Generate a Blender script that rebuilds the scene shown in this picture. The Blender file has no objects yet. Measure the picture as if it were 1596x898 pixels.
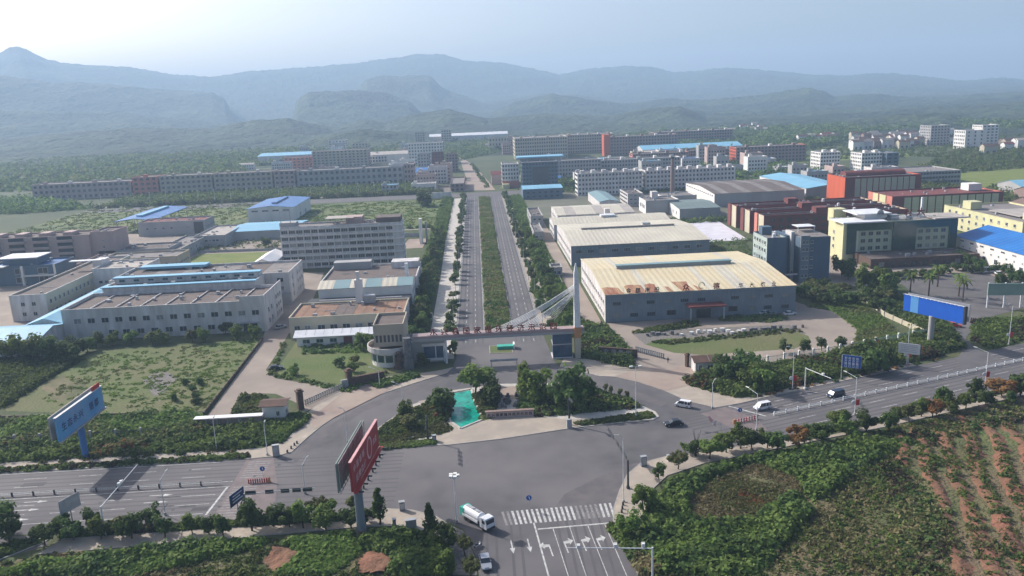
import bpy, bmesh, math, random
import numpy as np
from mathutils import Vector, Matrix
random.seed(7); rng = np.random.default_rng(7)
R = math.radians; SC = bpy.context.scene; COL = SC.collection

# ---------------------------------------------------------------- camera
CF, CA, CT, CH, CZ = 1240., R(2.4), R(13.43), R(2.14), 78.
cam = bpy.data.cameras.new('camera'); camo = bpy.data.objects.new('camera', cam); COL.objects.link(camo)
cam.sensor_width = 36; cam.lens = 36 * CF / 1596; cam.clip_start = 1; cam.clip_end = 60000
fwd = Vector((math.sin(CH) * math.cos(CT), math.cos(CH) * math.cos(CT), -math.sin(CT)))
rt0 = Vector((math.cos(CH), -math.sin(CH), 0)); up0 = rt0.cross(fwd)
# image x axis = right rotated so that the horizon climbs to the right
rt = rt0 * math.cos(CA) - up0 * math.sin(CA); up = up0 * math.cos(CA) + rt0 * math.sin(CA)
camo.matrix_world = Matrix(((rt.x, up.x, -fwd.x, 0), (rt.y, up.y, -fwd.y, 0), (rt.z, up.z, -fwd.z, CZ), (0, 0, 0, 1)))
SC.camera = camo

def ray(px, py):
    dx, dy = px - 798., py - 449.
    xr = dx * math.cos(CA) - dy * math.sin(CA); yr = dx * math.sin(CA) + dy * math.cos(CA)
    f = CF * math.cos(CT) - yr * math.sin(CT); u = -CF * math.sin(CT) - yr * math.cos(CT)
    return (xr * math.cos(CH) + f * math.sin(CH), -xr * math.sin(CH) + f * math.cos(CH), u)
def G(px, py, z=0.):
    r = ray(px, py); t = (z - CZ) / r[2]; return (r[0] * t, r[1] * t)
def GP(*pts): return [G(*p) for p in pts]

# ---------------------------------------------------------------- world, sun, exposure
SUN_AZ, SUN_EL = R(-53), R(34)
w = bpy.data.worlds.new('World'); SC.world = w; w.use_nodes = True
nt = w.node_tree; nt.nodes.clear()
sky = nt.nodes.new('ShaderNodeTexSky'); sky.sky_type = 'NISHITA'; sky.sun_disc = False
sky.sun_elevation = SUN_EL; sky.sun_rotation = SUN_AZ; sky.altitude = 100; sky.air_density = .75; sky.dust_density = 3.6; sky.ozone_density = 1.0
bg = nt.nodes.new('ShaderNodeBackground'); bg.inputs[1].default_value = 0.115
wo = nt.nodes.new('ShaderNodeOutputWorld'); nt.links.new(sky.outputs[0], bg.inputs[0]); nt.links.new(bg.outputs[0], wo.inputs[0])
sun = bpy.data.lights.new('sun', 'SUN'); suno = bpy.data.objects.new('sun', sun); COL.objects.link(suno)
sun.energy = 3.7; sun.angle = R(0.5); sun.color = (1, 0.95, 0.9)
sd = Vector((math.sin(SUN_AZ) * math.cos(SUN_EL), math.cos(SUN_AZ) * math.cos(SUN_EL), math.sin(SUN_EL)))
suno.rotation_euler = (-sd).to_track_quat('-Z', 'Y').to_euler()
vs = SC.view_settings; vs.view_transform = 'Standard'; vs.look = 'None'; vs.gamma = 1; vs.exposure = 0.72
SC.cycles.volume_bounces = 1; SC.cycles.max_bounces = 5; SC.cycles.diffuse_bounces = 2; SC.cycles.use_denoising = True
SC.cycles.glossy_bounces = 2; SC.cycles.transmission_bounces = 2; SC.cycles.transparent_max_bounces = 4

# ---------------------------------------------------------------- materials
MT = {}
def mat(name, c, c2=None, sc=.3, rough=.85, bump=0, bsc=2., metal=0., spec=.3, c3=None, sc3=.03, detail=4, stretch=None, bands=None, leaf=False):
    m = bpy.data.materials.new(name); m.use_nodes = True; n = m.node_tree.nodes; l = m.node_tree.links
    b = n['Principled BSDF']; b.inputs['Roughness'].default_value = rough; b.inputs['Metallic'].default_value = metal
    b.inputs['Specular IOR Level'].default_value = spec
    geo = n.new('ShaderNodeNewGeometry'); vec = geo.outputs['Position']
    if stretch:
        mp = n.new('ShaderNodeMapping'); mp.inputs['Scale'].default_value = stretch; l.new(vec, mp.inputs[0]); vec = mp.outputs[0]
    def noise(s, det=detail):
        t = n.new('ShaderNodeTexNoise'); t.inputs['Scale'].default_value = s; t.inputs['Detail'].default_value = det; l.new(vec, t.inputs['Vector'])
        r = n.new('ShaderNodeMapRange'); r.inputs[1].default_value = .35; r.inputs[2].default_value = .65; l.new(t.outputs['Fac'], r.inputs[0]); return r.outputs[0]
    def mix(f, a, bb):
        x = n.new('ShaderNodeMix'); x.data_type = 'RGBA'
        l.new(f, x.inputs[0]) if not isinstance(f, float) else setattr(x.inputs[0], 'default_value', f)
        for i, v in ((6, a), (7, bb)):
            if isinstance(v, tuple): x.inputs[i].default_value = v + (1,)
            else: l.new(v, x.inputs[i])
        return x.outputs[2]
    c2 = c2 or tuple(v * .8 for v in c)
    out = mix(noise(sc), c, c2)
    if c3: out = mix(noise(sc3, 3), out, c3)
    if leaf:
        oi = n.new('ShaderNodeObjectInfo'); h = n.new('ShaderNodeHueSaturation'); l.new(out, h.inputs['Color'])
        r = n.new('ShaderNodeMapRange'); r.inputs[3].default_value = .7; r.inputs[4].default_value = 1.35; l.new(oi.outputs['Random'], r.inputs[0]); l.new(r.outputs[0], h.inputs['Value'])
        r2 = n.new('ShaderNodeMapRange'); r2.inputs[3].default_value = .485; r2.inputs[4].default_value = .515; l.new(oi.outputs['Random'], r2.inputs[0]); l.new(r2.outputs[0], h.inputs['Hue']); out = h.outputs[0]
        tr = n.new('ShaderNodeBsdfTranslucent'); l.new(out, tr.inputs[0]); ms_ = n.new('ShaderNodeMixShader'); ms_.inputs[0].default_value = .42
        l.new(b.outputs[0], ms_.inputs[1]); l.new(tr.outputs[0], ms_.inputs[2]); l.new(ms_.outputs[0], n['Material Output'].inputs[0])
    if bands:   # (axis, period, depth)
        sp = n.new('ShaderNodeSeparateXYZ'); l.new(geo.outputs['Position'], sp.inputs[0])
        mu = n.new('ShaderNodeMath'); mu.operation = 'MULTIPLY'; mu.inputs[1].default_value = 2 * math.pi / bands[1]; l.new(sp.outputs[bands[0]], mu.inputs[0])
        si = n.new('ShaderNodeMath'); si.operation = 'SINE'; l.new(mu.outputs[0], si.inputs[0])
        bp = n.new('ShaderNodeBump'); bp.inputs['Strength'].default_value = .6; bp.inputs['Distance'].default_value = bands[2]; l.new(si.outputs[0], bp.inputs['Height']); l.new(bp.outputs[0], b.inputs['Normal'])
    if bump:
        bp = n.new('ShaderNodeBump'); bp.inputs['Strength'].default_value = 1; bp.inputs['Distance'].default_value = bump; l.new(noise(bsc, 6), bp.inputs['Height']); l.new(bp.outputs[0], b.inputs['Normal'])
    l.new(out, b.inputs['Base Color']); MT[name] = m; return m
mat('asphalt', (.11, .105, .111), (.08, .076, .082), .2, .88, .012, 9, c3=(.145, .136, .136), sc3=.04, detail=8)
mat('asphalt_patch', (.075, .072, .078), (.06, .058, .064), .6, .9, .01, 9)
mat('tyre_wear', (.095, .09, .095), (.087, .083, .088), .5, .85)
mat('sand_dust', (.13, .118, .118), (.1, .094, .1), .3, .95)
mat('dust_edge', (.2, .175, .155), (.13, .12, .115), .5, .95)
mat('glass_pale', (.16, .17, .18), (.24, .24, .23), .7, .3, spec=.5)
mat('asphalt_side', (.13, .12, .12), (.105, .098, .1), .2, .9, .01, 8)
mat('road_paint', (.55, .55, .52), (.3, .3, .3), 1.2, .7)
mat('paint_worn', (.26, .25, .245), (.16, .155, .15), 1.5, .8)
mat('kerb_stone', (.36, .34, .31), (.28, .26, .24), .8)
mat('paving', (.42, .36, .29), (.34, .29, .235), .5, .85, .01, 3, c3=(.3, .26, .22), sc3=.12)
mat('paving_pale', (.5, .47, .42), (.4, .37, .33), .4, .85, .01, 3)
mat('brick_paving', (.29, .215, .18), (.24, .185, .16), .4, .9, .01, 3, c3=(.33, .27, .22), sc3=.08)
mat('yard_concrete', (.33, .275, .225), (.27, .225, .19), .15, .9, .01, 2, c3=(.24, .2, .17), sc3=.05)
mat('ground_grass', (.06, .085, .028), (.1, .1, .045), .08, .95, .15, .6, c3=(.05, .07, .028), sc3=.015)
mat('lawn', (.08, .12, .03), (.105, .135, .042), .12, .95, .1, 1.5, c3=(.13, .13, .058), sc3=.03, detail=8)
mat('lawn_bright', (.13, .17, .03), (.17, .19, .05), .1, .95, .1, 1.5)
mat('weeds', (.07, .11, .03), (.12, .125, .05), .18, .95, .2, 1.5, c3=(.15, .11, .065), sc3=.04)
mat('red_soil', (.26, .115, .07), (.17, .08, .05), .5, .95, .12, 1.2, c3=(.15, .085, .05), sc3=.1)
mat('dry_soil', (.19, .15, .09), (.13, .13, .06), .3, .95, .12, 1.2, c3=(.07, .085, .03), sc3=.09)
mat('brown_slope', (.13, .085, .06), (.09, .07, .05), .5, .95, .12, 1.4, c3=(.08, .08, .04), sc3=.15)  # brown earth, darkened so the slope's shade is in the colour
mat('crossing_pink', (.19, .155, .15), (.15, .125, .125), .5, .9)
mat('district_ground', (.2, .18, .16), (.12, .115, .1), .03, .95, c3=(.08, .1, .045), sc3=.012)
mat('meadow_green', (.12, .16, .045), (.165, .165, .065), .05, .95, .1, .8, c3=(.075, .11, .035), sc3=.03, detail=8)
mat('gravel', (.22, .2, .18), (.13, .12, .11), 1.5, .95, .08, 3)
mat('pond_water', (.005, .3, .22), (.01, .16, .12), .35, .07, .04, .9, spec=.6, c3=(.0, .36, .26), sc3=.6)
LEAF = {}
for k, a, b_ in (('a', (.1, .16, .036), (.155, .2, .055)), ('dark', (.058, .104, .03), (.1, .145, .042)), ('lime', (.1, .165, .032), (.15, .2, .05)),
                 ('rust', (.24, .1, .04), (.16, .1, .04)), ('olive', (.11, .135, .045), (.16, .165, .065)), ('dry', (.25, .21, .11), (.19, .17, .08)), ('purple', (.06, .035, .03), (.045, .05, .022))):
    LEAF[k] = mat('leaf_' + k, a, b_, .9, .75, leaf=True, spec=.15)
mat('bark', (.09, .065, .045), (.06, .045, .035), 3)
mat('forest', (.022, .045, .022), (.06, .085, .036), .012, .95, 6.0, .05, c3=(.015, .03, .016), sc3=.004, detail=9)
mat('field_far', (.11, .15, .04), (.08, .11, .035), .02, .95)
mat('white_wall', (.66, .64, .63), (.58, .56, .55), .12, .85, c3=(.46, .43, .41), sc3=.5, stretch=(1, 1, .16))
mat('white_clean', (.72, .7, .67), (.62, .6, .57), .2, .8, stretch=(1, 1, .16))
mat('cream_wall', (.5, .45, .33), (.42, .38, .29), .15, stretch=(1, 1, .16))
mat('pink_wall', (.44, .33, .3), (.37, .28, .26), .12, stretch=(1, 1, .16))
mat('grey_wall', (.38, .37, .36), (.31, .31, .31), .12, stretch=(1, 1, .16))
mat('bluegrey_wall', (.2, .235, .265), (.16, .19, .22), .15, bands=(0, .9, .04))
mat('dark_blue_wall', (.1, .15, .2), (.08, .12, .17), .15, stretch=(1, 1, .16))
mat('palegreen_wall', (.36, .42, .4), (.3, .35, .33), .2, stretch=(1, 1, .16))
mat('olive_wall', (.45, .48, .33), (.38, .41, .29), .2, stretch=(1, 1, .16))
mat('yellow_wall', (.6, .57, .34), (.52, .5, .3), .2, stretch=(1, 1, .16))
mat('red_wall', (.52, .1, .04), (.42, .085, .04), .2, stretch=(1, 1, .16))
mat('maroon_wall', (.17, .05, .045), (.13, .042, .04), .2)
mat('salmon_wall', (.55, .2, .15), (.46, .17, .13), .2, stretch=(1, 1, .16))
mat('brown_wall', (.27, .19, .165), (.22, .16, .14), .15, stretch=(1, 1, .16))
mat('stone_brown', (.12, .075, .055), (.08, .055, .045), 1.2, .9, .06, 2)
mat('beige_wall', (.46, .4, .31), (.38, .33, .26), .15, stretch=(1, 1, .16))
mat('roof_yellow', (.62, .55, .38), (.55, .48, .33), .1, .6, c3=(.58, .48, .3), sc3=.03, bands=(0, 2.1, .05))
mat('roof_cream', (.58, .54, .43), (.52, .48, .38), .08, .6, c3=(.48, .44, .36), sc3=.04, bands=(0, 2.1, .05))
mat('roof_rust', (.27, .1, .06), (.42, .27, .15), .4, .8, stretch=(1.5, .35, 1), bands=(0, .7, .05))
mat('roof_brown', (.15, .118, .105), (.11, .092, .085), .25, .9, .02, 2)
mat('roof_orange', (.27, .155, .1), (.19, .12, .085), .3, .9, .02, 2)
mat('roof_grey', (.24, .215, .2), (.17, .155, .15), .3, .9, .02, 2)
mat('roof_pale', (.42, .38, .34), (.34, .31, .28), .2, .9)
mat('roof_blue', (.06, .19, .45), (.05, .15, .36), .1, .45, bands=(0, .8, .05))
mat('roof_lightblue', (.22, .47, .62), (.17, .4, .55), .1, .4)
mat('roof_blue_vivid', (.015, .17, .5), (.012, .13, .42), .1, .45)
mat('roof_teal', (.22, .33, .34), (.18, .28, .3), .1, .5)
mat('roof_maroon', (.2, .055, .05), (.13, .045, .042), .3, .8)
mat('roof_white', (.75, .75, .76), (.62, .63, .65), .2, .5)
mat('roof_green', (.17, .22, .2), (.14, .18, .17), .1, .5)
mat('tile_brown', (.13, .075, .055), (.09, .055, .045), .5)
mat('glass_dark', (.025, .032, .04), (.04, .05, .06), .5, .25, spec=.5)
mat('glass_green', (.015, .05, .045), (.025, .07, .06), .4, .15, spec=.6)
mat('glass_blue', (.02, .06, .12), (.03, .09, .17), .4, .15, spec=.6)
mat('frame_white', (.6, .6, .6), (.5, .5, .5), 2)
mat('metal_grey', (.42, .43, .44), (.33, .34, .35), 1, .5, metal=.3)
mat('metal_dark', (.05, .055, .06), (.035, .04, .045), 1, .6)
mat('metal_white', (.7, .71, .72), (.58, .59, .6), 1.5, .45)
mat('billboard_blue', (.004, .1, .52), (.004, .09, .47), .3, .6)
mat('billboard_lightblue', (.1, .3, .62), (.09, .27, .58), .3, .6)
mat('billboard_sky', (.1, .33, .56), (.07, .24, .48), .15, .6, c3=(.22, .34, .52), sc3=.12)
mat('board_green', (.24, .32, .27), (.19, .27, .23), .2, .6)
mat('billboard_red', (.36, .025, .03), (.3, .02, .025), .3, .6)
mat('billboard_pink', (.62, .35, .34), (.55, .3, .3), .5, .6)
mat('sign_blue', (.01, .09, .36), (.01, .07, .3), .5, .5)
mat('sign_navy', (.02, .05, .16), (.02, .04, .13), .5, .5)
mat('gate_pink', (.36, .265, .255), (.3, .225, .22), .3, .7)
mat('letter_red', (.2, .015, .012), (.15, .012, .01), 1, .6)
mat('letter_dark', (.03, .03, .035), (.02, .02, .025), 1, .6)
mat('orange_paint', (.5, .22, .08), (.4, .2, .09), .8, .6)
mat('red_paint', (.5, .03, .025), (.42, .03, .02), 1, .5)
mat('car_black', (.012, .014, .02), (.02, .022, .03), 1, .25, spec=.6)
mat('car_white', (.7, .71, .73), (.62, .63, .66), 1, .3, spec=.5)
mat('car_silver', (.4, .42, .45), (.34, .36, .4), 1, .3, metal=.4, spec=.5)
mat('car_red', (.5, .05, .05), (.4, .04, .04), 1, .3, spec=.5)
mat('car_navy', (.02, .035, .08), (.015, .03, .06), 1, .3, spec=.5)
mat('tank_green', (.05, .4, .3), (.04, .33, .25), 1, .5)
mat('tyre', (.02, .02, .02), (.03, .03, .03), 2, .9)
mat('lamp_glass', (.75, .75, .7), (.65, .65, .6), 2, .3)
mat('dark_cloth', (.04, .04, .06), (.03, .03, .04), 2)
mat('skin', (.35, .22, .16), (.3, .2, .15), 2)
mat('tarp_white', (.66, .64, .68), (.54, .52, .57), .15, .6, .05, .4)
mat('rock', (.2, .2, .2), (.12, .12, .13), 1, .9, .1, 2)

# ---------------------------------------------------------------- mesh helpers
class MB:
    def __init__(s): s.v = []; s.f = []; s.m = []
    def quad(s, pts, m=0):
        i = len(s.v); s.v += [tuple(p) for p in pts]; s.f.append(tuple(range(i, i + len(pts)))); s.m.append(m); return s
    def box(s, x0, x1, y0, y1, z0, z1, m=0, mt=None, bottom=True):
        i = len(s.v); s.v += [(x0, y0, z0), (x1, y0, z0), (x1, y1, z0), (x0, y1, z0), (x0, y0, z1), (x1, y0, z1), (x1, y1, z1), (x0, y1, z1)]
        fs = [(0, 1, 5, 4), (1, 2, 6, 5), (2, 3, 7, 6), (3, 0, 4, 7), (4, 5, 6, 7)] + ([(3, 2, 1, 0)] if bottom else [])
        for k, q in enumerate(fs): s.f.append(tuple(i + a for a in q)); s.m.append(mt if (mt is not None and k == 4) else m)
        return s
    def prism(s, poly, z0, z1, m=0, mt=None):
        n = len(poly); i = len(s.v); s.v += [(p[0], p[1], z0) for p in poly] + [(p[0], p[1], z1) for p in poly]
        for k in range(n): j = (k + 1) % n; s.f.append((i + k, i + j, i + n + j, i + n + k)); s.m.append(m)
        s.f.append(tuple(i + n + k for k in range(n))); s.m.append(m if mt is None else mt); s.f.append(tuple(i + k for k in reversed(range(n)))); s.m.append(m); return s
    def extr(s, prof, y0, y1, m=0):    # profile in x,z extruded along y
        n = len(prof); i = len(s.v); s.v += [(p[0], y0, p[1]) for p in prof] + [(p[0], y1, p[1]) for p in prof]
        for k in range(n): j = (k + 1) % n; s.f.append((i + k, i + j, i + n + j, i + n + k)); s.m.append(m)
        s.f.append(tuple(i + n + k for k in reversed(range(n)))); s.m.append(m); s.f.append(tuple(i + k for k in range(n))); s.m.append(m); return s
    def tube(s, p0, p1, r0, r1=None, n=8, m=0, cap=True):
        r1 = r0 if r1 is None else r1; p0 = Vector(p0); p1 = Vector(p1); d = (p1 - p0).normalized()
        a = d.orthogonal().normalized(); b = d.cross(a); i = len(s.v)
        for p, r in ((p0, r0), (p1, r1)):
            for k in range(n): t = 2 * math.pi * k / n; s.v.append(tuple(p + a * (r * math.cos(t)) + b * (r * math.sin(t))))
        for k in range(n): j = (k + 1) % n; s.f.append((i + k, i + j, i + n + j, i + n + k)); s.m.append(m)
        if cap: s.f.append(tuple(i + n + k for k in range(n))); s.m.append(m); s.f.append(tuple(i + k for k in reversed(range(n)))); s.m.append(m)
        return s
    def mesh(s, name, mats, smooth=False):
        me = bpy.data.meshes.new(name); me.from_pydata(s.v, [], s.f); me.polygons.foreach_set('material_index', s.m)
        for x in (mats if isinstance(mats, (list, tuple)) else [mats]): me.materials.append(MT[x] if isinstance(x, str) else x)
        bm = bmesh.new(); bm.from_mesh(me); bmesh.ops.recalc_face_normals(bm, faces=bm.faces)
        big = [f for f in bm.faces if len(f.verts) > 5]
        if big: bmesh.ops.triangulate(bm, faces=big)
        bm.to_mesh(me); bm.free()
        if smooth: me.polygons.foreach_set('use_smooth', [True] * len(me.polygons))
        return me
    def build(s, name, mats, parent=None, loc=None, kind=None, smooth=False):
        return link(name, s.mesh(name, mats, smooth), parent, loc, kind)
def link(name, me, parent=None, loc=None, kind=None):
    o = bpy.data.objects.new(name, me); COL.objects.link(o)
    if parent: o.parent = parent
    if loc is not None: o.location = loc
    if kind: o['kind'] = kind
    return o
def tag(o, label, cat=None, group=None, kind=None):
    o['label'] = label
    if cat: o['category'] = cat
    if group: o['group'] = group
    if kind: o['kind'] = kind
    return o
def thing(name, label, cat, loc=(0, 0, 0), rz=0, group=None):
    o = bpy.data.objects.new(name, None); COL.objects.link(o); o.location = loc; o.rotation_euler = (0, 0, rz); o.empty_display_size = .5
    return tag(o, label, cat, group)
def copy_tree(o, loc=None, rz=None, label=None, sc=None, parent=None, group=None):
    c = o.copy(); COL.objects.link(c)
    if parent: c.parent = parent
    if loc is not None: c.location = loc
    if rz is not None: c.rotation_euler = (0, 0, rz)
    if sc is not None: c.scale = sc if isinstance(sc, tuple) else (sc,) * 3
    if label: c['label'] = label
    if group: c['group'] = group
    for ch in o.children: copy_tree(ch, parent=c)
    return c
def struct(name, mb, mats, kind='structure', label=None):
    o = mb.build(name, mats); o['kind'] = kind
    if label: o['label'] = label
    return o
def sheet(name, pts, z, m, label=None, kind='structure', z0=None):
    mb = MB()
    if z0 is None: mb.quad([(p[0], p[1], z) for p in pts])
    else: mb.prism(pts, z0, z)
    o = struct(name, mb, m, kind, label)
    if z0 is None:
        for f in o.data.polygons: pass
        me = o.data
        if sum(p.normal.z * p.area for p in me.polygons) < 0: me.flip_normals()
    return o
def area(poly): return sum(poly[i][0] * poly[(i + 1) % len(poly)][1] - poly[(i + 1) % len(poly)][0] * poly[i][1] for i in range(len(poly))) / 2
def offset(poly, d):   # inward offset
    n = len(poly); sg = 1 if area(poly) > 0 else -1; out = []
    for i in range(n):
        p0, p, p1 = [Vector(poly[(i + k) % n][:2]) for k in (-1, 0, 1)]
        a = (p - p0).normalized(); b = (p1 - p).normalized(); na = Vector((-a.y, a.x)) * sg; nb = Vector((-b.y, b.x)) * sg
        m = (na + nb); m = m / max(.5, m.length_squared) * 2 if m.length > .01 else na
        out.append(tuple(p + m * d))
    return out
def raised(name, pts, m, h=.14, kerb=.25, label=None):
    inner = offset(pts, kerb); mb = MB(); n = len(pts)
    for k in range(n):
        j = (k + 1) % n
        mb.quad([(*pts[k], 0), (*pts[j], 0), (*pts[j], h), (*pts[k], h)]); mb.quad([(*pts[k], h), (*pts[j], h), (*inner[j], h), (*inner[k], h)])
        mb.quad([(*inner[k], h), (*inner[j], h), (*inner[j], h - .05), (*inner[k], h - .05)])
    o = sheet(name, inner, h - .02, m, label); k = mb.build('kerb', 'kerb_stone', o); return o
def inpoly(x, y, poly):
    r = np.zeros(x.shape, bool); n = len(poly)
    for i in range(n):
        x0, y0 = poly[i][:2]; x1, y1 = poly[(i + 1) % n][:2]
        if y0 == y1: continue
        c = ((y0 > y) != (y1 > y)) & (x < (x1 - x0) * (y - y0) / (y1 - y0) + x0); r ^= c
    return r
def npmesh(name, verts, nq, mats, midx=None, k=4):
    me = bpy.data.meshes.new(name); nf = len(verts) // k
    me.vertices.add(len(verts)); me.vertices.foreach_set('co', verts.astype(np.float32).ravel())
    me.loops.add(nf * k); me.loops.foreach_set('vertex_index', np.arange(nf * k, dtype=np.int32))
    me.polygons.add(nf); me.polygons.foreach_set('loop_start', np.arange(0, nf * k, k, dtype=np.int32))
    if midx is not None: me.polygons.foreach_set('material_index', midx.astype(np.int32))
    for x in (mats if isinstance(mats, (list, tuple)) else [mats]): me.materials.append(MT[x] if isinstance(x, str) else x)
    me.update(calc_edges=True); return me
def leaves(cent, nrm, size):
    """one quad per leaf, centre, outward normal, size"""
    n = len(cent); nv = nrm + rng.normal(0, .45, (n, 3)); nv /= np.linalg.norm(nv, axis=1)[:, None] + 1e-9
    a = np.cross(nv, rng.normal(0, 1, (n, 3))); a /= np.linalg.norm(a, axis=1)[:, None] + 1e-9; b = np.cross(nv, a)
    s = size[:, None]; asp = rng.uniform(.55, 1, (n, 1))
    return np.stack([cent - a * s - b * s * asp * .4, cent + a * s * .3 - b * s * asp, cent + a * s + b * s * asp * .3, cent - a * s * .4 + b * s * asp], 1).reshape(-1, 3)

# crowns: leaf clumps over several uneven lobes ------------------------------------------------
def crown(name, kind, nl=16, per=75, ls=.34, seed=0, m='a'):
    global rng
    old = rng; rng = np.random.default_rng(100 + seed); C = []; N = []
    for i in range(nl):
        if kind == 'round': d = rng.normal(0, 1, 3); d /= np.linalg.norm(d); r = rng.uniform(.25, .86); c = d * r * np.array([1, rng.uniform(.8, 1.15), .82]); rad = rng.uniform(.18, .46)
        elif kind == 'flat': d = rng.normal(0, 1, 3); d /= np.linalg.norm(d); c = d * rng.uniform(.3, .85) * np.array([1.05, 1.05, .55]); rad = rng.uniform(.22, .38)
        else: t = (i + .5) / nl; c = np.array([0, 0, -1 + 2 * t]); wv = (1 - t) ** .7 * .75; a = rng.uniform(0, 6.28); c[0] = math.cos(a) * wv * rng.uniform(.3, .8); c[1] = math.sin(a) * wv * rng.uniform(.3, .8); rad = .2 + .25 * (1 - t)
        p = rng.normal(0, 1, (per, 3)); p /= np.linalg.norm(p, axis=1)[:, None]; rr = rng.uniform(.55, 1.08, (per, 1))
        C.append(c + p * rad * rr); N.append(p)
    C = np.concatenate(C); N = np.concatenate(N); N[:, 2] += .35
    v = leaves(C, N, rng.uniform(.6, 1.25, len(C)) * ls * .3); rng = old
    return npmesh(name, v, 4, LEAF[m] if isinstance(m, str) else m)
CR = {}
for key, kind, m in (('round', 'round', 'a'), ('dark', 'round', 'dark'), ('lime', 'round', 'lime'), ('rust', 'round', 'rust'), ('olive', 'flat', 'olive'), ('cone', 'cone', 'dark')):
    CR[key] = [crown('crown', kind, 17, 80, .36, s + len(CR) * 10, m) for s in range(5 if key != 'rust' else 2)]
TRN = []
for s in range(2):
    mb = MB(); lean = .06 * (1 if s else -1)
    mb.tube((0, 0, 0), (lean, .02, .5), .035, .024, 6); mb.tube((lean, .02, .5), (lean * 1.5, 0, .8), .024, .008, 5)
    for a in range(4): t = a * 1.6 + s; mb.tube((lean, .02, .4 + .06 * a), (lean + .22 * math.cos(t), .22 * math.sin(t), .66 + .05 * a), .013, .004, 4)
    TRN.append(mb.mesh('trunk', 'bark'))
TREES = []
CNT = {}
def ordinal(n): return {1: 'first', 2: 'second', 3: 'third'}.get(n, '%d%s' % (n, 'th' if n % 100 in (11, 12, 13) else {1: 'st', 2: 'nd', 3: 'rd'}.get(n % 10, 'th')))
def nth(key): CNT[key] = CNT.get(key, 0) + 1; return ordinal(CNT[key])
def tree(x, y, h, wd, kind='round', label='round green tree', group=None, z=0, trunk=None, name='street_tree', cat='tree'):
    t = thing(name, label, cat, (x, y, z), random.uniform(0, 6.28), group)
    tr = {'cone': .12, 'bush': .05}.get(kind, .2) if trunk is None else trunk
    o = link('trunk', random.choice(TRN), t); o.scale = (h * .9, h * .9, h)
    c = link('crown', random.choice(CR[kind]), t); hh = h * (1 - tr) / 2; c.location = (0, 0, h - hh); c.scale = (wd / 2 * 1.22, wd / 2 * random.uniform(1.02, 1.32), hh * 1.2)
    c.rotation_euler = (0, 0, random.uniform(0, 6.28)); TREES.append(t); return t
def scatter(name, poly, n, h, r, mats=('a', 'dark', 'olive'), per=12, ls=.28, label=None, wts=None, avoid=None, z=0, cat=None):
    """undergrowth: tufts of leaves in low domes"""
    xs = [p[0] for p in poly]; ys = [p[1] for p in poly]; k = int(n * 3); x = rng.uniform(min(xs), max(xs), k); y = rng.uniform(min(ys), max(ys), k)
    ok = inpoly(x, y, poly)
    if avoid is not None: ok &= ~avoid(x, y)
    x, y = x[ok][:n], y[ok][:n]; n = len(x)
    if not n: return
    hh = rng.uniform(h[0], h[1], n); rr = rng.uniform(r[0], r[1], n)
    cl = .5 + .5 * np.sin(x * .35 + 2 * np.sin(y * .23)) * np.cos(y * .31 + 1.7 * np.sin(x * .17)); hh *= .5 + .8 * cl
    p = rng.normal(0, 1, (n, per, 3)); p /= np.linalg.norm(p, axis=2)[..., None]; p[..., 2] = np.abs(p[..., 2]); q = rng.uniform(.6, 1.05, (n, per, 1))
    c = p * q * np.stack([rr, rr, hh], 1)[:, None, :]; c[..., 0] += x[:, None]; c[..., 1] += y[:, None]; c[..., 2] += z
    s = np.repeat(np.clip(rr * .5, .12, ls * 1.4), per) * rng.uniform(.7, 1.3, n * per)
    v = leaves(c.reshape(-1, 3), p.reshape(-1, 3), s)
    g = (np.sin(x * .21 + 3 * np.cos(y * .11)) + np.cos(y * .27 + 2 * np.sin(x * .13)) + rng.normal(0, .6, n)); g = np.argsort(np.argsort(g)) / n
    wts = wts or [1 / len(mats)] * len(mats); mi = np.searchsorted(np.cumsum(wts) / sum(wts), g).clip(0, len(mats) - 1)
    me = npmesh(name, v, 4, [LEAF[m] for m in mats], np.repeat(mi, per))
    o = link(name, me, kind='stuff')
    if label: o['label'] = label
    return o

# ---------------------------------------------------------------- terrain, roads, pavements
sheet('ground', [(-16000, -300), (16000, -300), (16000, 16000), (-16000, 16000)], 0, 'ground_grass')
D = Vector((.945, .326)); D.normalize(); NN = Vector((-D.y, D.x)); M0 = Vector((67.5, 178))
def RH(s, o): p = M0 + D * s + NN * o; return (p.x, p.y)      # along the right highway: s metres on, o metres left of its median
slipL = GP((395, 715), (430, 712), (455, 705), (480, 682), (502, 664), (520, 652), (555, 630), (602, 612), (655, 595), (697, 582), (706, 573), (711, 560))
slipR = GP((852, 535), (864, 563), (872, 572), (895, 577), (935, 587), (960, 588), (997, 597), (1037, 610), (1075, 627), (1115, 636), (1155, 629), (1196, 619))
SW = GP((587, 797), (600, 793), (642, 795), (680, 805), (722, 825), (742, 868), (747, 898))
SE = GP((995, 898), (955, 815), (956, 793), (965, 765), (977, 740), (997, 723), (1040, 711))
asph = [(-260, 142.5), (-40, 142.5)] + SW + [(-3.5, 60), (32, 60)] + SE + [RH(-8, -12), RH(60, -12), RH(300, -12), RH(300, 10.5)] + slipR[::-1] + [(19.2, 262), (19.2, 664), (-10, 664), (-10, 262)] + slipL[::-1] + [(-54, 171), (-260, 171)]
sheet('road_surface', asph, .02, 'asphalt')
sheet('cross_street', [(-330, 664), (260, 655), (260, 684), (-330, 692)], .024, 'asphalt_side')
sheet('far_avenue', GP((716, 298), (772, 296), (752, 272), (738, 258), (728, 251), (718, 251), (722, 265), (728, 280)), .03, 'brick_paving')
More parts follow.
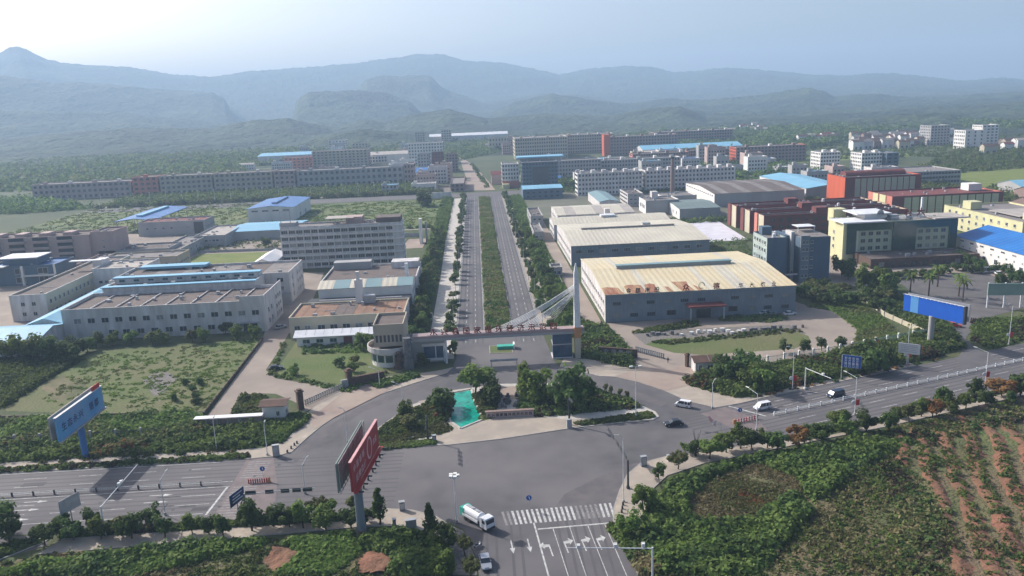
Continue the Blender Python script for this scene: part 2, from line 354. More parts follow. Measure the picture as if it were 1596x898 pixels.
sheet('far_avenue', GP((718, 251), (728, 251), (714, 243), (698, 238), (684, 237), (700, 243)), .034, 'brick_paving'); sheet('district_ground', [(36, 515), (200, 480), (215, 640), (330, 660), (330, 900), (36, 900)], .012, 'district_ground'); sheet('district_ground', [(-100, 700), (-18, 700), (-30, 900), (-100, 900)], .012, 'district_ground')
sheet('side_road', [(-260, 142), (-86, 142), (-84, 138), (-100, 128), (-130, 110), (-260, 110)], .016, 'asphalt_side')
PAINT = MB(); PW = MB()
def stripe(p, q, wd=.15, z=.03, mb=None):
    p = Vector(p); q = Vector(q); d = (q - p).normalized(); n = Vector((-d.y, d.x)) * wd / 2
    (PAINT if mb is None else mb).quad([(*(p - n), z), (*(q - n), z), (*(q + n), z), (*(p + n), z)])
def dashes(p, q, on=4, off=6, wd=.15, mb=None):
    p = Vector(p); q = Vector(q); L = (q - p).length; d = (q - p) / L; t = 0
    while t < L: stripe(p + d * t, p + d * min(L, t + on), wd, mb=mb); t += on + off
def arrow(x, y, ang, kind='s', L=5, mb=None):
    mb = mb or PAINT; c, s = math.cos(ang), math.sin(ang)
    def P(u, v): return (x + c * u - s * v, y + s * u + c * v, .031)
    mb.quad([P(0, -.12), P(L * .6, -.12), P(L * .6, .12), P(0, .12)])
    if kind in 's': mb.quad([P(L * .6, -.5), P(L, 0), P(L * .6, .5)])
    if kind in 'lr':
        k = 1 if kind == 'l' else -1; mb.quad([P(L * .6, -.12 * k), P(L * .75, -.12 * k), P(L * .8, 1 * k), P(L * .6, .9 * k)]); mb.quad([P(L * .5, .9 * k), P(L * .95, .9 * k), P(L * .75, 1.7 * k)])
for x in (-6.6, -3.3): dashes((x, 252), (x, 655), 3, 5, .2)
for x in (12.5, 15.9): dashes((x, 250), (x, 655), 3, 5, .2)
for x in (-9.7, -.35, 9.5, 18.9): stripe((x, 262), (x, 655), .15)
for y in (150.6, 154.5): dashes((-200, y), (-62, y), 5, 5); stripe((-70, y), (-58, y), .15)
for y in (163.2, 167.2): dashes((-200, y), (-56, y), 5, 7)
stripe((-200, 160.2), (-56, 160.2), .15); stripe((-200, 157.8), (-56, 157.8), .15); stripe((-200, 170.2), (-62, 170.2), .15); stripe((-200, 146.6), (-58, 146.6), .15)
stripe((-57.2, 146), (-56.4, 157.6), .45)
for (x, y) in ((-98, 152.6), (-72, 155.6), (-72, 152.6), (-72, 148.6), (-98, 148.6), (-98, 156)): arrow(x, y, 0, 's', 5)
for o in (-4.2, -8.0): dashes(RH(6, o), RH(260, o), 5, 6)
for o in (3.8, 7.3): dashes(RH(6, o), RH(260, o), 5, 6); stripe(RH(1, o), RH(8, o), .15)
stripe(RH(-4, 10), RH(0, .6), .45); stripe(RH(2, 1), RH(260, 1), .15); stripe(RH(2, -1), RH(260, -1), .15)
# south street: zebra, stop line, lanes, arrows
for px, top, bot in [(786 + 7.6 * i, 0, 0) for i in range(23)]:
    t = (px - 786) / 170; yt = 798 - 14 * t; 
    a = G(px - 3, yt); b = G(px + 4, yt + 21); stripe(a, b, .45, mb=PW if 14 < (px - 786) / 7.6 < 19 or px < 800 else PAINT)
stripe(G(838, 825), G(955, 815), .4)
stripe(G(832, 815), G(857, 905), .3)
for (a, b) in (((862, 824), (888, 905)), ((888, 822), (916, 905)), ((916, 819), (950, 905)), ((942, 816), (980, 905))): stripe(G(*a), G(*b), .14)
for (px, py, k) in ((862, 867, 'l'), (886, 862, 'r'), (914, 859, 'r'), (938, 857, 'r')):
    a = Vector(G(px, py)); arrow(a.x, a.y, R(96), k, 5)
for (px, py) in ((822, 840), (796, 842)): a = Vector(G(px, py)); arrow(a.x, a.y, R(-86), 's', 4.5)
struct('road_marking', PAINT, 'road_paint'); struct('worn_road_marking', PW, 'paint_worn')
RW = random.Random(5); k = MB(); k2 = MB(); k3 = MB()
for i in range(12):
    x, y = (RW.uniform(-190, -50), RW.uniform(147, 169)) if i < 7 else RH(RW.uniform(-30, 200), RW.uniform(-9, 9)); a = RW.uniform(1, 6); b = RW.uniform(.6, 1.8); k.quad([(x, y, .0235), (x + a, y + RW.uniform(-.2, .2), .0235), (x + a, y + b, .0235), (x, y + b, .0235)])
struct('asphalt_patch', k, 'asphalt_patch')
def track(pts, wd=.5):
    for i in range(len(pts) - 1):
        for o in (-.85, .85):
            p, q = Vector(pts[i]), Vector(pts[i + 1]); d = (q - p).normalized(); n_ = Vector((-d.y, d.x)); k2.quad([(*(p + n_ * (o - wd / 2)), .0265), (*(q + n_ * (o - wd / 2)), .0265), (*(q + n_ * (o + wd / 2)), .0265), (*(p + n_ * (o + wd / 2)), .0265)])
for y in (148.6, 152.5, 156.4, 161.6, 165.2, 169): track([(-200, y), (-60, y), (-20, y - .4)])
for o in (-9.5, -6, -2.4, 2.6, 5.6, 8.8): track([RH(-20, o), RH(250, o)])
for x in (12.3, 15.4, 18.5, -1, 3.5): track([(x, 60), (x + .3, 138)])
for x in (-8.3, -5, -1.8, 10.9, 14.2, 17.4): track([(x, 250), (x, 655)])
struct('tyre_marks', k2, 'tyre_wear')
for i in range(14):
    x, y = (RW.uniform(-150, -40), RW.choice((149, 154, 162, 167))) if i < 13 else (RW.choice((-7, 14)), RW.uniform(250, 600)); k3.prism([(x + .4 * math.cos(j * .785), y + .4 * math.sin(j * .785)) for j in range(8)], .02, .034)
struct('manhole_cover', k3, 'metal_dark')
for p in (GP((858, 800), (880, 770), (930, 745), (990, 722), (1040, 709), (1030, 713), (996, 725), (976, 742), (963, 768), (954, 795), (900, 800)), GP((850, 570), (868, 590), (920, 598), (990, 610), (1040, 628), (1030, 634), (980, 616), (915, 604), (860, 598), (800, 598)), GP((455, 712), (500, 672), (560, 634), (640, 604), (700, 590), (690, 596), (640, 612), (566, 642), (506, 682), (460, 722))): sheet('dusty_surface', p, .0245, 'sand_dust')
sheet('crossing_paving', [(-55.4, 143), (-46, 142.6), (-44.5, 150), (-46, 158), (-50, 171), (-56, 171)], .027, 'crossing_pink'); k = MB()
for i in range(24):
    y = 143.8 + i * 1.1
    if not 157 < y < 160.5: k.quad([(-55, y, .032), (-50, y, .032), (-50, y + .45, .032), (-55, y + .45, .032)])
struct('pink_crossing_stripes', k, 'paint_worn'); sheet('crossing_paving', [RH(-11, -5), RH(-5, -6), RH(-3, 0), RH(-5, 10), RH(-13, 9)], .027, 'crossing_pink')
# islands
island = GP((587, 700), (583, 688), (588, 668), (640, 632), (705, 609), (777, 599), (868, 597), (912, 604), (975, 622), (1022, 642), (1028, 650), (1018, 655), (955, 661), (885, 669), (780, 685), (700, 694))
raised('traffic_island', island, 'paving_pale')
raised('median_strip', [(0, 262), (9.2, 262), (9.2, 440), (9.2, 652), (0, 652), (0, 440)], 'ground_grass')
raised('median_tip', [(1, 239), (8.5, 238.5), (8.3, 247), (1, 247)], 'lawn')
raised('corner_pavement', [(-260, 171), (-54, 171)] + slipL[:-1] + GP((690, 577), (640, 585), (560, 590), (552, 600), (500, 626), (478, 645), (480, 655), (440, 690), (400, 702)) + [(-54, 176.5), (-260, 176.5)], 'paving')
raised('park_pavement', slipR[2:] + [RH(60, 10.5), RH(60, 13), RH(5, 13)] + GP((1130, 615), (1075, 597), (1060, 592), (1040, 580), (985, 575), (930, 562), (905, 560), (880, 557)), 'paving')
raised('roadside_pavement', [(-82, 140), (-60, 140.2), (-45, 140.2)] + SW[:4] + GP((712, 825), (705, 840), (690, 850), (670, 835), (640, 820), (560, 822)) + [(-49, 136.2), (-84, 134.8)], 'paving')
sheet('planting_strip', [(-82, 140.3), (-26, 140.5), (-24, 142.4), (-82, 142.4)], .15, 'ground_grass')
raised('southeast_pavement', SE[1:] + [RH(-8, -12), RH(60, -12), RH(90, -12), RH(90, -18.5), RH(60, -17.8), RH(20, -17)] + GP((1100, 722), (1040, 742), (1010, 770), (1005, 805), (985, 820), (968, 815)), 'paving')
sheet('strip_soil', [RH(-1, -12.4), RH(90, -12.4), RH(90, -15), RH(-1, -15)], .135, 'ground_grass')
raised('kerb_verge', SE[:2] + GP((965, 822), (1000, 860), (1020, 898)), 'ground_grass')
sheet('tiled_corner', GP((690, 815), (722, 828), (740, 868), (744, 898), (706, 898), (700, 850)), .12, 'gravel')
raised('corner_island', [(-92, 139.5), (-84.6, 141), (-85, 139), (-93, 131), (-100, 128), (-104, 136)], 'ground_grass')
scatter_later = [(-92, 139), (-85.5, 140.5), (-86, 139), (-93, 132), (-102, 130), (-103, 136)]
# avenue pavements
sheet('avenue_pavement', [(-19, 236), (-10.2, 236), (-10.2, 262), (-10.2, 650), (-20.7, 650), (-20, 450), (-19, 350)], .05, 'paving_pale')
sheet('avenue_pavement', [(19.4, 262), (24.5, 262), (25, 650), (19.4, 650)], .05, 'paving')
for x0, x1 in ((-10.25, -10), (19.2, 19.45)):
    mb = MB(); mb.box(x0, x1, 262, 652, 0, .14); struct('kerb', mb, 'kerb_stone')
# yards
sheet('factory_yard', GP((318, 655), (360, 598), (408, 532), (425, 480), (445, 440), (474, 425), (505, 425), (474, 500), (462, 515), (450, 520), (436, 545), (414, 577), (430, 590), (535, 608), (545, 604), (510, 625), (470, 645), (462, 628), (430, 614), (395, 613), (368, 626), (357, 652)), .03, 'yard_concrete')
sheet('gate_apron', GP((500, 640), (478, 645), (490, 670), (520, 652), (600, 612), (640, 590), (600, 590), (552, 600)), .155, 'brick_paving')
sheet('lane', [(35, 262), (41, 262), (41, 520), (35, 520)], .03, 'yard_concrete')
sheet('works_yard', [(34, 262), (36, 228), (44, 215), (60, 209)] + GP((1085, 572), (1200, 566), (1300, 548), (1335, 533), (1335, 512), (1296, 485), (1262, 478)) + [(113, 290), (109, 268), (42, 266), (40, 270)], .034, 'yard_concrete')
sheet('yard_lawn', GP((1005, 537), (1035, 528), (1120, 526), (1240, 517), (1260, 524), (1264, 533), (1238, 544), (1160, 549), (1100, 554), (1050, 550)), .05, 'lawn')
sheet('gravel_bed', GP((985, 520), (1010, 516), (1230, 506), (1258, 520), (1240, 524), (1120, 531), (1035, 533), (1005, 537)), .042, 'gravel')
sheet('driveway', GP((1060, 592), (1040, 580), (1085, 560), (1110, 568), (1078, 600), (1040, 610)), .156, 'brick_paving')
sheet('drive_apron', GP((1000, 572), (960, 587), (997, 597), (1037, 610), (1078, 596), (1060, 580)), .16, 'brick_paving')
sheet('rear_yard', [(110, 300), (235, 300), (235, 360), (110, 360)], .028, 'yard_concrete')
sheet('forecourt', GP((1395, 435), (1500, 425), (1596, 420), (1596, 480), (1540, 495), (1500, 530), (1480, 500), (1440, 470)), .036, 'asphalt_side')
sheet('brick_circle', [(218 + 12 * math.cos(t * .52), 305 + 9 * math.sin(t * .52)) for t in range(12)], .05, 'brick_paving')
sheet('branch_road', GP((1465, 500), (1530, 488), (1510, 510), (1505, 530), (1530, 548), (1560, 560), (1500, 575), (1490, 560), (1500, 548), (1480, 525)), .038, 'asphalt')
sheet('village_lane', [(200, 330), (480, 640), (500, 640), (215, 325)], .02, 'yard_concrete')
sheet('estate_road', [(-330, 700), (-80, 700), (-80, 706), (-330, 708)], .03, 'paving')
sheet('field_track', [(-100, 497), (-28, 497), (-28, 500), (-100, 500)], .03, 'paving')
sheet('football_lawn', [(-158, 408), (-112, 408), (-112, 442), (-158, 446)], .03, 'lawn_bright')
sheet('left_yard', [(-235, 300), (-145, 300), (-98, 380), (-98, 400), (-110, 480), (-240, 540), (-260, 420)], .02, 'yard_concrete')
sheet('grass_plot', GP((0, 640), (120, 560), (150, 548), (410, 528), (325, 640), (200, 648)), .016, 'lawn')
sheet('bare_patch', GP((222, 592), (240, 582), (262, 580), (278, 590), (262, 602), (258, 612), (240, 618)), .024, 'gravel')
sheet('worn_patch', GP((60, 600), (95, 585), (128, 590), (140, 612), (90, 628)), .022, 'dry_soil')
sheet('meadow', [(-150, 505), (-30, 505), (-30, 650), (-150, 655)], .016, 'meadow_green')
sheet('meadow', [(-330, 545), (-170, 560), (-170, 690), (-330, 700)], .017, 'meadow_green')
sheet('paddy', [(350, 560), (900, 640), (900, 760), (380, 660)], .02, 'lawn_bright')
sheet('paddy', [(330, 820), (480, 840), (480, 900), (340, 880)], .02, 'lawn_bright')
sheet('garden_lawn', GP((432, 575), (462, 533), (540, 528), (600, 560), (640, 575), (540, 600), (430, 588)), .04, 'lawn')
sheet('grass_field', GP((1255, 475), (1330, 462), (1380, 500), (1415, 535), (1330, 545), (1338, 515), (1300, 485)), .02, 'weeds')
sheet('white_tarp', GP((1058, 348), (1118, 344), (1166, 374), (1105, 378)), .2, 'tarp_white', 'white plastic sheeting spread over the yard beside the cream warehouse')

# fields in front: uneven ground with furrows
def relief(name, poly, m, fn, res=1.2, z=.0):
    xs = [p[0] for p in poly]; ys = [p[1] for p in poly]; X = np.arange(min(xs), max(xs), res); Y = np.arange(min(ys), max(ys), res)
    gx, gy = np.meshgrid(X, Y); gz = fn(gx, gy) + z; nx, ny = len(X), len(Y); V = np.stack([gx, gy, gz], -1).reshape(-1, 3)
    i = (np.arange(ny - 1)[:, None] * nx + np.arange(nx - 1)[None]).ravel(); Q = np.stack([i, i + 1, i + nx + 1, i + nx], 1)
    c = V[Q].mean(1); Q = Q[inpoly(c[:, 0], c[:, 1], poly)]
    me = bpy.data.meshes.new(name); me.from_pydata(V.tolist(), [], Q.tolist()); me.materials.append(MT[m]); me.polygons.foreach_set('use_smooth', [True] * len(me.polygons))
    return link(name, me, kind='structure')
def wob(x, y, s): return np.sin(x * s + 1.3 * np.sin(y * s * .7)) * np.cos(y * s * .9 + 1.1 * np.sin(x * s * 1.3))
fieldR = GP((1010, 800), (1060, 745), (1200, 712), (1300, 690), (1596, 622)) + [(190, 190), (190, 60), (30, 60), (34, 100)] + GP((1020, 898), (1000, 850))
relief('field', fieldR, 'weeds', lambda x, y: .35 + .3 * wob(x, y, .25) + .15 * wob(x, y, .9))
soilR = GP((1325, 700), (1420, 665), (1596, 640)) + [(190, 185), (190, 60), (85, 60)] + GP((1596, 1000), (1480, 898), (1485, 840), (1450, 760), (1400, 720))
fdir = math.radians(-113)
relief('ploughed_field', soilR, 'red_soil', lambda x, y: .45 + .3 * wob(x, y, .25) + .28 * np.sin((x * math.cos(fdir + 1.57) + y * math.sin(fdir + 1.57)) * 1.3 + 1.2 * wob(x, y, .12)) + .1 * wob(x, y, 1.2), .6)
dryR = GP((1065, 800), (1080, 770), (1180, 728), (1240, 740), (1255, 770), (1210, 800), (1150, 820), (1090, 820))
relief('dry_clearing', dryR, 'dry_soil', lambda x, y: .62 + .3 * wob(x, y, .25) + .12 * wob(x, y, 1.1), .8)
relief('dark_slope', [RH(30, -19), RH(190, -19), RH(190, -34), RH(60, -30), RH(36, -24)], 'brown_slope', lambda x, y: .75 + .35 * wob(x, y, .4) + .2 * wob(x, y, 1.1), .8)
fieldL = [(-130, 60), (-2, 60)] + GP((700, 898), (700, 855), (670, 845), (610, 828), (400, 845), (60, 868)) + [(-120, 118)]
relief('field', fieldL, 'weeds', lambda x, y: .25 + .3 * wob(x, y, .3) + .15 * wob(x, y, 1.0))
relief('bare_soil', GP((560, 875), (575, 862), (600, 862), (612, 880), (600, 898), (560, 898)), 'red_soil', lambda x, y: .75 + .3 * wob(x, y, .3) + .2 * wob(x, y, 1.3), .5)
relief('bare_soil', GP((410, 880), (425, 858), (455, 850), (470, 870), (430, 898)), 'red_soil', lambda x, y: .72 + .3 * wob(x, y, .3) + .2 * wob(x, y, 1.3), .5)

# ---------------------------------------------------------------- hills
def prof(pts, Rr, dz=0):
    az = []; h = []
    for p in pts:
        r = ray(*p); d = math.hypot(r[0], r[1]); az.append(math.atan2(r[0], r[1])); h.append(CZ + r[2] / d * Rr + dz)
    return np.array(az), np.array(h)
RIDGES = [
 (6200, 1500, [(-300, 120), (-60, 100), (0, 86), (15, 77), (30, 75), (45, 82), (70, 94), (95, 100), (140, 105), (200, 107), (240, 114), (280, 121), (345, 121), (400, 112), (470, 108), (545, 102), (600, 95), (650, 87), (690, 88), (735, 98), (785, 101), (830, 109), (872, 119), (915, 110), (975, 105), (1010, 106), (1050, 115), (1075, 113), (1085, 114), (1110, 109), (1130, 108), (1200, 112), (1260, 119), (1320, 121), (1350, 117), (1380, 117), (1400, 117), (1440, 122), (1500, 129), (1560, 124), (1596, 128), (1900, 125)]),
 (4300, 700, [(-300, 120), (0, 121), (60, 128), (170, 135), (250, 143), (330, 147), (350, 156), (362, 180), (400, 205), (470, 215), (540, 160), (572, 126), (600, 121), (670, 121), (690, 140), (760, 165), (840, 150), (900, 151), (980, 165), (1100, 165), (1200, 165), (1596, 190)]),
 (3300, 500, [(-300, 180), (0, 175), (200, 180), (380, 200), (440, 205), (456, 188), (462, 160), (480, 146), (560, 144), (600, 147), (638, 160), (655, 178), (700, 192), (760, 180), (800, 163), (860, 150), (920, 158), (980, 166), (1040, 157), (1100, 158), (1190, 152), (1230, 144), (1262, 140), (1285, 147), (1300, 155), (1370, 150), (1420, 157), (1470, 158), (1520, 152), (1596, 148), (1900, 140)]),
 (2300, 400, [(-300, 215), (0, 225), (80, 215), (200, 205), (330, 205), (400, 190), (450, 187), (520, 205), (570, 190), (600, 196), (650, 180), (700, 174), (760, 190), (850, 182), (950, 188), (1000, 176), (1060, 170), (1100, 185), (1200, 190), (1300, 182), (1400, 175), (1500, 172), (1596, 165), (1900, 150)]),
 (1650, 220, [(-300, 262), (0, 265), (150, 262), (300, 250), (420, 240), (520, 214), (560, 207), (600, 209), (640, 216), (700, 230), (800, 226), (1000, 222), (1080, 214), (1200, 206), (1300, 197), (1400, 186), (1480, 184), (1500, 192), (1540, 205), (1700, 200)]),
]
def fbm(x, y, s, oc=5, seed=0):
    r = np.random.default_rng(seed); out = 0; a = 1.
    for o in range(oc):
        t = r.uniform(0, 6.28, 6); f = s * 2 ** o
        out = out + a * (np.sin(x * f + t[0] + 1.7 * np.sin(y * f * .6 + t[1])) * np.cos(y * f * 1.1 + t[2] + 1.5 * np.sin(x * f * .7 + t[3])))
        a *= .52
    return out
def terrain(az, rr):
    x = np.sin(az) * rr; y = np.cos(az) * rr; z = np.zeros_like(x); 
    for k, (Rr, wd, pts) in enumerate(RIDGES):
        a, h = prof(pts, Rr); hh = np.interp(az, a, h); hh = np.maximum(hh, 0)
        rk = Rr + wd * .0 * fbm(x, y, .0012, 3, 40 + k)
        t = (rr - rk) / wd; fr = np.where(t < 0, np.exp(-(t * 1.15) ** 2), np.exp(-(t * .8) ** 2))
        spur = 1 - .16 * np.minimum(1, np.abs(t)) * (1 + fbm(x, y, 2.6 / wd, 3, k))
        z = np.maximum(z, hh * fr * spur)
    near = np.clip((rr - 1150) / 500, 0, 1)
    f1 = fbm(x, y, .008, 6, 9); z += near * (4 + rr * .0022) * (.9 - np.abs(f1)) * .8 + near * 2
    z += near * np.clip(rr / 5000, .2, 1.2) * 3.4 * fbm(x, y, .055, 3, 5)
    return x, y, z
azs = np.linspace(R(-44), R(46), 1000); rs = np.concatenate([np.linspace(1120, 2700, 170), np.linspace(2712, 4800, 110), np.linspace(4830, 8200, 90)])
ga, gr = np.meshgrid(azs, rs); X, Y, Z = terrain(ga, gr); Z[0] = -3
nx, ny = len(azs), len(rs); V = np.stack([X, Y, Z], -1).reshape(-1, 3); i = (np.arange(ny - 1)[:, None] * nx + np.arange(nx - 1)[None]).ravel(); Q = np.stack([i, i + nx, i + nx + 1, i + 1], 1)
me = bpy.data.meshes.new('hills'); me.vertices.add(len(V)); me.vertices.foreach_set('co', V.astype(np.float32).ravel()); me.loops.add(len(Q) * 4); me.loops.foreach_set('vertex_index', Q.astype(np.int32).ravel())
me.polygons.add(len(Q)); me.polygons.foreach_set('loop_start', np.arange(0, len(Q) * 4, 4, dtype=np.int32)); me.polygons.foreach_set('use_smooth', np.ones(len(Q), bool)); me.materials.append(MT['forest']); me.update(calc_edges=True)
if me.polygons[1000].normal.z < 0: me.flip_normals()
link('hills', me, kind='structure')
HAZE = MB(); HAZE.box(-9000, 9000, -120, 8600, -1.5, 460)
hz = bpy.data.materials.new('haze'); hz.use_nodes = True; hn = hz.node_tree; hn.nodes.clear(); pv = hn.nodes.new('ShaderNodeVolumePrincipled'); ho = hn.nodes.new('ShaderNodeOutputMaterial')
pv.inputs['Color'].default_value = (.47, .65, .88, 1); pv.inputs['Density'].default_value = .000225; pv.inputs['Anisotropy'].default_value = .15; hn.links.new(pv.outputs[0], ho.inputs['Volume'])
MT['haze'] = hz; HAZE.build('haze', 'haze', kind='stuff')

# ---------------------------------------------------------------- buildings
WC = {}
def win_mesh(w_, h_, glass='glass_dark', frame='frame_white', mull=1, sill=True):
    k = (round(w_, 2), round(h_, 2), glass, frame, mull, sill)
    if k not in WC:
        mb = MB(); a = w_ / 2; t = .09
        mb.box(-a, a, -.03, 0, 0, h_, 1)
        for q in ((-a, -a + t, 0, h_), (a - t, a, 0, h_), (-a, a, h_ - t, h_), (-a, a, 0, t)): mb.box(q[0], q[1], -.1, -.03, q[2], q[3], 0, bottom=False)
        for i in range(mull): x = -a + w_ * (i + 1) / (mull + 1); mb.box(x - .04, x + .04, -.08, -.03, t, h_ - t, 0, bottom=False)
        if sill: mb.box(-a - .15, a + .15, -.28, 0, -.14, -.02, 2)
        WC[k] = mb.mesh('window', [frame, glass, 'white_wall'])
    return WC[k]
FACE = {'S': (0, lambda b, u: (b[0] + u, b[2] - .003)), 'W': (-math.pi / 2, lambda b, u: (b[0] - .003, b[3] - u)), 'E': (math.pi / 2, lambda b, u: (b[1] + .003, b[2] + u))}
def windows(root, b, face, u0, u1, n, zs, ww, wh, glass='glass_dark', frame='frame_white', mull=1, sill=True, joined=False, skip=None):
    L = (b[1] - b[0]) if face == 'S' else (b[3] - b[2]); rz, fn = FACE[face]; cx, cy = (b[0] + b[1]) / 2, (b[2] + b[3]) / 2
    J = MB()
    for zi, z in enumerate(zs):
        for i in range(n):
            if skip and skip(i, zi): continue
            u = L * (u0 + (u1 - u0) * ((i + .5) / n)); x, y = fn(b, u)
            if joined:
                if face == 'S': J.box(x - ww / 2 - cx, x + ww / 2 - cx, y - .12 - cy, y + .1 - cy, z, z + wh)
                else: s = -1 if face == 'W' else 1; J.box(x - cx + min(0, s * .12), x - cx + max(0, s * .12), y - ww / 2 - cy, y + ww / 2 - cy, z, z + wh)
            else:
                o = link('window', win_mesh(ww, wh, 'glass_pale' if glass == 'glass_dark' and random.random() < .22 else glass, frame, mull, sill), root, (x - cx, y - cy, z)); o.rotation_euler = (0, 0, rz)
    if joined and J.v: J.build('window_row', glass, root, kind='stuff')
def building(name, label, b, h, wall, roof='roof_grey', kind='flat', rh=1.6, wins=(), par=.7, cat='building', over=.35, panels=0, vent=None, bands=None, base=None, group=None, roofmats=None, endwall=None, z=0):
    x0, x1, y0, y1 = b; cx, cy = (x0 + x1) / 2, (y0 + y1) / 2; root = thing(name, label, cat, (cx, cy, z), 0, group)
    X0, X1, Y0, Y1 = x0 - cx, x1 - cx, y0 - cy, y1 - cy; mb = MB(); ms = [wall, endwall or wall]
    if kind == 'flat':
        t = .3
        for q in ((X0, X1, Y0, Y0 + t, 0), (X0, X1, Y1 - t, Y1, 0), (X0, X0 + t, Y0 + t, Y1 - t, 1), (X1 - t, X1, Y0 + t, Y1 - t, 1)): mb.box(q[0], q[1], q[2], q[3], -.2, h, q[4])
        mb.build('wall', ms, root)
        rb = MB()
        if panels:
            n = panels; pw = (X1 - X0 - 2 * t) / n
            rb.box(X0 + t, X1 - t, Y0 + t, Y1 - t, h - par - .3, h - par - .08); rb.build('roof', roof, root)
            ps = [MB().box(.06, pw - .06, Y0 + t + .05, Y1 - t - .05, 0, .08).mesh('roof_panel', m) for m in (roofmats or [roof])]
            for i in range(n): link('roof_panel', ps[i % len(ps)] if len(ps) < 3 else random.choice(ps), root, (X0 + t + i * pw, 0, h - par - .08 + .01 * (i % 2)))
        else: rb.box(X0 + t, X1 - t, Y0 + t, Y1 - t, h - par - .3, h - par); rb.build('roof', roof, root)
        cp = MB()
        for q in ((X0 - .08, X1 + .08, Y0 - .08, Y0 + t + .05), (X0 - .08, X1 + .08, Y1 - t - .05, Y1 + .08), (X0 - .08, X0 + t + .05, Y0 + t + .05, Y1 - t - .05), (X1 - t - .05, X1 + .08, Y0 + t + .05, Y1 - t - .05)): cp.box(*q, h, h + .12)
        cp.build('coping', ms[0], root)
    else:
        alongx = kind in ('gx', 'monox'); mb.box(X0, X1, Y0, Y0 + .2, -.2, h, 0); mb.box(X0, X1, Y1 - .2, Y1, -.2, h, 0); mb.box(X0, X0 + .2, Y0 + .2, Y1 - .2, -.2, h, 1); mb.box(X1 - .2, X1, Y0 + .2, Y1 - .2, -.2, h, 1)
        o = over
        if alongx:
            for s in (X0, X1 - .2):
                i = len(mb.v); mb.v += [(s, Y0, h), (s, Y1, h), (s, 0, h + rh), (s + .2, Y0, h), (s + .2, Y1, h), (s + .2, 0, h + rh)]
                for q in ((0, 1, 2), (5, 4, 3), (0, 2, 5, 3), (2, 1, 4, 5)): mb.f.append(tuple(i + a for a in q)); mb.m.append(1)
            mb.build('wall', ms, root); n = max(1, panels); pw = (X1 - X0 + 2 * o) / n; sl = rh / (Y1 - 0)
            mats_ = roofmats or [roof]
            def slab(m, sgn):
                k = MB(); ye = (Y1 + o) * sgn; ze = h - o * sl; 
                g = .03 if n > 1 else 0
                k.v += [(g, 0, h + rh + .12), (pw - g, 0, h + rh + .12), (pw - g, ye, ze + .12), (g, ye, ze + .12), (g, 0, h + rh), (pw - g, 0, h + rh), (pw - g, ye, ze), (g, ye, ze)]
                for q in ((0, 1, 2, 3), (4, 7, 6, 5), (0, 4, 5, 1), (3, 2, 6, 7), (0, 3, 7, 4), (1, 5, 6, 2)): k.f.append(q); k.m.append(0)
                return k.mesh('roof_panel' if n > 1 else 'roof', m)
            for sgn in (-1, 1):
                ps = [slab(m, sgn) for m in mats_]
                for i in range(n): link('roof_panel' if n > 1 else 'roof', ps[roofpick(i, sgn) if (roofmats and roofpick) else i % len(ps)], root, (X0 - o + i * pw, 0, 0))
        else:
            for s in (Y0, Y1 - .2):
                i = len(mb.v); mb.v += [(X0, s, h), (X1, s, h), (0, s, h + rh), (X0, s + .2, h), (X1, s + .2, h), (0, s + .2, h + rh)]
                for q in ((0, 1, 2), (5, 4, 3), (0, 2, 5, 3), (2, 1, 4, 5)): mb.f.append(tuple(i + a for a in q)); mb.m.append(0)
            mb.build('wall', ms, root); sl = rh / X1
            for sgn in (-1, 1):
                k = MB(); xe = (X1 + o) * sgn; ze = h - o * sl; k.v += [(0, Y0 - o, h + rh + .12), (0, Y1 + o, h + rh + .12), (xe, Y1 + o, ze + .12), (xe, Y0 - o, ze + .12), (0, Y0 - o, h + rh), (0, Y1 + o, h + rh), (xe, Y1 + o, ze), (xe, Y0 - o, ze)]
                for q in ((0, 1, 2, 3), (4, 7, 6, 5), (0, 4, 5, 1), (3, 2, 6, 7), (0, 3, 7, 4), (1, 5, 6, 2)): k.f.append(q); k.m.append(0)
                k.build('roof', roof, root)
        if panels == 0 and y0 < 700:
            k = MB(); L = (X1 - X0) if alongx else (Y1 - Y0); n = int(L / 3)
            for i in range(1, n):
                u = (X0 if alongx else Y0) + L * i / n
                for sgn in (-1, 1):
                    e = (Y1 if alongx else X1) * sgn; P4 = [(0, h + rh + .2), (e, h + .2)]
                    k.quad([(u - .06, 0, h + rh + .2), (u + .06, 0, h + rh + .2), (u + .06, e, h + .2), (u - .06, e, h + .2)] if alongx else [(0, u - .06, h + rh + .2), (0, u + .06, h + rh + .2), (e, u + .06, h + .2), (e, u - .06, h + .2)])
            if k.v: k.build('roof_seam', 'metal_grey', root)
        if vent:
            vm, v0, v1, vw, vh = vent; k = MB(); L = (X1 - X0) if alongx else (Y1 - Y0); a = (X0 if alongx else Y0) + L * v0; c = (X0 if alongx else Y0) + L * v1
            if alongx: k.box(a, c, -vw / 2, vw / 2, h + rh - .2, h + rh + vh * .7, 0); k.prism([(a - .2, -vw / 2 - .3), (c + .2, -vw / 2 - .3), (c + .2, vw / 2 + .3), (a - .2, vw / 2 + .3)], h + rh + vh * .7, h + rh + vh, 1)
            else: k.box(-vw / 2, vw / 2, a, c, h + rh - .2, h + rh + vh * .7, 0); k.prism([(-vw / 2 - .3, a - .2), (vw / 2 + .3, a - .2), (vw / 2 + .3, c + .2), (-vw / 2 - .3, c + .2)], h + rh + vh * .7, h + rh + vh, 1)
            k.build('ridge_vent', ['grey_wall', vm], root)
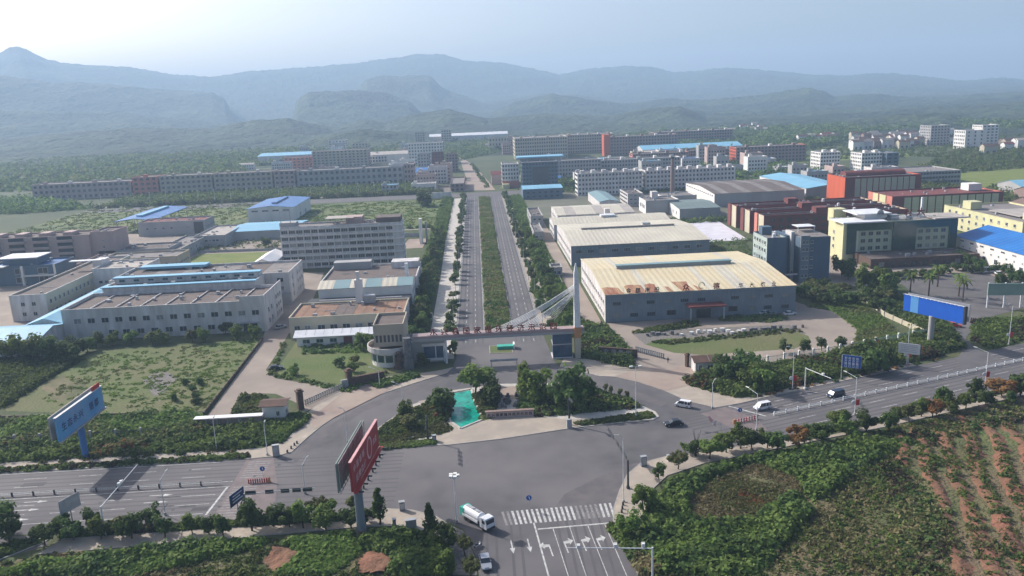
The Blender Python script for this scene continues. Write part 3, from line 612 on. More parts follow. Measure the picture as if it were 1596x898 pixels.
    if kind == 'flat' and (x1 - x0) * (y1 - y0) > 150 and y0 < 700:
        rc = random.Random(int(x0 * 7 + y0)); k = MB()
        for _ in range(int(min(14, 3 + (x1 - x0) / 8))):
            px_, py_ = rc.uniform(X0 + 1.5, X1 - 2.5), rc.uniform(Y0 + 1.5, Y1 - 2.5); a_, b_2 = rc.uniform(.5, 1.7), rc.uniform(.5, 1.4); k.box(px_, px_ + a_, py_, py_ + b_2, h - par, h - par + rc.uniform(.5, 1.5))
        for _ in range(3): px_ = rc.uniform(X0 + 2, X1 - 8); py_ = rc.uniform(Y0 + 1, Y1 - 1.5); k.box(px_, px_ + rc.uniform(3, 6), py_, py_ + .18, h - par + .2, h - par + .38)
        k.build('roof_plant', 'metal_grey', root)
    for wd in wins: windows(root, b, **wd)
    if bands:
        m, zs, t, out = bands; k = MB()
        for z_ in zs: k.box(X0 - out, X1 + out, Y0 - out, Y0, z_, z_ + t); k.box(X0 - out, X0, Y0, Y1, z_, z_ + t); k.box(X1, X1 + out, Y0, Y1, z_, z_ + t)
        k.build('ledge', m, root)
    return root
roofpick = None
def W(face, u0, u1, n, zs, ww, wh, **k): return dict(face=face, u0=u0, u1=u1, n=n, zs=zs, ww=ww, wh=wh, **k)
def part(root, name, m, *boxes, **k):       # boxes in world x, y
    l = root.location; mb = MB()
    for q in boxes: mb.box(q[0] - l.x, q[1] - l.x, q[2] - l.y, q[3] - l.y, q[4] - l.z, q[5] - l.z)
    return mb.build(name, m, root, **k)
def letters(root, text, p0, step, size, m, rz=0, lean=90, extr=.06, name='letter', posts=None):
    """each character a part; p0, step in the root's own space"""
    out = []
    for i, ch in enumerate(text):
        if ch == ' ': continue
        c = bpy.data.curves.new('letter', 'FONT'); c.body = ch; c.size = size; c.extrude = extr; c.offset = .018 * size; c.align_x = 'CENTER'; c.resolution_u = 1
        t = bpy.data.objects.new('tmp', c); COL.objects.link(t); dg = bpy.context.evaluated_depsgraph_get(); me = bpy.data.meshes.new_from_object(t.evaluated_get(dg)); bpy.data.objects.remove(t); me.materials.clear(); me.materials.append(MT[m])
        o = link(name, me, root, tuple(Vector(p0) + Vector(step) * i)); o.rotation_euler = (R(lean), 0, rz); out.append(o)
    return out
def tank(root, x, y, z, r=.8, h=1.6, m='metal_white'):
    l = root.location; mb = MB(); mb.tube((x - l.x, y - l.y, z), (x - l.x, y - l.y, z + h), r, r, 12); mb.tube((x - l.x, y - l.y, z + h), (x - l.x, y - l.y, z + h + .3), r, .2, 12); return mb.build('water_tank', m, root)

# yellow-roofed factory
def roofpick(i, s):
    if s > 0: return 0 if i not in (4, 11, 23) else 1
    return 1 if i in (6, 15, 19, 20, 24) else 0
f = building('factory_hall', 'large blue-grey factory hall with a pale yellow metal roof and rust patches', (42.3, 109.7, 267, 331), 10, 'bluegrey_wall', 'roof_yellow', 'gx', 2.2, panels=28, roofmats=['roof_yellow', 'roof_cream', 'roof_yellow', 'roof_cream'], endwall='white_wall',  # west end in white: sunlight on that side put into the wall colour
  vent=('roof_teal', .14, .8, 2.4, 1.4), wins=[W('S', .015, .99, 11, [6.0], 2.9, 1.3, frame='bluegrey_wall', mull=3, sill=False), W('S', .015, .285, 3, [1.6], 2.9, 1.5, frame='bluegrey_wall', mull=3, sill=False), W('S', .72, .99, 3, [1.8], 2.9, 1.5, frame='bluegrey_wall', mull=3, sill=False),
   W('S', .29, .4, 1, [1.6], 3.2, 1.8, frame='roof_maroon', sill=False), W('S', .64, .7, 1, [1.8], 3.2, 1.8, frame='roof_maroon', sill=False), W('W', .03, .97, 15, [1.5, 6], 2, 1.4)])
# rust patches on the front slope: real sheets laid on it
def patch(root, pts, m, zoff=.16):
    k = MB(); l = root.location; P = []
    for x, y in pts: P.append((x - l.x, y - l.y, 10 + 2.2 * (1 - abs(y - 299) / 32) + zoff))
    k.quad(P); o = k.build('rust_stain', m, root); 
    if sum(p.normal.z * p.area for p in o.data.polygons) < 0: o.data.flip_normals()
patch(f, [(42.2, 266.8), (49, 266.8), (48, 274), (44, 275.5), (42.3, 274.5)], 'roof_rust'); patch(f, [(50.5, 266.8), (57, 266.8), (56.5, 276), (52, 277), (50.2, 275)], 'roof_rust')
patch(f, [(57.6, 266.8), (61, 266.8), (61.5, 276), (60.2, 277.5), (57.7, 276)], 'roof_rust'); patch(f, [(64.5, 266.8), (66.3, 266.8), (65.6, 272.5), (64.4, 272.8)], 'roof_rust'); patch(f, [(69.2, 266.8), (73.8, 266.8), (73, 272), (73.5, 277.5), (68, 278), (68.6, 273)], 'roof_rust'); patch(f, [(75, 266.8), (76.5, 266.8), (75.5, 272), (74.6, 273)], 'roof_rust')
part(f, 'fascia', 'bluegrey_wall', (42.3, 109.7, 266.75, 266.97, 9.1, 9.95)); part(f, 'entrance_canopy', 'roof_maroon', (70.5, 83.5, 261.8, 266.9, 5.0, 5.6)); part(f, 'canopy_post', 'metal_grey', (71, 71.4, 262, 262.4, 0, 5)); part(f, 'canopy_post', 'metal_grey', (82.6, 83, 262, 262.4, 0, 5)); part(f, 'door', 'glass_dark', (74.5, 79.5, 266.8, 266.95, 0, 3.2))
l = f.location
letters(f, '金鹏南股', (50.6 - l.x, 267.3 - l.y, 10.3), (3.3, 0, 0), 1.9, 'letter_dark'); letters(f, '众', (70.8 - l.x, 267.3 - l.y, 10.3), (3, 0, 0), 2.5, 'letter_red'); letters(f, '德', (81.5 - l.x, 267.3 - l.y, 10.3), (3, 0, 0), 2.4, 'letter_red'); letters(f, '华大农业', (90.2 - l.x, 267.3 - l.y, 10.3), (3.9, 0, 0), 1.7, 'letter_dark')
mb = MB()
for i in range(14): a, c = i * 2 * math.pi / 16 - .2, (i + 1) * 2 * math.pi / 16 - .2; mb.tube((1.05 * math.cos(a), 0, 1.05 * math.sin(a)), (1.05 * math.cos(c), 0, 1.05 * math.sin(c)), .16, .16, 5)
mb.build('ring_emblem', 'olive_wall', f, (76.3 - l.x, 267.3 - l.y, 11.6))
mb = MB()
for x in [49, 52.3, 55.6, 58.9, 70.8, 76.3, 81.5, 90.2, 94.1, 98, 101.9]: mb.tube((x - l.x, 267.4 - l.y, 10), (x - l.x, 268.8 - l.y, 11.8), .05, .05, 4)
mb.build('letter_frame', 'metal_grey', f)
roofpick = None
g = building('factory_hall', 'grey-white factory hall with a cream roof and dark ridge line, behind the yellow-roofed hall', (42, 107.5, 364.5, 429), 9.5, 'bluegrey_wall', 'roof_cream', 'gx', 2.2, panels=14, roofmats=['roof_cream'], endwall='white_wall', vent=('roof_grey', .14, .86, 1.2, .8),  # white west end again carries the sunlit side in its colour
  wins=[W('S', .01, .97, 11, [5.8], 3, 1.7, frame='white_wall', mull=3, sill=False), W('W', .03, .97, 14, [1.5, 5.6], 2, 1.4)])
part(g, 'roof_hatch', 'metal_grey', (84, 88, 404, 407, 11, 12.4))
letters(g, '湘南机械制造', (45.5 - g.location.x, 364.3 - g.location.y, 7.6), (1.7, 0, 0), 1.4, 'roof_teal', extr=.03)
g = building('factory_hall', 'long low hall with a cream strip roof, third of the halls beside the avenue', (41, 106, 436, 463), 8.5, 'white_wall', 'roof_cream', 'gx', 1.8, panels=10, roofmats=['roof_cream'], wins=[W('W', .05, .95, 7, [1.4, 5], 2, 1.3)])
part(g, 'ridge_cowl', 'metal_white', (69, 77, 446, 452, 10.2, 11.2)); part(g, 'roof_house', 'white_wall', (73, 76, 458, 461, 9, 13))
building('factory_hall', 'small cream-roofed hall at the far end of the factory row', (46.6, 93, 471, 511), 8.5, 'white_wall', 'roof_cream', 'gx', 1.8, panels=8, roofmats=['roof_cream', 'roof_pale', 'roof_cream'], wins=[W('W', .05, .95, 7, [1.4, 5], 2, 1.3)])
# gate lodge style sheds on the lane
building('lane_shed', 'low grey flat-roofed shed beside the lane near the cream hall', (29.5, 35, 434, 466), 5.5, 'grey_wall', 'roof_grey', wins=[W('W', .1, .9, 5, [2], 1.6, 1.3), W('S', .1, .9, 2, [2], 1.5, 1.3)])
building('lane_shed', 'dark two-storey block beside the avenue trees with white gable edge', (31.5, 39, 484, 522), 7, 'grey_wall', 'roof_brown', wins=[W('W', .1, .9, 7, [1.3, 4.2], 1.6, 1.3), W('S', .1, .9, 2, [1.3, 4.2], 1.5, 1.3)])
building('lane_shed', 'small dark kiosk at the lawn edge beside the factory lane', (30.5, 35.5, 344, 352), 4.2, 'grey_wall', 'roof_grey', wins=[W('S', .1, .9, 2, [1], 1.6, 1.6, glass='glass_blue')])
building('shed', 'blue-walled hall with a pale blue roof beyond the avenue trees', (35, 66, 622, 650), 8, 'dark_blue_wall', 'roof_lightblue', 'gx', 1.3, wins=[W('S', .05, .95, 6, [1.5, 4.6], 2, 1.2, joined=True)])
building('shed', 'small shed with teal sheet roof between the factories and white blocks', (83, 96.5, 543, 600), 6, 'white_wall', 'roof_teal', 'gy', 1.2)
# grey tower block
t = building('office_block', 'tall blue-grey office block rising behind the yellow-roofed factory', (115, 123, 310.3, 327), 19, 'dark_blue_wall', 'roof_grey', endwall='palegreen_wall', wins=[W('W', .06, .94, 5, [2, 5.6, 9.2, 12.8, 16], 1.7, 1.5, frame='palegreen_wall')])
part(t, 'stair_tower', 'white_wall', (127.0, 128.4, 316, 322.4, 0, 20)); part(t, 'wing_wall', 'dark_blue_wall', (123, 127, 318, 330, 0, 18.4)); o = part(t, 'east_wing', 'dark_blue_wall', (128.4, 141, 310.5, 330, 0, 18.5)); part(t, 'wing_roof', 'roof_grey', (128.6, 140.8, 310.7, 329.8, 18.5, 18.62))
part(t, 'front_bay', 'bluegrey_wall', (128.5, 132.2, 309.6, 310.5, 0, 19.4)); part(t, 'rooftop_hut', 'dark_blue_wall', (117, 121, 322, 326, 18.5, 21.6)); part(t, 'roof_awning', 'roof_white', (132, 139.5, 322, 328.5, 20.8, 21.0)); part(t, 'awning_post', 'metal_white', (132.2, 132.4, 322.2, 322.4, 18.6, 20.8)); part(t, 'awning_post', 'metal_white', (139, 139.2, 322.2, 322.4, 18.6, 20.8))
for z_ in (2.2, 5.8, 9.4, 13, 16): 
    for x in (129.6, 131.1): link('window', win_mesh(1, 1.5), t, (x - t.location.x, 309.58 - t.location.y, z_))
    link('window', win_mesh(1.1, 1.3), t, (133.4 - t.location.x, 310.48 - t.location.y, z_))
tank(t, 119, 314, 18.4); tank(t, 121.3, 319, 18.4, .6)
part(t, 'link_wall', 'white_wall', (122.5, 127.3, 309, 309.3, 3.6, 4.2))
letters(t, 'A', (127.7 - t.location.x, 315.9 - t.location.y, 2.2), (1, 0, 0), 2.2, 'letter_red')
# green glass office
t = building('office_block', 'pale green office block with dark glass centre and top storey, white slab roof', (163, 214.5, 345, 362), 17.4, 'olive_wall', 'roof_pale', endwall='yellow_wall', par=.3,
   wins=[W('S', .13, .40, 4, [4.8, 8.2, 11.4], 2.2, 1.8, frame='olive_wall'), W('S', .64, .91, 4, [4.8, 8.2, 11.4], 2.2, 1.8, frame='olive_wall'), W('W', .2, .5, 1, [4.6, 8, 11.2], 1.6, 1.6)])
part(t, 'curtain_wall', 'glass_green', (184.7, 195.3, 344.1, 345, 3, 17.2)); part(t, 'top_glazing', 'glass_green', (163.8, 184.7, 344.4, 345, 13.9, 17.2)); part(t, 'top_glazing', 'glass_green', (195.3, 214.3, 344.4, 345, 13.9, 17.2)); part(t, 'side_glazing', 'glass_green', (163.9, 168, 344.5, 345, 3.4, 13.9)); part(t, 'side_glazing', 'glass_green', (210.6, 214.3, 344.5, 345, 3.4, 13.9))
part(t, 'roof_slab', 'roof_white', (161, 181, 342.8, 356, 17.55, 18.1)); part(t, 'roof_slab', 'roof_pale', (203, 219, 343.4, 358, 17.55, 18.05)); part(t, 'corner_column', 'yellow_wall', (161.4, 162.2, 343.2, 344, 0, 17.5)); part(t, 'upper_storey', 'white_clean', (174, 184, 350, 362, 18.1, 20.2)); part(t, 'upper_roof', 'roof_white', (170, 186, 349, 364, 20.2, 20.6)); part(t, 'roof_hut', 'yellow_wall', (166, 172, 364, 370, 15, 21))
part(t, 'roof_plant', 'metal_grey', (186, 190, 350, 353, 17.6, 19.4), (192, 194, 348, 351, 17.6, 19), (196, 201, 352, 354, 17.6, 19.3)); letters(t, '兴', (193.6 - t.location.x, 349 - t.location.y, 18.5), (1, 0, 0), 4, 'letter_red'); letters(t, '大', (199.5 - t.location.x, 349 - t.location.y, 18.9), (1, 0, 0), 4, 'letter_red'); part(t, 'flue', 'metal_white', (201.2, 202, 352, 352.8, 17.6, 26.5))
part(t, 'letter_rail', 'metal_white', (186, 204, 348.9, 349.1, 18.3, 18.6), (186, 204, 348.9, 349.1, 17.6, 17.75)); part(t, 'vertical_fin', 'white_clean', (168.3, 168.6, 344.0, 344.4, 2, 14)); mb = MB(); mb.tube((180.8 - t.location.x, 349 - t.location.y, 20.6), (180.8 - t.location.x, 349.4 - t.location.y, 20.6), 1.6, 1.6, 14); mb.build('round_emblem', 'metal_grey', t)
building('podium', 'low dark stone podium in front of the pale green office block', (167, 215, 328, 343.9), 4.2, 'stone_brown', 'roof_brown', par=.3, wins=[W('S', .05, .95, 9, [.6], 2.6, 2.2, glass='glass_dark', frame='stone_brown', sill=False)])
building('warehouse', 'white warehouse with a vivid blue gable roof at the right', (217, 247, 282, 350), 8.5, 'white_clean', 'roof_blue_vivid', 'gy', 4, wins=[W('W', .03, .97, 8, [1], 2.2, 2.2), W('W', .03, .97, 9, [6.6], 2.6, .8, sill=False), W('W', .06, .94, 12, [4.2], .9, .9, sill=False)])
b_ = building('dormitory', 'pale yellow four-storey block beyond the blue-roofed warehouse', (254, 290, 358, 422), 11.5, 'yellow_wall', 'roof_grey', wins=[W('W', .04, .96, 10, [1.2, 4.8, 8.2], 1.7, 1.6), W('S', .2, .8, 4, [1.2, 4.8, 8.2], 1.5, 1.5)]); part(b_, 'stair_house', 'yellow_wall', (258, 264, 405, 412, 11, 15)); part(b_, 'stair_house', 'yellow_wall', (262, 270, 366, 370, 11, 14)); part(b_, 'roof_slab', 'roof_pale', (262, 280, 372, 396, 11.6, 12))
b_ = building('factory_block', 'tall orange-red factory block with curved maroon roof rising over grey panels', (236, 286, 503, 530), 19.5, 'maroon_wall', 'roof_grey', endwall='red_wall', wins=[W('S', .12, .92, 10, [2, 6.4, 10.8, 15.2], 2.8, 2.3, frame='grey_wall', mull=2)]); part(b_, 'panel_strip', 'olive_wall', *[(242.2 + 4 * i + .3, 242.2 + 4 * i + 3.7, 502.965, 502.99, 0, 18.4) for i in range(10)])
mb = MB(); mb.extr([(math.cos(a) * 4.2, math.sin(a) * 2.2 + 1) for a in [i * math.pi / 8 for i in range(9)]] + [(-4.2, 0), (4.2, 0)], -20, 20); o = mb.build('barrel_roof', 'roof_maroon', b_, (0, 1, 19)); o.rotation_euler = (0, 0, R(90))
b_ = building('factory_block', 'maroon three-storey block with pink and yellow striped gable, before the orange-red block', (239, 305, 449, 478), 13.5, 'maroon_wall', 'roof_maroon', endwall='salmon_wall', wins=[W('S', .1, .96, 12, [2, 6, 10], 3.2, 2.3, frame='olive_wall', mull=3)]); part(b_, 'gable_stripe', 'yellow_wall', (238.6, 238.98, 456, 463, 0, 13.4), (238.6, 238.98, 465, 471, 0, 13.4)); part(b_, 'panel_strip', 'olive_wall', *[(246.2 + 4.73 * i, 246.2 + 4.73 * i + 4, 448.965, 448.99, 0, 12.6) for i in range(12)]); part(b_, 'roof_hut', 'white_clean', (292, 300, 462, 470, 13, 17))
for i, (ya, yb, lb) in enumerate(((408, 421, 'nearest'), (427, 441, 'middle'), (447, 461, 'farthest'))):
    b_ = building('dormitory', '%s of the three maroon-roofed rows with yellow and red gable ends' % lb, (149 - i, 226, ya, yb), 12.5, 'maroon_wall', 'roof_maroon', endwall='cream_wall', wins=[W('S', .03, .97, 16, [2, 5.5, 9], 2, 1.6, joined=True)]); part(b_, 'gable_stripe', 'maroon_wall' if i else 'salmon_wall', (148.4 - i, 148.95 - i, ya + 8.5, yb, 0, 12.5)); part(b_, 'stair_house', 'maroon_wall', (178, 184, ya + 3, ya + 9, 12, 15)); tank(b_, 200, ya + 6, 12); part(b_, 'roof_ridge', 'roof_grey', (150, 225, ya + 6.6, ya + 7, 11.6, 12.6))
building('warehouse', 'big white-walled warehouse with a brown patched roof', (160, 222, 533, 608), 9, 'grey_wall', 'roof_brown', 'gx', 2, panels=12, roofmats=['roof_brown', 'roof_grey', 'roof_brown'], endwall='white_clean', wins=[W('W', .03, .97, 14, [6.8], 2.6, 1, sill=False)])
building('warehouse', 'small grey-roofed shed with white end wall in front of the brown-roofed warehouse', (124.5, 150, 487, 529), 6.5, 'grey_wall', 'roof_green', 'gx', 1.2, endwall='white_clean', wins=[W('W', .1, .9, 4, [2.4], 2, 1.8)])
building('workshop', 'three-storey grey workshop with long brown flat roof before the white blocks', (105, 116, 556, 587), 9, 'grey_wall', 'roof_brown', endwall='white_wall', wins=[W('W', .05, .95, 9, [1.6, 4.4, 7], 1.9, 1.1, joined=True), W('S', .1, .9, 3, [1.6, 4.4, 7], 1.8, 1.1)])
b_ = building('workshop', 'grey brick workshop with small white stair tower beside the chimney', (109, 131, 514, 536), 9, 'grey_wall', 'roof_grey', endwall='white_clean', wins=[W('W', .15, .85, 3, [3.5], 3, 2.6)]); part(b_, 'stair_tower', 'white_wall', (116, 120, 528, 534, 8, 13))
building('workshop', 'low white-ended shed at the foot of the brown chimney', (128, 152, 548, 572), 7, 'grey_wall', 'roof_grey', endwall='white_clean', wins=[W('S', .1, .9, 4, [2.4], 2, 1.8)])
WHB = (229, 262, 547, 640)
ch = thing('chimney', 'tall tapering brown brick chimney among the factory roofs', 'chimney', (152, 618, 0)); MB().tube((0, 0, 0), (0, 0, 27), 1.9, 1.2, 14).build('shaft', 'brown_wall', ch); MB().tube((0, 0, 27), (0, 0, 28.4), 1.5, 1.5, 14).build('cap_ring', 'metal_dark', ch)
s = building('warehouse', 'white warehouse with a light blue roof beyond the maroon-roofed rows', WHB, 8, 'grey_wall', 'roof_lightblue', 'gy', 2, endwall='white_clean', wins=[W('W', .03, .97, 12, [1.4, 4.6], 2, 1.2, joined=True)])

# white dormitory blocks and far blocks on the right
def block(label, b, h, wall, ww='S', n=20, rows=5, end=None, roof='roof_grey', wn=6, name='apartment_block', tanks=0, frac=.5, jw=None):
    fh = h / rows; zs = [fh * i + fh * .28 for i in range(rows)]; L = b[1] - b[0]
    r = building(name, label, b, h, wall, roof, endwall=end, wins=[W('S', .01, .99, n, zs, L / n * frac, fh * .48, joined=True), W('W' if b[0] > 0 else 'E', .04, .96, wn, zs, (b[3] - b[2]) / wn * .45, fh * .48, joined=True)])
    for i in range(tanks):
        x = b[0] + L * (i + .5) / tanks; part(r, 'stair_house', 'white_clean' if i % 2 else wall, (x - 1.6, x + 1.6, b[2] + 2, b[2] + 6, h - .8, h + 2.2))
    return r
block('white five-storey block with bright window gables, nearest of the pale blocks', (79, 131, 630, 646), 17.5, 'white_wall', n=19, rows=5, end='white_clean', tanks=6); block('long white five-storey block with a row of roof huts behind the brown warehouse', (134, 207, 634, 652), 17, 'white_wall', n=25, rows=5, end='white_clean', tanks=9)
block('grey-beige long block behind the white five-storey blocks', (118, 200, 780, 800), 15, 'grey_wall', n=28, rows=4, end='white_clean', tanks=5); block('pink-topped brown block right of the grey-beige long block', (170, 232, 870, 890), 13, 'brown_wall', n=22, rows=4, end='salmon_wall', tanks=4); block('low brown block beside the red-ended block', (228, 300, 885, 905), 13, 'brown_wall', n=24, rows=4, tanks=5)
block('brown block with two red end towers', (276, 352, 845, 868), 17, 'brown_wall', n=20, rows=5, end='red_wall', tanks=3); r = block('beige six-storey block with sunlit cream gable, farthest up the avenue', (50, 118, 1035, 1090), 27, 'beige_wall', n=22, rows=6, end='cream_wall', tanks=4)
block('beige six-storey block joined behind the cream-gabled one', (122, 190, 1105, 1150), 25, 'beige_wall', n=20, rows=6, tanks=5); r = block('dark block with an orange-red tower end', (168, 260, 1030, 1060), 24, 'brown_wall', n=24, rows=6, tanks=5); part(r, 'end_tower', 'red_wall', (164, 172, 1028, 1045, 0, 27)); block('dark long block at the foot of the hills', (262, 380, 1180, 1215), 20, 'brown_wall', n=30, rows=5, tanks=6)
building('warehouse', 'long shed with pale blue roof and white gable near the far blocks', (205, 330, 985, 1030), 9, 'white_wall', 'roof_lightblue', 'gx', 4); building('warehouse', 'low cream shed before the long pale blue roof', (196, 240, 960, 980), 7, 'cream_wall', 'roof_pale', 'gx', 2)
r = block('tall blue-grey block with a curved pale blue roof canopy', (39, 70, 694, 712), 23, 'dark_blue_wall', n=11, rows=7, frac=.6); part(r, 'roof_canopy', 'roof_lightblue', (36, 78, 715, 735, 25, 26.2)); part(r, 'canopy_post', 'white_wall', (38, 76, 720, 722, 20, 25)); part(r, 'glass_bay', 'glass_dark', (48, 62, 693.3, 694, 0, 19))
r = block('white block with pink ground floor on the far crossing corner', (22, 37, 712, 735), 21, 'white_clean', n=6, rows=6, wn=8, end='cream_wall'); part(r, 'ground_floor', 'salmon_wall', (22, 37, 711.2, 712, 0, 6)); part(r, 'corner_shop', 'yellow_wall', (22, 28, 705, 711, 0, 4))
block('grey slab behind the blue canopy block', (72, 118, 760, 780), 18, 'grey_wall', n=16, rows=5); building('arch_gate', 'pink arched market gate beside the far avenue', (13, 22, 745, 760), 9, 'pink_wall', 'roof_maroon', 'gx', 3)
# white apartment pair, far right
for i, (x0, y0, lb) in enumerate(((322, 740, 'left one'), (348, 712, 'right one'))):
    r = block('white stepped apartment block with balconies, %s of the pair' % lb, (x0, x0 + 19, y0, y0 + 22), 16.5, 'white_clean', n=7, rows=5, end='white_clean', tanks=2, frac=.6)
block('dark blue stair block beside the white apartment pair', (368, 379, 706, 730), 16, 'dark_blue_wall', n=2, rows=5); block('glassy grey low hall beyond the orange-red block', (322, 372, 600, 640), 10, 'grey_wall', n=20, rows=3, frac=.8); block('grey eleven-window tower by the village', (556, 580, 965, 990), 24, 'grey_wall', n=6, rows=7); block('white blank tower by the village', (555, 578, 893, 915), 21, 'white_clean', n=3, rows=5, frac=.2, end='white_clean'); block('white tower with balcony frames at the village edge', (598, 618, 930, 950), 24, 'white_clean', n=4, rows=7, end='white_clean')
building('barn', 'long barn with pale blue roof at the right edge of the fields', (365, 470, 520, 545), 6, 'grey_wall', 'roof_lightblue', 'gx', 3); building('barn', 'brown-roofed farm barn at the right edge', (352, 420, 488, 508), 6, 'brown_wall', 'tile_brown', 'gx', 3); building('barn', 'second brown tile-roofed barn in front of the farm barn', (318, 362, 440, 462), 5.5, 'brown_wall', 'tile_brown', 'gx', 4); building('barn', 'smallest brown tile-roofed barn, nearest the yellow block', (316, 350, 415, 432), 5, 'brown_wall', 'tile_brown', 'gx', 4)

# ---- left side
r = building('dormitory', 'white six-storey dormitory slab with rows of dark windows', (-97.5, -38.6, 390, 403), 21, 'white_wall', 'roof_grey', bands=('white_clean', [3.1 + 3.3 * i for i in range(6)], .45, .5), wins=[W('S', .0, .93, 15, [1.0 + 3.3 * i for i in range(6)], 3.2, 1.75, mull=2, sill=False, skip=lambda i, z: z == 0 and i < 3), W('E', .3, .7, 1, [4.3 + 3.3 * i for i in range(5)], 1.5, 1.4)])
part(r, 'roof_canopy', 'roof_pale', (-76, -62, 392, 402, 23.6, 23.9)); part(r, 'stair_house', 'pink_wall', (-66, -58, 394, 402, 20, 24)); part(r, 'stair_house', 'roof_brown', (-51, -39, 391, 402, 20.5, 23.5)); part(r, 'stair_house', 'grey_wall', (-98, -90, 391, 397, 20, 23)); part(r, 'sign_frame', 'metal_grey', (-97, -96.7, 390, 390.3, 23, 29), (-92.4, -92.1, 390, 390.3, 23, 29), (-97, -92.1, 390, 390.3, 28.6, 28.9)); part(r, 'pier', 'white_clean', *[(-97.5 + 3.65 * i - .12, -97.5 + 3.65 * i + .12, 389.4, 390, 0, 20.3) for i in range(16)])
ac = MB().box(-.45, .45, -.35, 0, 0, .6).mesh('air_conditioner', 'metal_white'); ra = random.Random(4)
for z_ in range(6):
    for i in range(15):
        if ra.random() < .4: link('air_conditioner', ac, r, (-97.5 + 3.65 * i + .7 - r.location.x, 389.45 - r.location.y, 3.3 * z_ + 3.6))
r = building('factory_hall', 'long white two-storey factory beside the lawn, front of the left works', (-149.5, -78.2, 279, 304), 11.5, 'white_wall', 'roof_brown', par=1.0, panels=8, roofmats=['roof_brown'], wins=[W('S', .04, .985, 14, [6.2], 2.6, 1.9), W('S', .2, .9, 10, [1.6], 2.6, 1.9), W('E', .1, .45, 2, [2, 6], 1.5, 1.8), W('E', .6, .95, 3, [1.5, 4.5, 8], 1.6, 1.6)])
part(r, 'end_parapet', 'white_wall', (-87, -78.15, 279.0, 279.35, 11.6, 13.3), (-78.5, -78.15, 279.35, 304, 11.6, 13.3)); part(r, 'roof_joint', 'white_wall', *[(-140.7 + 8.85 * i - .15, -140.7 + 8.85 * i + .15, 280, 303.5, 10.6, 11.0) for i in range(7)]); part(r, 'door', 'metal_dark', (-86.5, -81.5, 278.8, 279, 0, 3.4)); part(r, 'door_hood', 'grey_wall', (-87, -81, 277.6, 278.9, 3.5, 3.8))
r = building('factory_hall', 'white clerestory hall with two thin pale blue roof strips between flat-roofed works', (-146, -88, 304.3, 318.6), 13.2, 'white_wall', 'roof_grey', par=.5, wins=[W('E', .2, .8, 2, [7], 1.5, 1.3)]); part(r, 'blue_strip', 'roof_lightblue', (-146.5, -87.5, 303.6, 306.4, 13.35, 13.7)); part(r, 'clerestory', 'white_wall', (-145, -88.5, 313, 318, 12.8, 15)); part(r, 'blue_strip', 'roof_lightblue', (-145.5, -88, 312.4, 316, 15.02, 15.4))
for i in range(10): link('window', win_mesh(2.2, .9, 'glass_dark', 'roof_lightblue', 1, False), r, (-142 + 5.6 * i - r.location.x, 312.97 - r.location.y, 13.6))
r = building('factory_hall', 'white three-storey works with brown panelled roof behind the blue strips', (-150, -78.4, 319, 345), 13, 'white_wall', 'roof_brown', par=.8, panels=12, roofmats=['roof_brown', 'roof_grey', 'roof_brown'], wins=[W('S', .8, 1, 2, [9.2, 5.8, 2.4], 2.6, 1.7), W('E', .05, .4, 1, [2, 5.6, 9.2], 1.2, 1.8), W('E', .5, .95, 3, [2, 5.6, 9.2], 1.5, 1.6)]); part(r, 'blue_strip', 'roof_lightblue', (-146, -118, 340, 345.5, 13.0, 14)); part(r, 'link_block', 'grey_wall', (-82, -77.9, 317, 318.9, 0, 4.6))
building('shed', 'low white sheds along the works back yard', (-120, -88, 352, 362), 5.5, 'white_wall', 'roof_pale', 'gx', 1.2, wins=[W('S', .1, .9, 6, [2.4], 1.8, 1.2)]); building('shed', 'white shed with a slanting pale roof beside the dormitory slab', (-108, -98, 372, 398), 7, 'white_clean', 'roof_white', 'gy', 2.2)
r = building('office_block', 'long white two-storey office wing running away from the camera', (-186, -172, 312, 392), 10.5, 'white_wall', 'roof_brown', wins=[W('E', .02, .98, 22, [1.8, 6], 1.5, 1.9), W('S', .2, .8, 2, [2, 6], 1.6, 1.6)], endwall='cream_wall'); part(r, 'stair_house', 'white_clean', (-176, -172, 362, 370, 10, 14)); part(r, 'roof_slab', 'roof_white', (-186, -172, 361, 364, 14, 14.4))
r = building('shed', 'arched pale blue roof shed between the office wing and the white factory', (-166, -151, 284, 345), 5.2, 'white_wall', 'roof_lightblue', 'gy', 2.4); part(r, 'end_shade', 'glass_dark', (-165, -152, 283.5, 283.9, 1, 5.4))
r = building('shed', 'low shed with two pale blue roof strips at the left edge', (-215, -150, 262, 284), 5.4, 'white_wall', 'roof_lightblue', 'gx', 2.2)
r = building('villa', 'blue-grey boxy house with white framed terraces and dark openings', (-236, -204, 383, 402), 9.5, 'dark_blue_wall', 'roof_blue', wins=[W('S', .3, .98, 2, [1.2, 5.4], 4.6, 2.8, frame='white_clean'), W('E', .3, .6, 1, [3], 1.4, 1.6)]); part(r, 'terrace_frame', 'white_clean', (-220, -219, 382, 383, 0, 9.4), (-204.6, -204, 382, 383, 0, 9.4), (-220, -204, 381.4, 383, 4.4, 5)); part(r, 'roof_terrace', 'dark_blue_wall', (-230, -214, 386, 398, 9.2, 12.6)); part(r, 'terrace_roof', 'roof_white', (-232, -213, 385, 399, 12.6, 13)); part(r, 'terrace_roof', 'roof_white', (-240, -226, 379, 384, 9.6, 10))
r = building('apartment_block', 'pink-brown five-storey apartment block with dark recessed balconies', (-330, -208, 428, 446), 16.5, 'pink_wall', 'roof_brown', wins=[W('E', .2, .8, 2, [2, 5.3, 8.6, 12], 1.3, 1.4)]); 
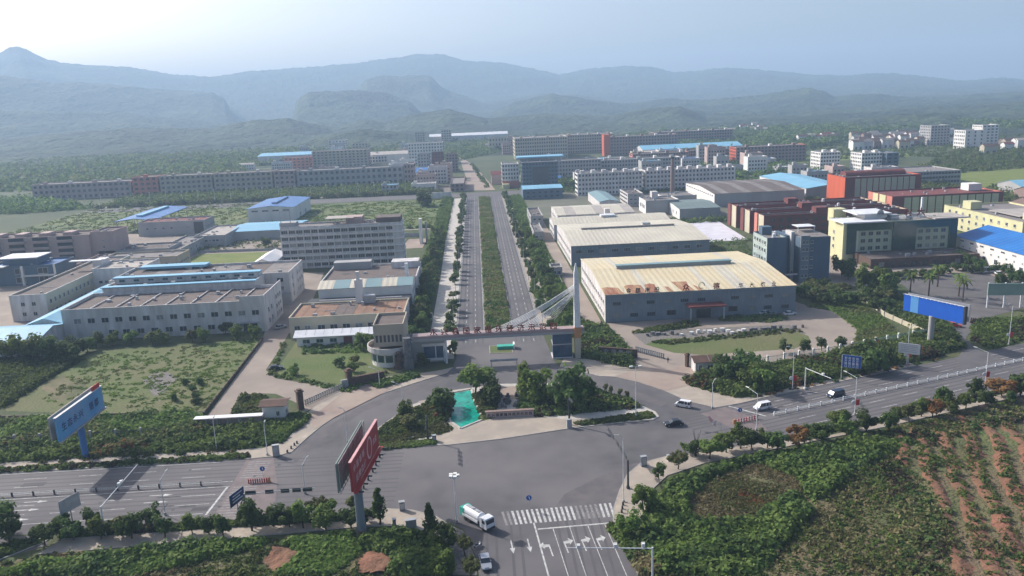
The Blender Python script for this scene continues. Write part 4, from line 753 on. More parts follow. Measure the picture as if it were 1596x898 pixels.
for q in range(9):
    x = -326 + 12.6 * q
    part(r, 'balcony', 'pink_wall', *[(x, x + 9, 426.6, 428, 3.3 * k + .2, 3.3 * k + 1.3) for k in range(5)]); part(r, 'balcony_recess', 'glass_dark', *[(x + .5, x + 8.5, 427.9, 428.0, 3.3 * k + 1.3, 3.3 * k + 3.0) for k in range(5)]); part(r, 'roof_house', 'pink_wall', (x + 2, x + 7, 432, 440, 16, 17.8))
r = building('stair_block', 'dusty pink stair tower at the end of the apartment block', (-207.9, -196, 430, 448), 17.5, 'pink_wall', 'roof_brown', wins=[W('S', .45, .6, 1, [2, 5.3, 8.6, 12], 1, 1.2)])
LB = [('grey flat-roofed workshop with dark glass corner beyond the left works', (-222, -179, 523, 543), 9, 'grey_wall', 'roof_maroon'), ('low brown-roofed workshop in the crowded left yard', (-205, -168, 430, 450), 7, 'grey_wall', 'roof_brown'),
 ('white low block with ragged roof edge, beside the blue strip roof', (-172, -150, 352, 372), 12, 'white_wall', 'roof_pale'), ('pale block with narrow windows behind the ragged-roofed block', (-190, -152, 398, 416), 8, 'beige_wall', 'roof_grey'), ('pale shed with sloping roof beside the bright football lawn', (-176, -162, 430, 480), 6, 'grey_wall', 'roof_grey'), ('flat grey workshop with parapet in the left yard', (-168, -150, 470, 512), 6.5, 'grey_wall', 'roof_pale'), ('cream house between the apartment block and the yard', (-200, -186, 395, 420), 7, 'pink_wall', 'roof_brown')]
for k, (lb, b, h, wl, rf) in enumerate(LB): building('workshop', lb, b, h, wl, rf, wins=[W('S', .08, .92, 7, [h * .45], 1.6, 1.3, sill=False), W('E', .1, .9, 5, [h * .45], 1.6, 1.3, sill=False)])
part(bpy.data.objects['workshop.003'], 'corner_glass', 'glass_dark', (-186, -180, 522.8, 523, .5, 8)) if 'workshop.003' in bpy.data.objects else None
building('warehouse', 'white hall with a blue roof and raised blue ridge across the meadow', (-163, -130.5, 565, 624), 9.5, 'white_clean', 'roof_blue', 'gy', 1.6, vent=('roof_blue', .2, .85, 3, 1), wins=[W('S', .05, .95, 4, [7.2], 4.6, 1, sill=False), W('E', .2, .8, 2, [.5], 2, 3, sill=False)])
building('warehouse', 'low shed with a wide bright blue roof before the blue-roofed hall', (-152, -112, 487, 524), 5.5, 'grey_wall', 'roof_lightblue', 'gx', 1.4)
sh = thing('open_shed', 'open-sided blue roof shelter on thin posts in the field', 'shed', (-233, 578, 0)); MB().extr([(-13, 7.6), (0, 9), (13, 7.6), (13, 7.85), (0, 9.25), (-13, 7.85)], -34, 34).build('roof', 'roof_blue', sh); MB().box(-2, 2, -24, 26, 9.2, 10.2).build('ridge_vent', 'roof_lightblue', sh); pm = MB().box(-.2, .2, -.2, .2, 0, 7.8).mesh('post', 'metal_grey')
for x in (-12, 0, 12):
    for y in (-33, -16, 0, 16, 33): link('post', pm, sh, (x, y, 0))
# rust roofed works next to the gate
r = building('workshop', 'low works with a rust-orange panelled roof near the entrance gate', (-67, -27.5, 266, 286), 7.8, 'cream_wall', 'roof_orange', par=.5, panels=11, roofmats=['roof_orange', 'roof_orange', 'roof_brown'], endwall='white_wall', wins=[W('S', .02, .2, 2, [3.4], 2, 1.5), W('S', .22, .98, 7, [3.2], 2.6, 1.7)]); part(r, 'awning', 'yellow_wall', (-59, -49, 264.6, 265.9, 2.8, 3.1)); part(r, 'exhaust_duct', 'white_clean', (-46.6, -44, 284, 286.6, 7.4, 16)); part(r, 'duct_cowl', 'white_clean', (-46, -44.8, 284.4, 285.6, 16, 19)); part(r, 'filter_box', 'metal_grey', (-43.4, -39.5, 283, 285.5, 7.4, 10.2)); part(r, 'pipe_run', 'metal_white', (-60, -30, 285.2, 285.5, 8.6, 8.9))
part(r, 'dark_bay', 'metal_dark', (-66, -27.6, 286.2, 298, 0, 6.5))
building('workshop', 'white works hall with a cream and pale green strip roof behind the rust roof', (-63, -27.3, 299, 314), 9.8, 'white_clean', 'roof_teal', 'gx', 1.6, panels=6, roofmats=['roof_cream', 'roof_teal'], wins=[W('E', .1, .9, 4, [2, 6], 1.6, 1.4)])
r = building('workshop', 'brown flat-roofed works at the foot of the white dormitory', (-65, -26.8, 315, 346), 9.2, 'white_wall', 'roof_brown', par=.6, wins=[W('E', .1, .9, 7, [2, 5.6], 1.6, 1.4)]); part(r, 'vent_stack', 'metal_white', (-31.4, -30, 318, 319.4, 8.6, 14.5)); part(r, 'roof_house', 'grey_wall', (-64, -48, 340, 345.5, 8.6, 11.8)); part(r, 'roof_house', 'white_wall', (-39, -27.2, 338, 345.5, 8.6, 11.4))
r = building('gate_office', 'white single-storey office with bright white curved roof on the garden', (-63, -33, 257.5, 263.5), 3.6, 'white_clean', 'roof_white', 'gx', 1.1, over=.9, cat='office', wins=[W('S', .03, .48, 3, [1.0], 2.4, 1.4, glass='glass_green'), W('S', .64, .96, 2, [1.0], 2.6, 1.4, glass='glass_green')]); part(r, 'door', 'maroon_wall', (-47.4, -44.6, 257.2, 257.48, 0, 2.8))
# round gate tower
tw = thing('gate_tower', 'two-tier gate tower with a square upper block on a round white base', 'tower', (-29.3, 240, 0)); mb = MB(); t_ = .3
for q in ((-4.6, 4.6, -7, -6.7), (-4.6, 4.6, 6.7, 7), (-4.6, -4.3, -6.7, 6.7), (4.3, 4.6, -6.7, 6.7)): mb.box(*q, 6, 13)
mb.build('wall', 'beige_wall', tw); MB().box(-4.3, 4.3, -6.7, 6.7, 12, 12.2).build('roof', 'roof_brown', tw); MB().tube((0, -3.5, 0), (0, -3.5, 4.6), 6, 6, 28).build('round_base', 'white_clean', tw); MB().tube((0, -3.5, 1.6), (0, -3.5, 3.8), 6.06, 6.06, 28).build('window_ring', 'glass_green', tw)
mb = MB()
for i in range(28):
    a, c = i * math.pi / 14, (i + 1) * math.pi / 14
    for r0, r1, z0, z1 in ((7.2, 6.9, 4.6, 6.2),): mb.quad([(r0 * math.cos(a), -3.5 + r0 * math.sin(a), z0), (r0 * math.cos(c), -3.5 + r0 * math.sin(c), z0), (r0 * math.cos(c), -3.5 + r0 * math.sin(c), z1), (r0 * math.cos(a), -3.5 + r0 * math.sin(a), z1)]); mb.quad([(r1 * math.cos(a), -3.5 + r1 * math.sin(a), z1), (r1 * math.cos(c), -3.5 + r1 * math.sin(c), z1), (r1 * math.cos(c), -3.5 + r1 * math.sin(c), z0 + .4), (r1 * math.cos(a), -3.5 + r1 * math.sin(a), z0 + .4)]); mb.quad([(r0 * math.cos(a), -3.5 + r0 * math.sin(a), z1), (r0 * math.cos(c), -3.5 + r0 * math.sin(c), z1), (r1 * math.cos(c), -3.5 + r1 * math.sin(c), z1), (r1 * math.cos(a), -3.5 + r1 * math.sin(a), z1)])
mb.build('balcony_rim', 'white_wall', tw); MB().tube((0, -3.5, 4.6), (0, -3.5, 5.0), 6.95, 6.95, 28).build('terrace', 'roof_brown', tw); mb = MB()
for i in range(7): mb.box(-4 + 1.2 * i, -3.3 + 1.2 * i, -7.04, -6.98, 7.4, 9.6)
mb.build('window_row', 'glass_dark', tw); mb = MB()
for i in range(8): a = -math.pi + i * math.pi / 7; mb.box(6.1 * math.cos(a) - .2, 6.1 * math.cos(a) + .2, -3.5 + 6.1 * math.sin(a) - .2, -3.5 + 6.1 * math.sin(a) + .2, 1.5, 4)
mb.build('mullion', 'white_clean', tw)
rg = thing('rock_pillar', 'tall dark rockery pillar carrying the left end of the gate beam', 'pillar', (-23.6, 229.5, 0)); mb = MB(); rr = random.Random(3)
for k in range(9):
    z0 = k * 1.05; n = 9; mb.prism([((1.9 - .09 * k + rr.uniform(-.35, .35)) * math.cos(i * 6.283 / n), (1.5 + rr.uniform(-.3, .3)) * math.sin(i * 6.283 / n)) for i in range(n)], z0, z0 + 1.05 + .02 * k)
mb.build('stone', 'rock', rg); mb = MB()
for k in range(6): mb.prism([(-2.6 + rr.uniform(-.6, .3) + (1.4 - .12 * k) * math.cos(i * 1.05), -.6 + (1.2 - .1 * k) * math.sin(i * 1.05)) for i in range(6)], k * .9, k * .9 + .92)
mb.build('rock_shoulder', 'stone_brown', rg)

# ---------------------------------------------------------------- gate with mast and cables
gt = thing('entrance_gate', 'long pink gate beam across the avenue carrying red Chinese characters', 'gate', (0, 232, 0))
MB().box(-22, 30, -1.6, 1.6, 8, 9.4).build('beam', 'gate_pink', gt); MB().box(-22, 30, -1.75, -1.6, 7.8, 8.5).build('beam_edge', 'grey_wall', gt); MB().tube((-12.2, 0, 0), (-12.2, 0, 8), .35, .35, 10).build('pillar', 'metal_white', gt); letters(gt, '永兴县国家循环经济示范园', (-15.6, -1.0, 9.45), (3.3, 0, 0), 2.3, 'letter_red', extr=.08)
MB().box(-17.5, 22.5, -.95, -.8, 9.4, 9.5).build('letter_rail', 'metal_grey', gt)
ms = thing('gate_mast', 'tall white tapering mast with an orange foot at the right end of the gate', 'mast', (27.9, 231, 0)); mb = MB()
mb.prism([(-.9, -.5), (.9, -.5), (.9, .9), (-.9, .9)], 9, 9.2); 
def taper(mb, z0, z1, a0, a1, b0, b1):
    i = len(mb.v); mb.v += [(-a0, -b0, z0), (a0, -b0, z0), (a0, b0, z0), (-a0, b0, z0), (-a1, -b1, z1), (a1, -b1, z1), (a1, b1, z1), (-a1, b1, z1)]
    for q in ((0, 1, 5, 4), (1, 2, 6, 5), (2, 3, 7, 6), (3, 0, 4, 7), (4, 5, 6, 7), (3, 2, 1, 0)): mb.f.append(tuple(i + k for k in q)); mb.m.append(0)
mb = MB(); taper(mb, 8.6, 26.5, .95, .65, 1.2, .8); taper(mb, 26.5, 29.4, .65, .15, .8, .2); mb.build('mast_shaft', 'metal_white', ms); mb = MB(); taper(mb, 0, 8.6, .8, .95, 1, 1.2); mb.build('mast_foot', 'cream_wall', ms); mb = MB(); taper(mb, 6.5, 9.8, 1.02, 1.02, 1.26, 1.26); mb.build('orange_collar', 'orange_paint', ms)
cb = thing('stay_cables', 'two fans of white stay cables running from the mast down to the gate beam', 'cable', (27.5, 232, 0))
for fan, (z0, xe) in enumerate(((22.8, 1.5), (21.2, 8.5))):
    for i in range(5):
        a = Vector((0, -.3 + .1 * i, z0 - i * .3)); b = Vector((xe - 27.5 + i * .75, 1.2 - .5 * i, 9.4)); k = MB(); pr = a
        for j in range(1, 7): u = j / 6; q = a.lerp(b, u) - Vector((0, 0, 1.1 * 4 * u * (1 - u))); k.tube(pr, q, .1, .1, 5, cap=False); pr = q
        k.build('cable', 'metal_white', cb)
cb2 = thing('stay_cables', 'single short fan of white back-stay cables right of the avenue behind the mast', 'cable', (27.5, 233, 0))
for i in range(5): MB().tube((0, 0, 21.5 - i * .5), (-7.5 + i * .6, 32, .3), .06, .06, 5).build('cable', 'metal_white', cb2)
r = building('gatehouse', 'grey gatehouse with blue glazing under the left end of the gate beam', (-24.5, -12.8, 233.9, 243), 6.6, 'grey_wall', 'gate_pink', cat='gatehouse'); part(r, 'glazing', 'glass_blue', (-19, -13.2, 233.6, 233.85, 1.4, 5)); part(r, 'white_band', 'white_clean', (-19.6, -12.8, 233.4, 233.85, 5.2, 6)); part(r, 'mullion', 'white_clean', (-15.6, -15.3, 233.5, 233.6, 1.2, 5.2), (-13.1, -12.8, 233.5, 233.6, 0, 5.2)); part(r, 'counter', 'white_clean', (-19, -13.2, 233.4, 233.6, .6, 1.4))
gb = thing('glass_booth', 'two-tier dark blue glass booth beneath the right end of the gate beam', 'booth', (23.3, 233.5, 0)); MB().box(-2.9, 2.9, -2.5, 2.5, 0, 7.6).build('glazing', 'glass_blue', gb); MB().box(-3, 3, -2.6, 2.6, 4.2, 4.6).build('floor_band', 'grey_wall', gb); mb = MB()
for i in range(6): mb.box(-3 + i * 1.16, -2.9 + i * 1.16, -2.58, -2.5, 0, 7.6)
mb.build('mullion', 'metal_dark', gb); MB().box(-3.2, 3.2, -2.8, 2.8, 0, .3).build('plinth', 'white_wall', gb)
r = building('guard_house', 'white guard house with overhanging brown roof at the left yard entrance', (-58, -52.4, 193.6, 197.8), 4.2, 'white_clean', 'tile_brown', 'gx', .5, over=.8, cat='guard house', wins=[W('S', .5, .9, 1, [1.2], .9, 1.3), W('E', .2, .8, 1, [1.1], 1.4, 1.1)])
r = building('guard_house', 'grey-white guard house with dark tiled roof beside the right factory drive', (58.8, 66.8, 211, 216.5), 3.4, 'white_wall', 'tile_brown', 'gx', .9, over=.5, cat='guard house', wins=[W('S', .05, .3, 1, [.6], .9, 1.8), W('S', .35, .7, 1, [1], 1.6, 1.4)])
bs = thing('bicycle_shelter', 'long low shelter with a bright white roof left of the guard house', 'shelter', (-66.2, 192.5, 0)); MB().box(-8.6, 8.6, -1, 1, 2.2, 2.35).build('roof', 'roof_white', bs); pm = MB().box(-.12, .12, -.12, .12, 0, 2.2).mesh('post', 'metal_grey')
for i in range(7): link('post', pm, bs, (-8.2 + 2.7 * i, -.8, 0)); link('post', pm, bs, (-8.2 + 2.7 * i, .8, 0))
MB().box(-8.6, 8.6, .9, 1, 0, 1.4).build('back_wall', 'pink_wall', bs)
# far left
for i, (x0, x1, m, lb) in enumerate(((-430, -336, 'pink_wall', 'pale pink three-storey works, left end of the long far row'), (-334, -310, 'salmon_wall', 'pinker tower block in the long far row'), (-308, -258, 'beige_wall', 'beige four-storey block right of the pinker tower'), (-256, -200, 'beige_wall', 'beige block with small roof huts in the long far row'), (-198, -178, 'pink_wall', 'narrow pink joint block in the long far row'), (-176, -72, 'grey_wall', 'long grey-pink works, right end of the far row'), (-71.5, -62, 'pink_wall', 'square end tower of the far row'))):
    h = [15, 18, 18, 18, 18, 17, 19][i]; L = x1 - x0; r = block(lb, (x0, x1, 790, 812), h, m, n=max(3, int(L / 5)), rows=3 if i in (0, 5) else 4, tanks=int(L / 22)); 
building('warehouse', 'long white and grey shed at the foot of the far left hills', (-308, -190, 1150, 1200), 12, 'white_wall', 'roof_lightblue', 'gx', 3); building('warehouse', 'white-fronted shed with grey roof far left', (-153, -70, 1085, 1130), 11, 'white_clean', 'roof_pale', 'gx', 3, wins=[W('S', .02, .4, 8, [2, 6], 2.4, 2.6, joined=True)])
block('beige block with a lit pink gable among the far left sheds', (-212, -140, 1050, 1075), 21, 'beige_wall', n=14, rows=6, end='pink_wall'); block('low pink block left of the beige block', (-246, -214, 1040, 1060), 15, 'salmon_wall', n=6, rows=4); block('small white tower behind the far left sheds', (-240, -212, 1330, 1350), 22, 'white_clean', n=5, rows=6); block('small pale house beside the white tower', (-202, -176, 1330, 1350), 16, 'cream_wall', n=5, rows=4)
block('white seven-storey block left of the far avenue', (-86, -42, 1024, 1050), 27, 'white_clean', n=12, rows=7, end='pink_wall', frac=.45); block('grey slim tower before the white seven-storey block', (-66, -53, 905, 920), 21, 'grey_wall', n=4, rows=6); block('maroon slim tower before the white seven-storey block', (-50, -37, 905, 920), 22, 'maroon_wall', n=4, rows=6); block('brown slim tower nearest the far avenue', (-34, -21, 900, 915), 20, 'brown_wall', n=4, rows=6)
building('shed', 'bright blue hipped roof shed before the slim towers', (-78, -48, 855, 880), 5, 'white_wall', 'roof_blue', 'gx', 4); building('shed', 'low white shed left of the blue hipped roof', (-100, -78, 850, 880), 6, 'white_clean', 'roof_white', 'gx', 2); building('warehouse', 'very long white-roofed hall beneath the central hills', (-85, 60, 1500, 1530), 14, 'white_wall', 'roof_white', 'gx', 4)
block('cream office with tall dark windows on the far hill road', (20, 52, 1230, 1250), 20, 'cream_wall', n=7, rows=3, frac=.4); block('brown block right of the cream office', (54, 90, 1235, 1260), 17, 'brown_wall', n=8, rows=4); block('pair of towers at the foot of the middle hills, left one', (-110, -92, 1480, 1500), 24, 'beige_wall', n=4, rows=6); block('pair of towers at the foot of the middle hills, right one', (-62, -44, 1480, 1500), 26, 'beige_wall', n=4, rows=6); block('shop row beside the far avenue', (-24, -12, 700, 760), 7, 'brown_wall', n=3, rows=2, end='pink_wall')
building('wall_block', 'white panelled wall at the left of the far crossing', (-38, -22, 655, 657), 5, 'white_wall', 'roof_pale', cat='wall')
rd = random.Random(21)
used = [(79, 131, 630, 646), (134, 207, 634, 652), (118, 200, 780, 800), (170, 232, 870, 890), (228, 300, 885, 905), (276, 352, 845, 868), (39, 78, 694, 735), (22, 37, 705, 735), (72, 118, 760, 780), (-100, -20, 850, 920), (160, 222, 533, 608), (229, 262, 547, 640), (35, 66, 622, 650), (83, 97, 543, 600), (104, 152, 514, 587), (322, 379, 700, 762), (13, 24, 745, 760), (-112, -8, 655, 700), (-24, -12, 700, 760), (-20, 36, 655, 1100), (36, 110, 470, 513), (150, 156, 610, 624)]
LOWP = [('white_clean', 'roof_pale'), ('grey_wall', 'roof_lightblue'), ('white_wall', 'roof_grey'), ('pink_wall', 'roof_brown'), ('beige_wall', 'roof_grey'), ('white_wall', 'roof_blue'), ('grey_wall', 'roof_white')]
nn_ = 0
for _ in range(900):
    if nn_ >= 84: break
    if rd.random() < .62: x, y = rd.uniform(38, 330), rd.uniform(590, 960)
    elif rd.random() < .5: x, y = rd.uniform(-98, -22), rd.uniform(712, 1000)
    else: x, y = rd.uniform(-330, 180), rd.uniform(960, 1300)
    wx, dy = rd.uniform(9, 30), rd.uniform(9, 18); hh = rd.choice((4, 6, 7, 9, 12, 16, 20)) if y > 700 else rd.choice((4, 5, 6, 7, 9, 12))
    if wx > 22 and hh > 8: wx = 18
    q = (x, x + wx, y, y + dy)
    if any(q[0] < u[1] + 4 and q[1] > u[0] - 4 and q[2] < u[3] + 4 and q[3] > u[2] - 6 for u in used): continue
    if y > 940 and hh < 7: hh += 6
    used.append(q); m_, f_ = rd.choice(LOWP); nn_ += 1; rr_ = max(1, int(hh / 3.4)); kd = hh < 8 and rd.random() < .6
    lab = '%s-walled %s with %s roof, %s small building from the front of the far district' % ({'white_clean': 'white', 'grey_wall': 'grey', 'white_wall': 'off-white', 'pink_wall': 'pinkish', 'beige_wall': 'beige'}[m_], 'shed' if kd else 'block', {'roof_pale': 'pale', 'roof_lightblue': 'light blue', 'roof_grey': 'grey', 'roof_brown': 'brown', 'roof_blue': 'blue', 'roof_white': 'white'}[f_], '@')
    L_ = wx; r = building('district_building', lab, q, hh, m_, f_, 'gx' if kd else 'flat', 1.6, wins=[W('S', .04, .96, max(2, int(L_ / 3)), [.9 + 3.4 * i for i in range(rr_)], 1.5, 1.5, joined=True)], group='small buildings of the far district'); r['y'] = y
    if not kd: part(r, 'stair_house', m_, (x + 2, x + 5, y + 3, y + 6, hh - .5, hh + 2.4))
ds = sorted([o for o in bpy.data.objects if o.name.startswith('district_building')], key=lambda o: o['y'])
for i, o in enumerate(ds): o['label'] = o['label'].replace('@', ordinal(i + 1)); del o['y']
# village houses
VILL = GP((1180, 245), (1300, 225), (1330, 212), (1500, 200), (1640, 205), (1640, 240), (1500, 245), (1330, 250))
rv = random.Random(11)
kinds = [('red_wall', 'tile_brown'), ('white_clean', 'roof_maroon'), ('white_clean', 'tile_brown'), ('white_wall', 'roof_grey'), ('cream_wall', 'tile_brown'), ('white_clean', 'roof_pale')]
VL = {}
for (px0, px1, pya, pyb, n) in ((1330, 1480, 235, 216, 46), (1240, 1300, 226, 222, 10), (1120, 1190, 214, 205, 14), (1540, 1596, 245, 232, 7), (1345, 1385, 262, 255, 6), (1600, 1680, 232, 220, 4)):
    for _ in range(n):
        u = rv.random(); px = px0 + (px1 - px0) * u; py = pya + (pyb - pya) * rv.random() - 6 * u; x, y = G(px, py)
        k = rv.choice(kinds); s = rv.uniform(8, 15); hh = rv.uniform(5, 9)
        r = building('village_house', 'small %s-walled village house with gable roof among the trees at the hill foot' % {'red_wall': 'reddish', 'white_clean': 'white', 'white_wall': 'greyish', 'cream_wall': 'cream'}[k[0]], (x - s / 2, x + s / 2, y - 4, y + 4), hh + 1.5, k[0] if k[0] != 'red_wall' else 'brown_wall', k[1], 'gx', 2.2, group='village houses', cat='house')
        r['x'] = px
        MB().box(-s * .3, -s * .12, -4.1, -4, 1, hh * .5).box(s * .12, s * .3, -4.1, -4, 1, hh * .5).build('window_row', 'glass_dark', r)

for i, o in enumerate(sorted([o for o in bpy.data.objects if o.name.startswith('village_house')], key=lambda o: o['x'])): o['label'] = o['label'].replace('small ', ordinal(i + 1) + ' house from the left, small ').replace(' village house with gable roof among the trees at the hill foot', ', gabled, in the village below the hills'); del o['x']

# ---------------------------------------------------------------- vehicles
def car(name, label, cat, x, y, ang, paint, L=4.4, W_=1.75, H=1.45, style='sedan', group=None):
    t = thing(name, label, cat, (x, y, .03), ang, group); a = L / 2; w2 = W_ / 2
    prof_ = {'sedan': [(-a, .35), (-a, .8), (-a + .7, .92), (a - 1.25, .95), (a - .12, .78), (a, .55), (a, .3)], 'van': [(-a, .35), (-a, .95), (a - .7, .98), (a - .1, .82), (a, .5), (a, .3)]}[style]
    MB().extr(prof_, -w2, w2).build('body', paint, t)
    gh = {'sedan': [(-a + .45, .92), (-a + 1.05, H), (a - 1.95, H), (a - 1.2, .95)], 'van': [(-a + .06, .95), (-a + .25, H), (a - 1.25, H), (a - .6, .98)]}[style]
    k = MB(); n = 4; i = 0
    for s, yy in ((0, -w2 + .06), (1, w2 - .06)): k.v += [(p[0], yy * (.86 if p[1] > 1.1 else 1), p[1]) for p in gh]
    for q in range(n): j = (q + 1) % n; k.f.append((q, j, n + j, n + q)); k.m.append(0)
    k.f.append((3, 2, 1, 0)); k.m.append(0); k.f.append((4, 5, 6, 7)); k.m.append(0); k.build('window', 'glass_dark', t)
    x0, x1 = gh[1][0], gh[2][0]; MB().box(x0 - .05, x1 + .05, -w2 * .84, w2 * .84, H - .01, H + .05).build('roof', paint, t)
    k = MB()
    for xx in ((x0 + x1) / 2,) + ((x0 + .5,) if style == 'van' else ()): k.box(xx - .05, xx + .05, -w2 * .93, w2 * .93, .93, H)
    k.build('pillar', paint, t); wm = MB().tube((0, -.1, 0), (0, .1, 0), .33, .33, 12).mesh('tyre', 'tyre'); rm = MB().tube((0, -.12, 0), (0, .12, 0), .18, .18, 8).mesh('rim', 'metal_grey'); hl = MB().box(-.04, .04, -.2, .2, -.08, .08)
    hm = hl.mesh('headlight', 'lamp_glass'); tm = hl.mesh('tail_light', 'red_paint')
    for sx in (-a + .8, a - .8):
        for sy in (-w2 + .08, w2 - .08): o = link('wheel', wm, t, (sx, sy, .33)); link('rim', rm, o)
    for sy in (-w2 + .3, w2 - .3): link('headlight', hm, t, (a - .02, sy, .66)); link('tail_light', tm, t, (-a + .01, sy, .72))
    MB().box(-.08, .08, -w2 - .16, -w2, 0, .14).build('mirror', paint, t, (a - 1.6, 0, .95)); MB().box(-.08, .08, w2, w2 + .16, 0, .14).build('mirror', paint, t, (a - 1.6, 0, .95))
    MB().box(a - .02, a + .06, -w2 * .8, w2 * .8, .28, .42).build('bumper', 'metal_dark', t); return t
car('parked_car', 'black car crossing the junction below the right slip road', 'car', 44, 176.2, R(185), 'car_black', 4.5)
car('minivan', 'silver-white minivan leaving the right slip road', 'van', 49.2, 187.3, R(146), 'car_white', 4.1, 1.65, 1.75, 'van'); car('minivan', 'white van on the right highway just behind its stop line', 'van', 68, 183, R(198), 'car_white', 4.3, 1.7, 1.8, 'van')
car('parked_car', 'dark off-roader driving on the far lanes of the right highway', 'car', 89, 188.4, R(199), 'car_navy', 4.7, 1.85, 1.7, 'van'); car('parked_car', 'red car on the branch road beneath the blank blue billboard', 'car', 152, 241.3, R(-35), 'car_red'); car('parked_car', 'silver car driving south next to the tiled corner', 'car', -2.0, 122.5, R(-83), 'car_silver', 4.5)
for i, (px, py, lb, m, an) in enumerate(((1193, 490, 'white car parked before the yellow-roofed hall, left of the pair', 'car_white', 4), (1231, 491, 'white car parked before the yellow-roofed hall, right of the pair', 'car_white', 8), (1203, 491, 'white low car between the pair by the yellow-roofed hall', 'car_silver', 5), (430, 576, 'black car parked at the tip of the garden by the left gate', 'car_black', 15), (438, 512, 'grey car parked in the left works yard by the white factory corner', 'car_silver', 40), (462, 503, 'silver car parked by the rust-roofed works', 'car_silver', 70), (1384, 432, 'white car parked in the shade of the stone podium', 'car_white', 0), (1413, 434, 'grey car parked in the shade of the stone podium', 'car_silver', 0), (1555, 428, 'white car beside the minibus before the blue-roofed warehouse', 'car_white', 80), (715, 286, 'dark car on the far avenue, left lane', 'car_black', 95), (1452, 430, 'dark car by the palms of the forecourt', 'car_black', 20))):
    x, y = G(px, py); car('parked_car', lb, 'car', x, y, R(an), m)
x, y = G(1537, 425); car('minibus', 'white minibus parked before the blue-roofed warehouse', 'bus', x, y, R(-5), 'car_white', 6.5, 2.1, 2.4, 'van')
# tanker truck
tk = thing('tanker_truck', 'white tanker truck with green rear end turning at the junction', 'truck', (-3.2, 136.2, .03), R(-52)); tk.scale = (.9, .9, .9); n = 16
MB().box(-4.2, 4.2, -.5, .5, .75, 1.05).build('chassis', 'metal_dark', tk); k = MB(); rings = [(-4.0, .7), (-3.8, 1.1), (1.3, 1.1), (1.6, .8)]
for xx, rr_ in rings: k.v += [(xx, 1.1 * rr_ / 1.1 * math.cos(i * 2 * math.pi / n), 2.05 + .95 * rr_ / 1.1 * math.sin(i * 2 * math.pi / n)) for i in range(n)]
for q in range(3):
    for i in range(n): j = (i + 1) % n; k.f.append((q * n + i, q * n + j, (q + 1) * n + j, (q + 1) * n + i)); k.m.append(0)
k.f.append(tuple(range(n))); k.m.append(0); k.f.append(tuple(range(3 * n, 4 * n))); k.m.append(0); k.build('tank', 'car_white', tk); MB().box(-4.7, -3.3, -1.12, 1.12, .8, 2.6).build('rear_platform', 'tank_green', tk); MB().box(-3.9, 1.2, -1.15, -.95, 1.0, 1.5).box(-3.9, 1.2, .95, 1.15, 1.0, 1.5).build('side_locker', 'car_white', tk); MB().box(-3.4, .8, -.3, .3, 2.98, 3.1).build('walkway', 'metal_grey', tk)
MB().tube((-1.2, 0, 3), (-1.2, 0, 3.25), .35, .35, 10).build('hatch', 'metal_grey', tk); cbn = MB().extr([(2.1, .7), (2.1, 2.75), (2.5, 2.9), (3.9, 2.85), (4.25, 1.9), (4.3, .7)], -1.15, 1.15).build('cab', 'car_white', tk); MB().box(4.08, 4.26, -1.0, 1.0, 1.75, 2.65).build('windscreen', 'glass_dark', cbn); MB().box(2.9, 3.8, -1.18, 1.18, 1.8, 2.5).build('side_window', 'glass_dark', cbn); MB().box(4.25, 4.42, -1.1, 1.1, .55, .95).build('bumper', 'metal_dark', cbn)
wm = MB().tube((0, -.16, 0), (0, .16, 0), .5, .5, 14).mesh('tyre', 'tyre')
for sx in (-3.0, -1.8, 3.2):
    for sy in (-.95, .95): link('wheel', wm, tk, (sx, sy, .5))
sc_ = thing('scooter', 'dark and white motor scooter parked on the tiled corner', 'scooter', (*G(745, 853), .12), R(35)); MB().box(-.55, .1, -.15, .15, .45, .75).build('seat', 'metal_dark', sc_); MB().box(-.7, .5, -.14, .14, .28, .45).build('body', 'car_white', sc_); MB().tube((.55, 0, .3), (.4, 0, 1.0), .05, .04, 6).build('steering_column', 'metal_grey', sc_); MB().box(.36, .42, -.33, .33, .98, 1.03).build('handlebar', 'metal_dark', sc_); wq = MB().tube((0, -.05, 0), (0, .05, 0), .24, .24, 10).mesh('tyre', 'tyre'); link('wheel', wq, sc_, (-.6, 0, .24)); link('wheel', wq, sc_, (.62, 0, .24)); MB().box(.42, .5, -.2, .2, .3, .85).build('leg_shield', 'car_white', sc_)

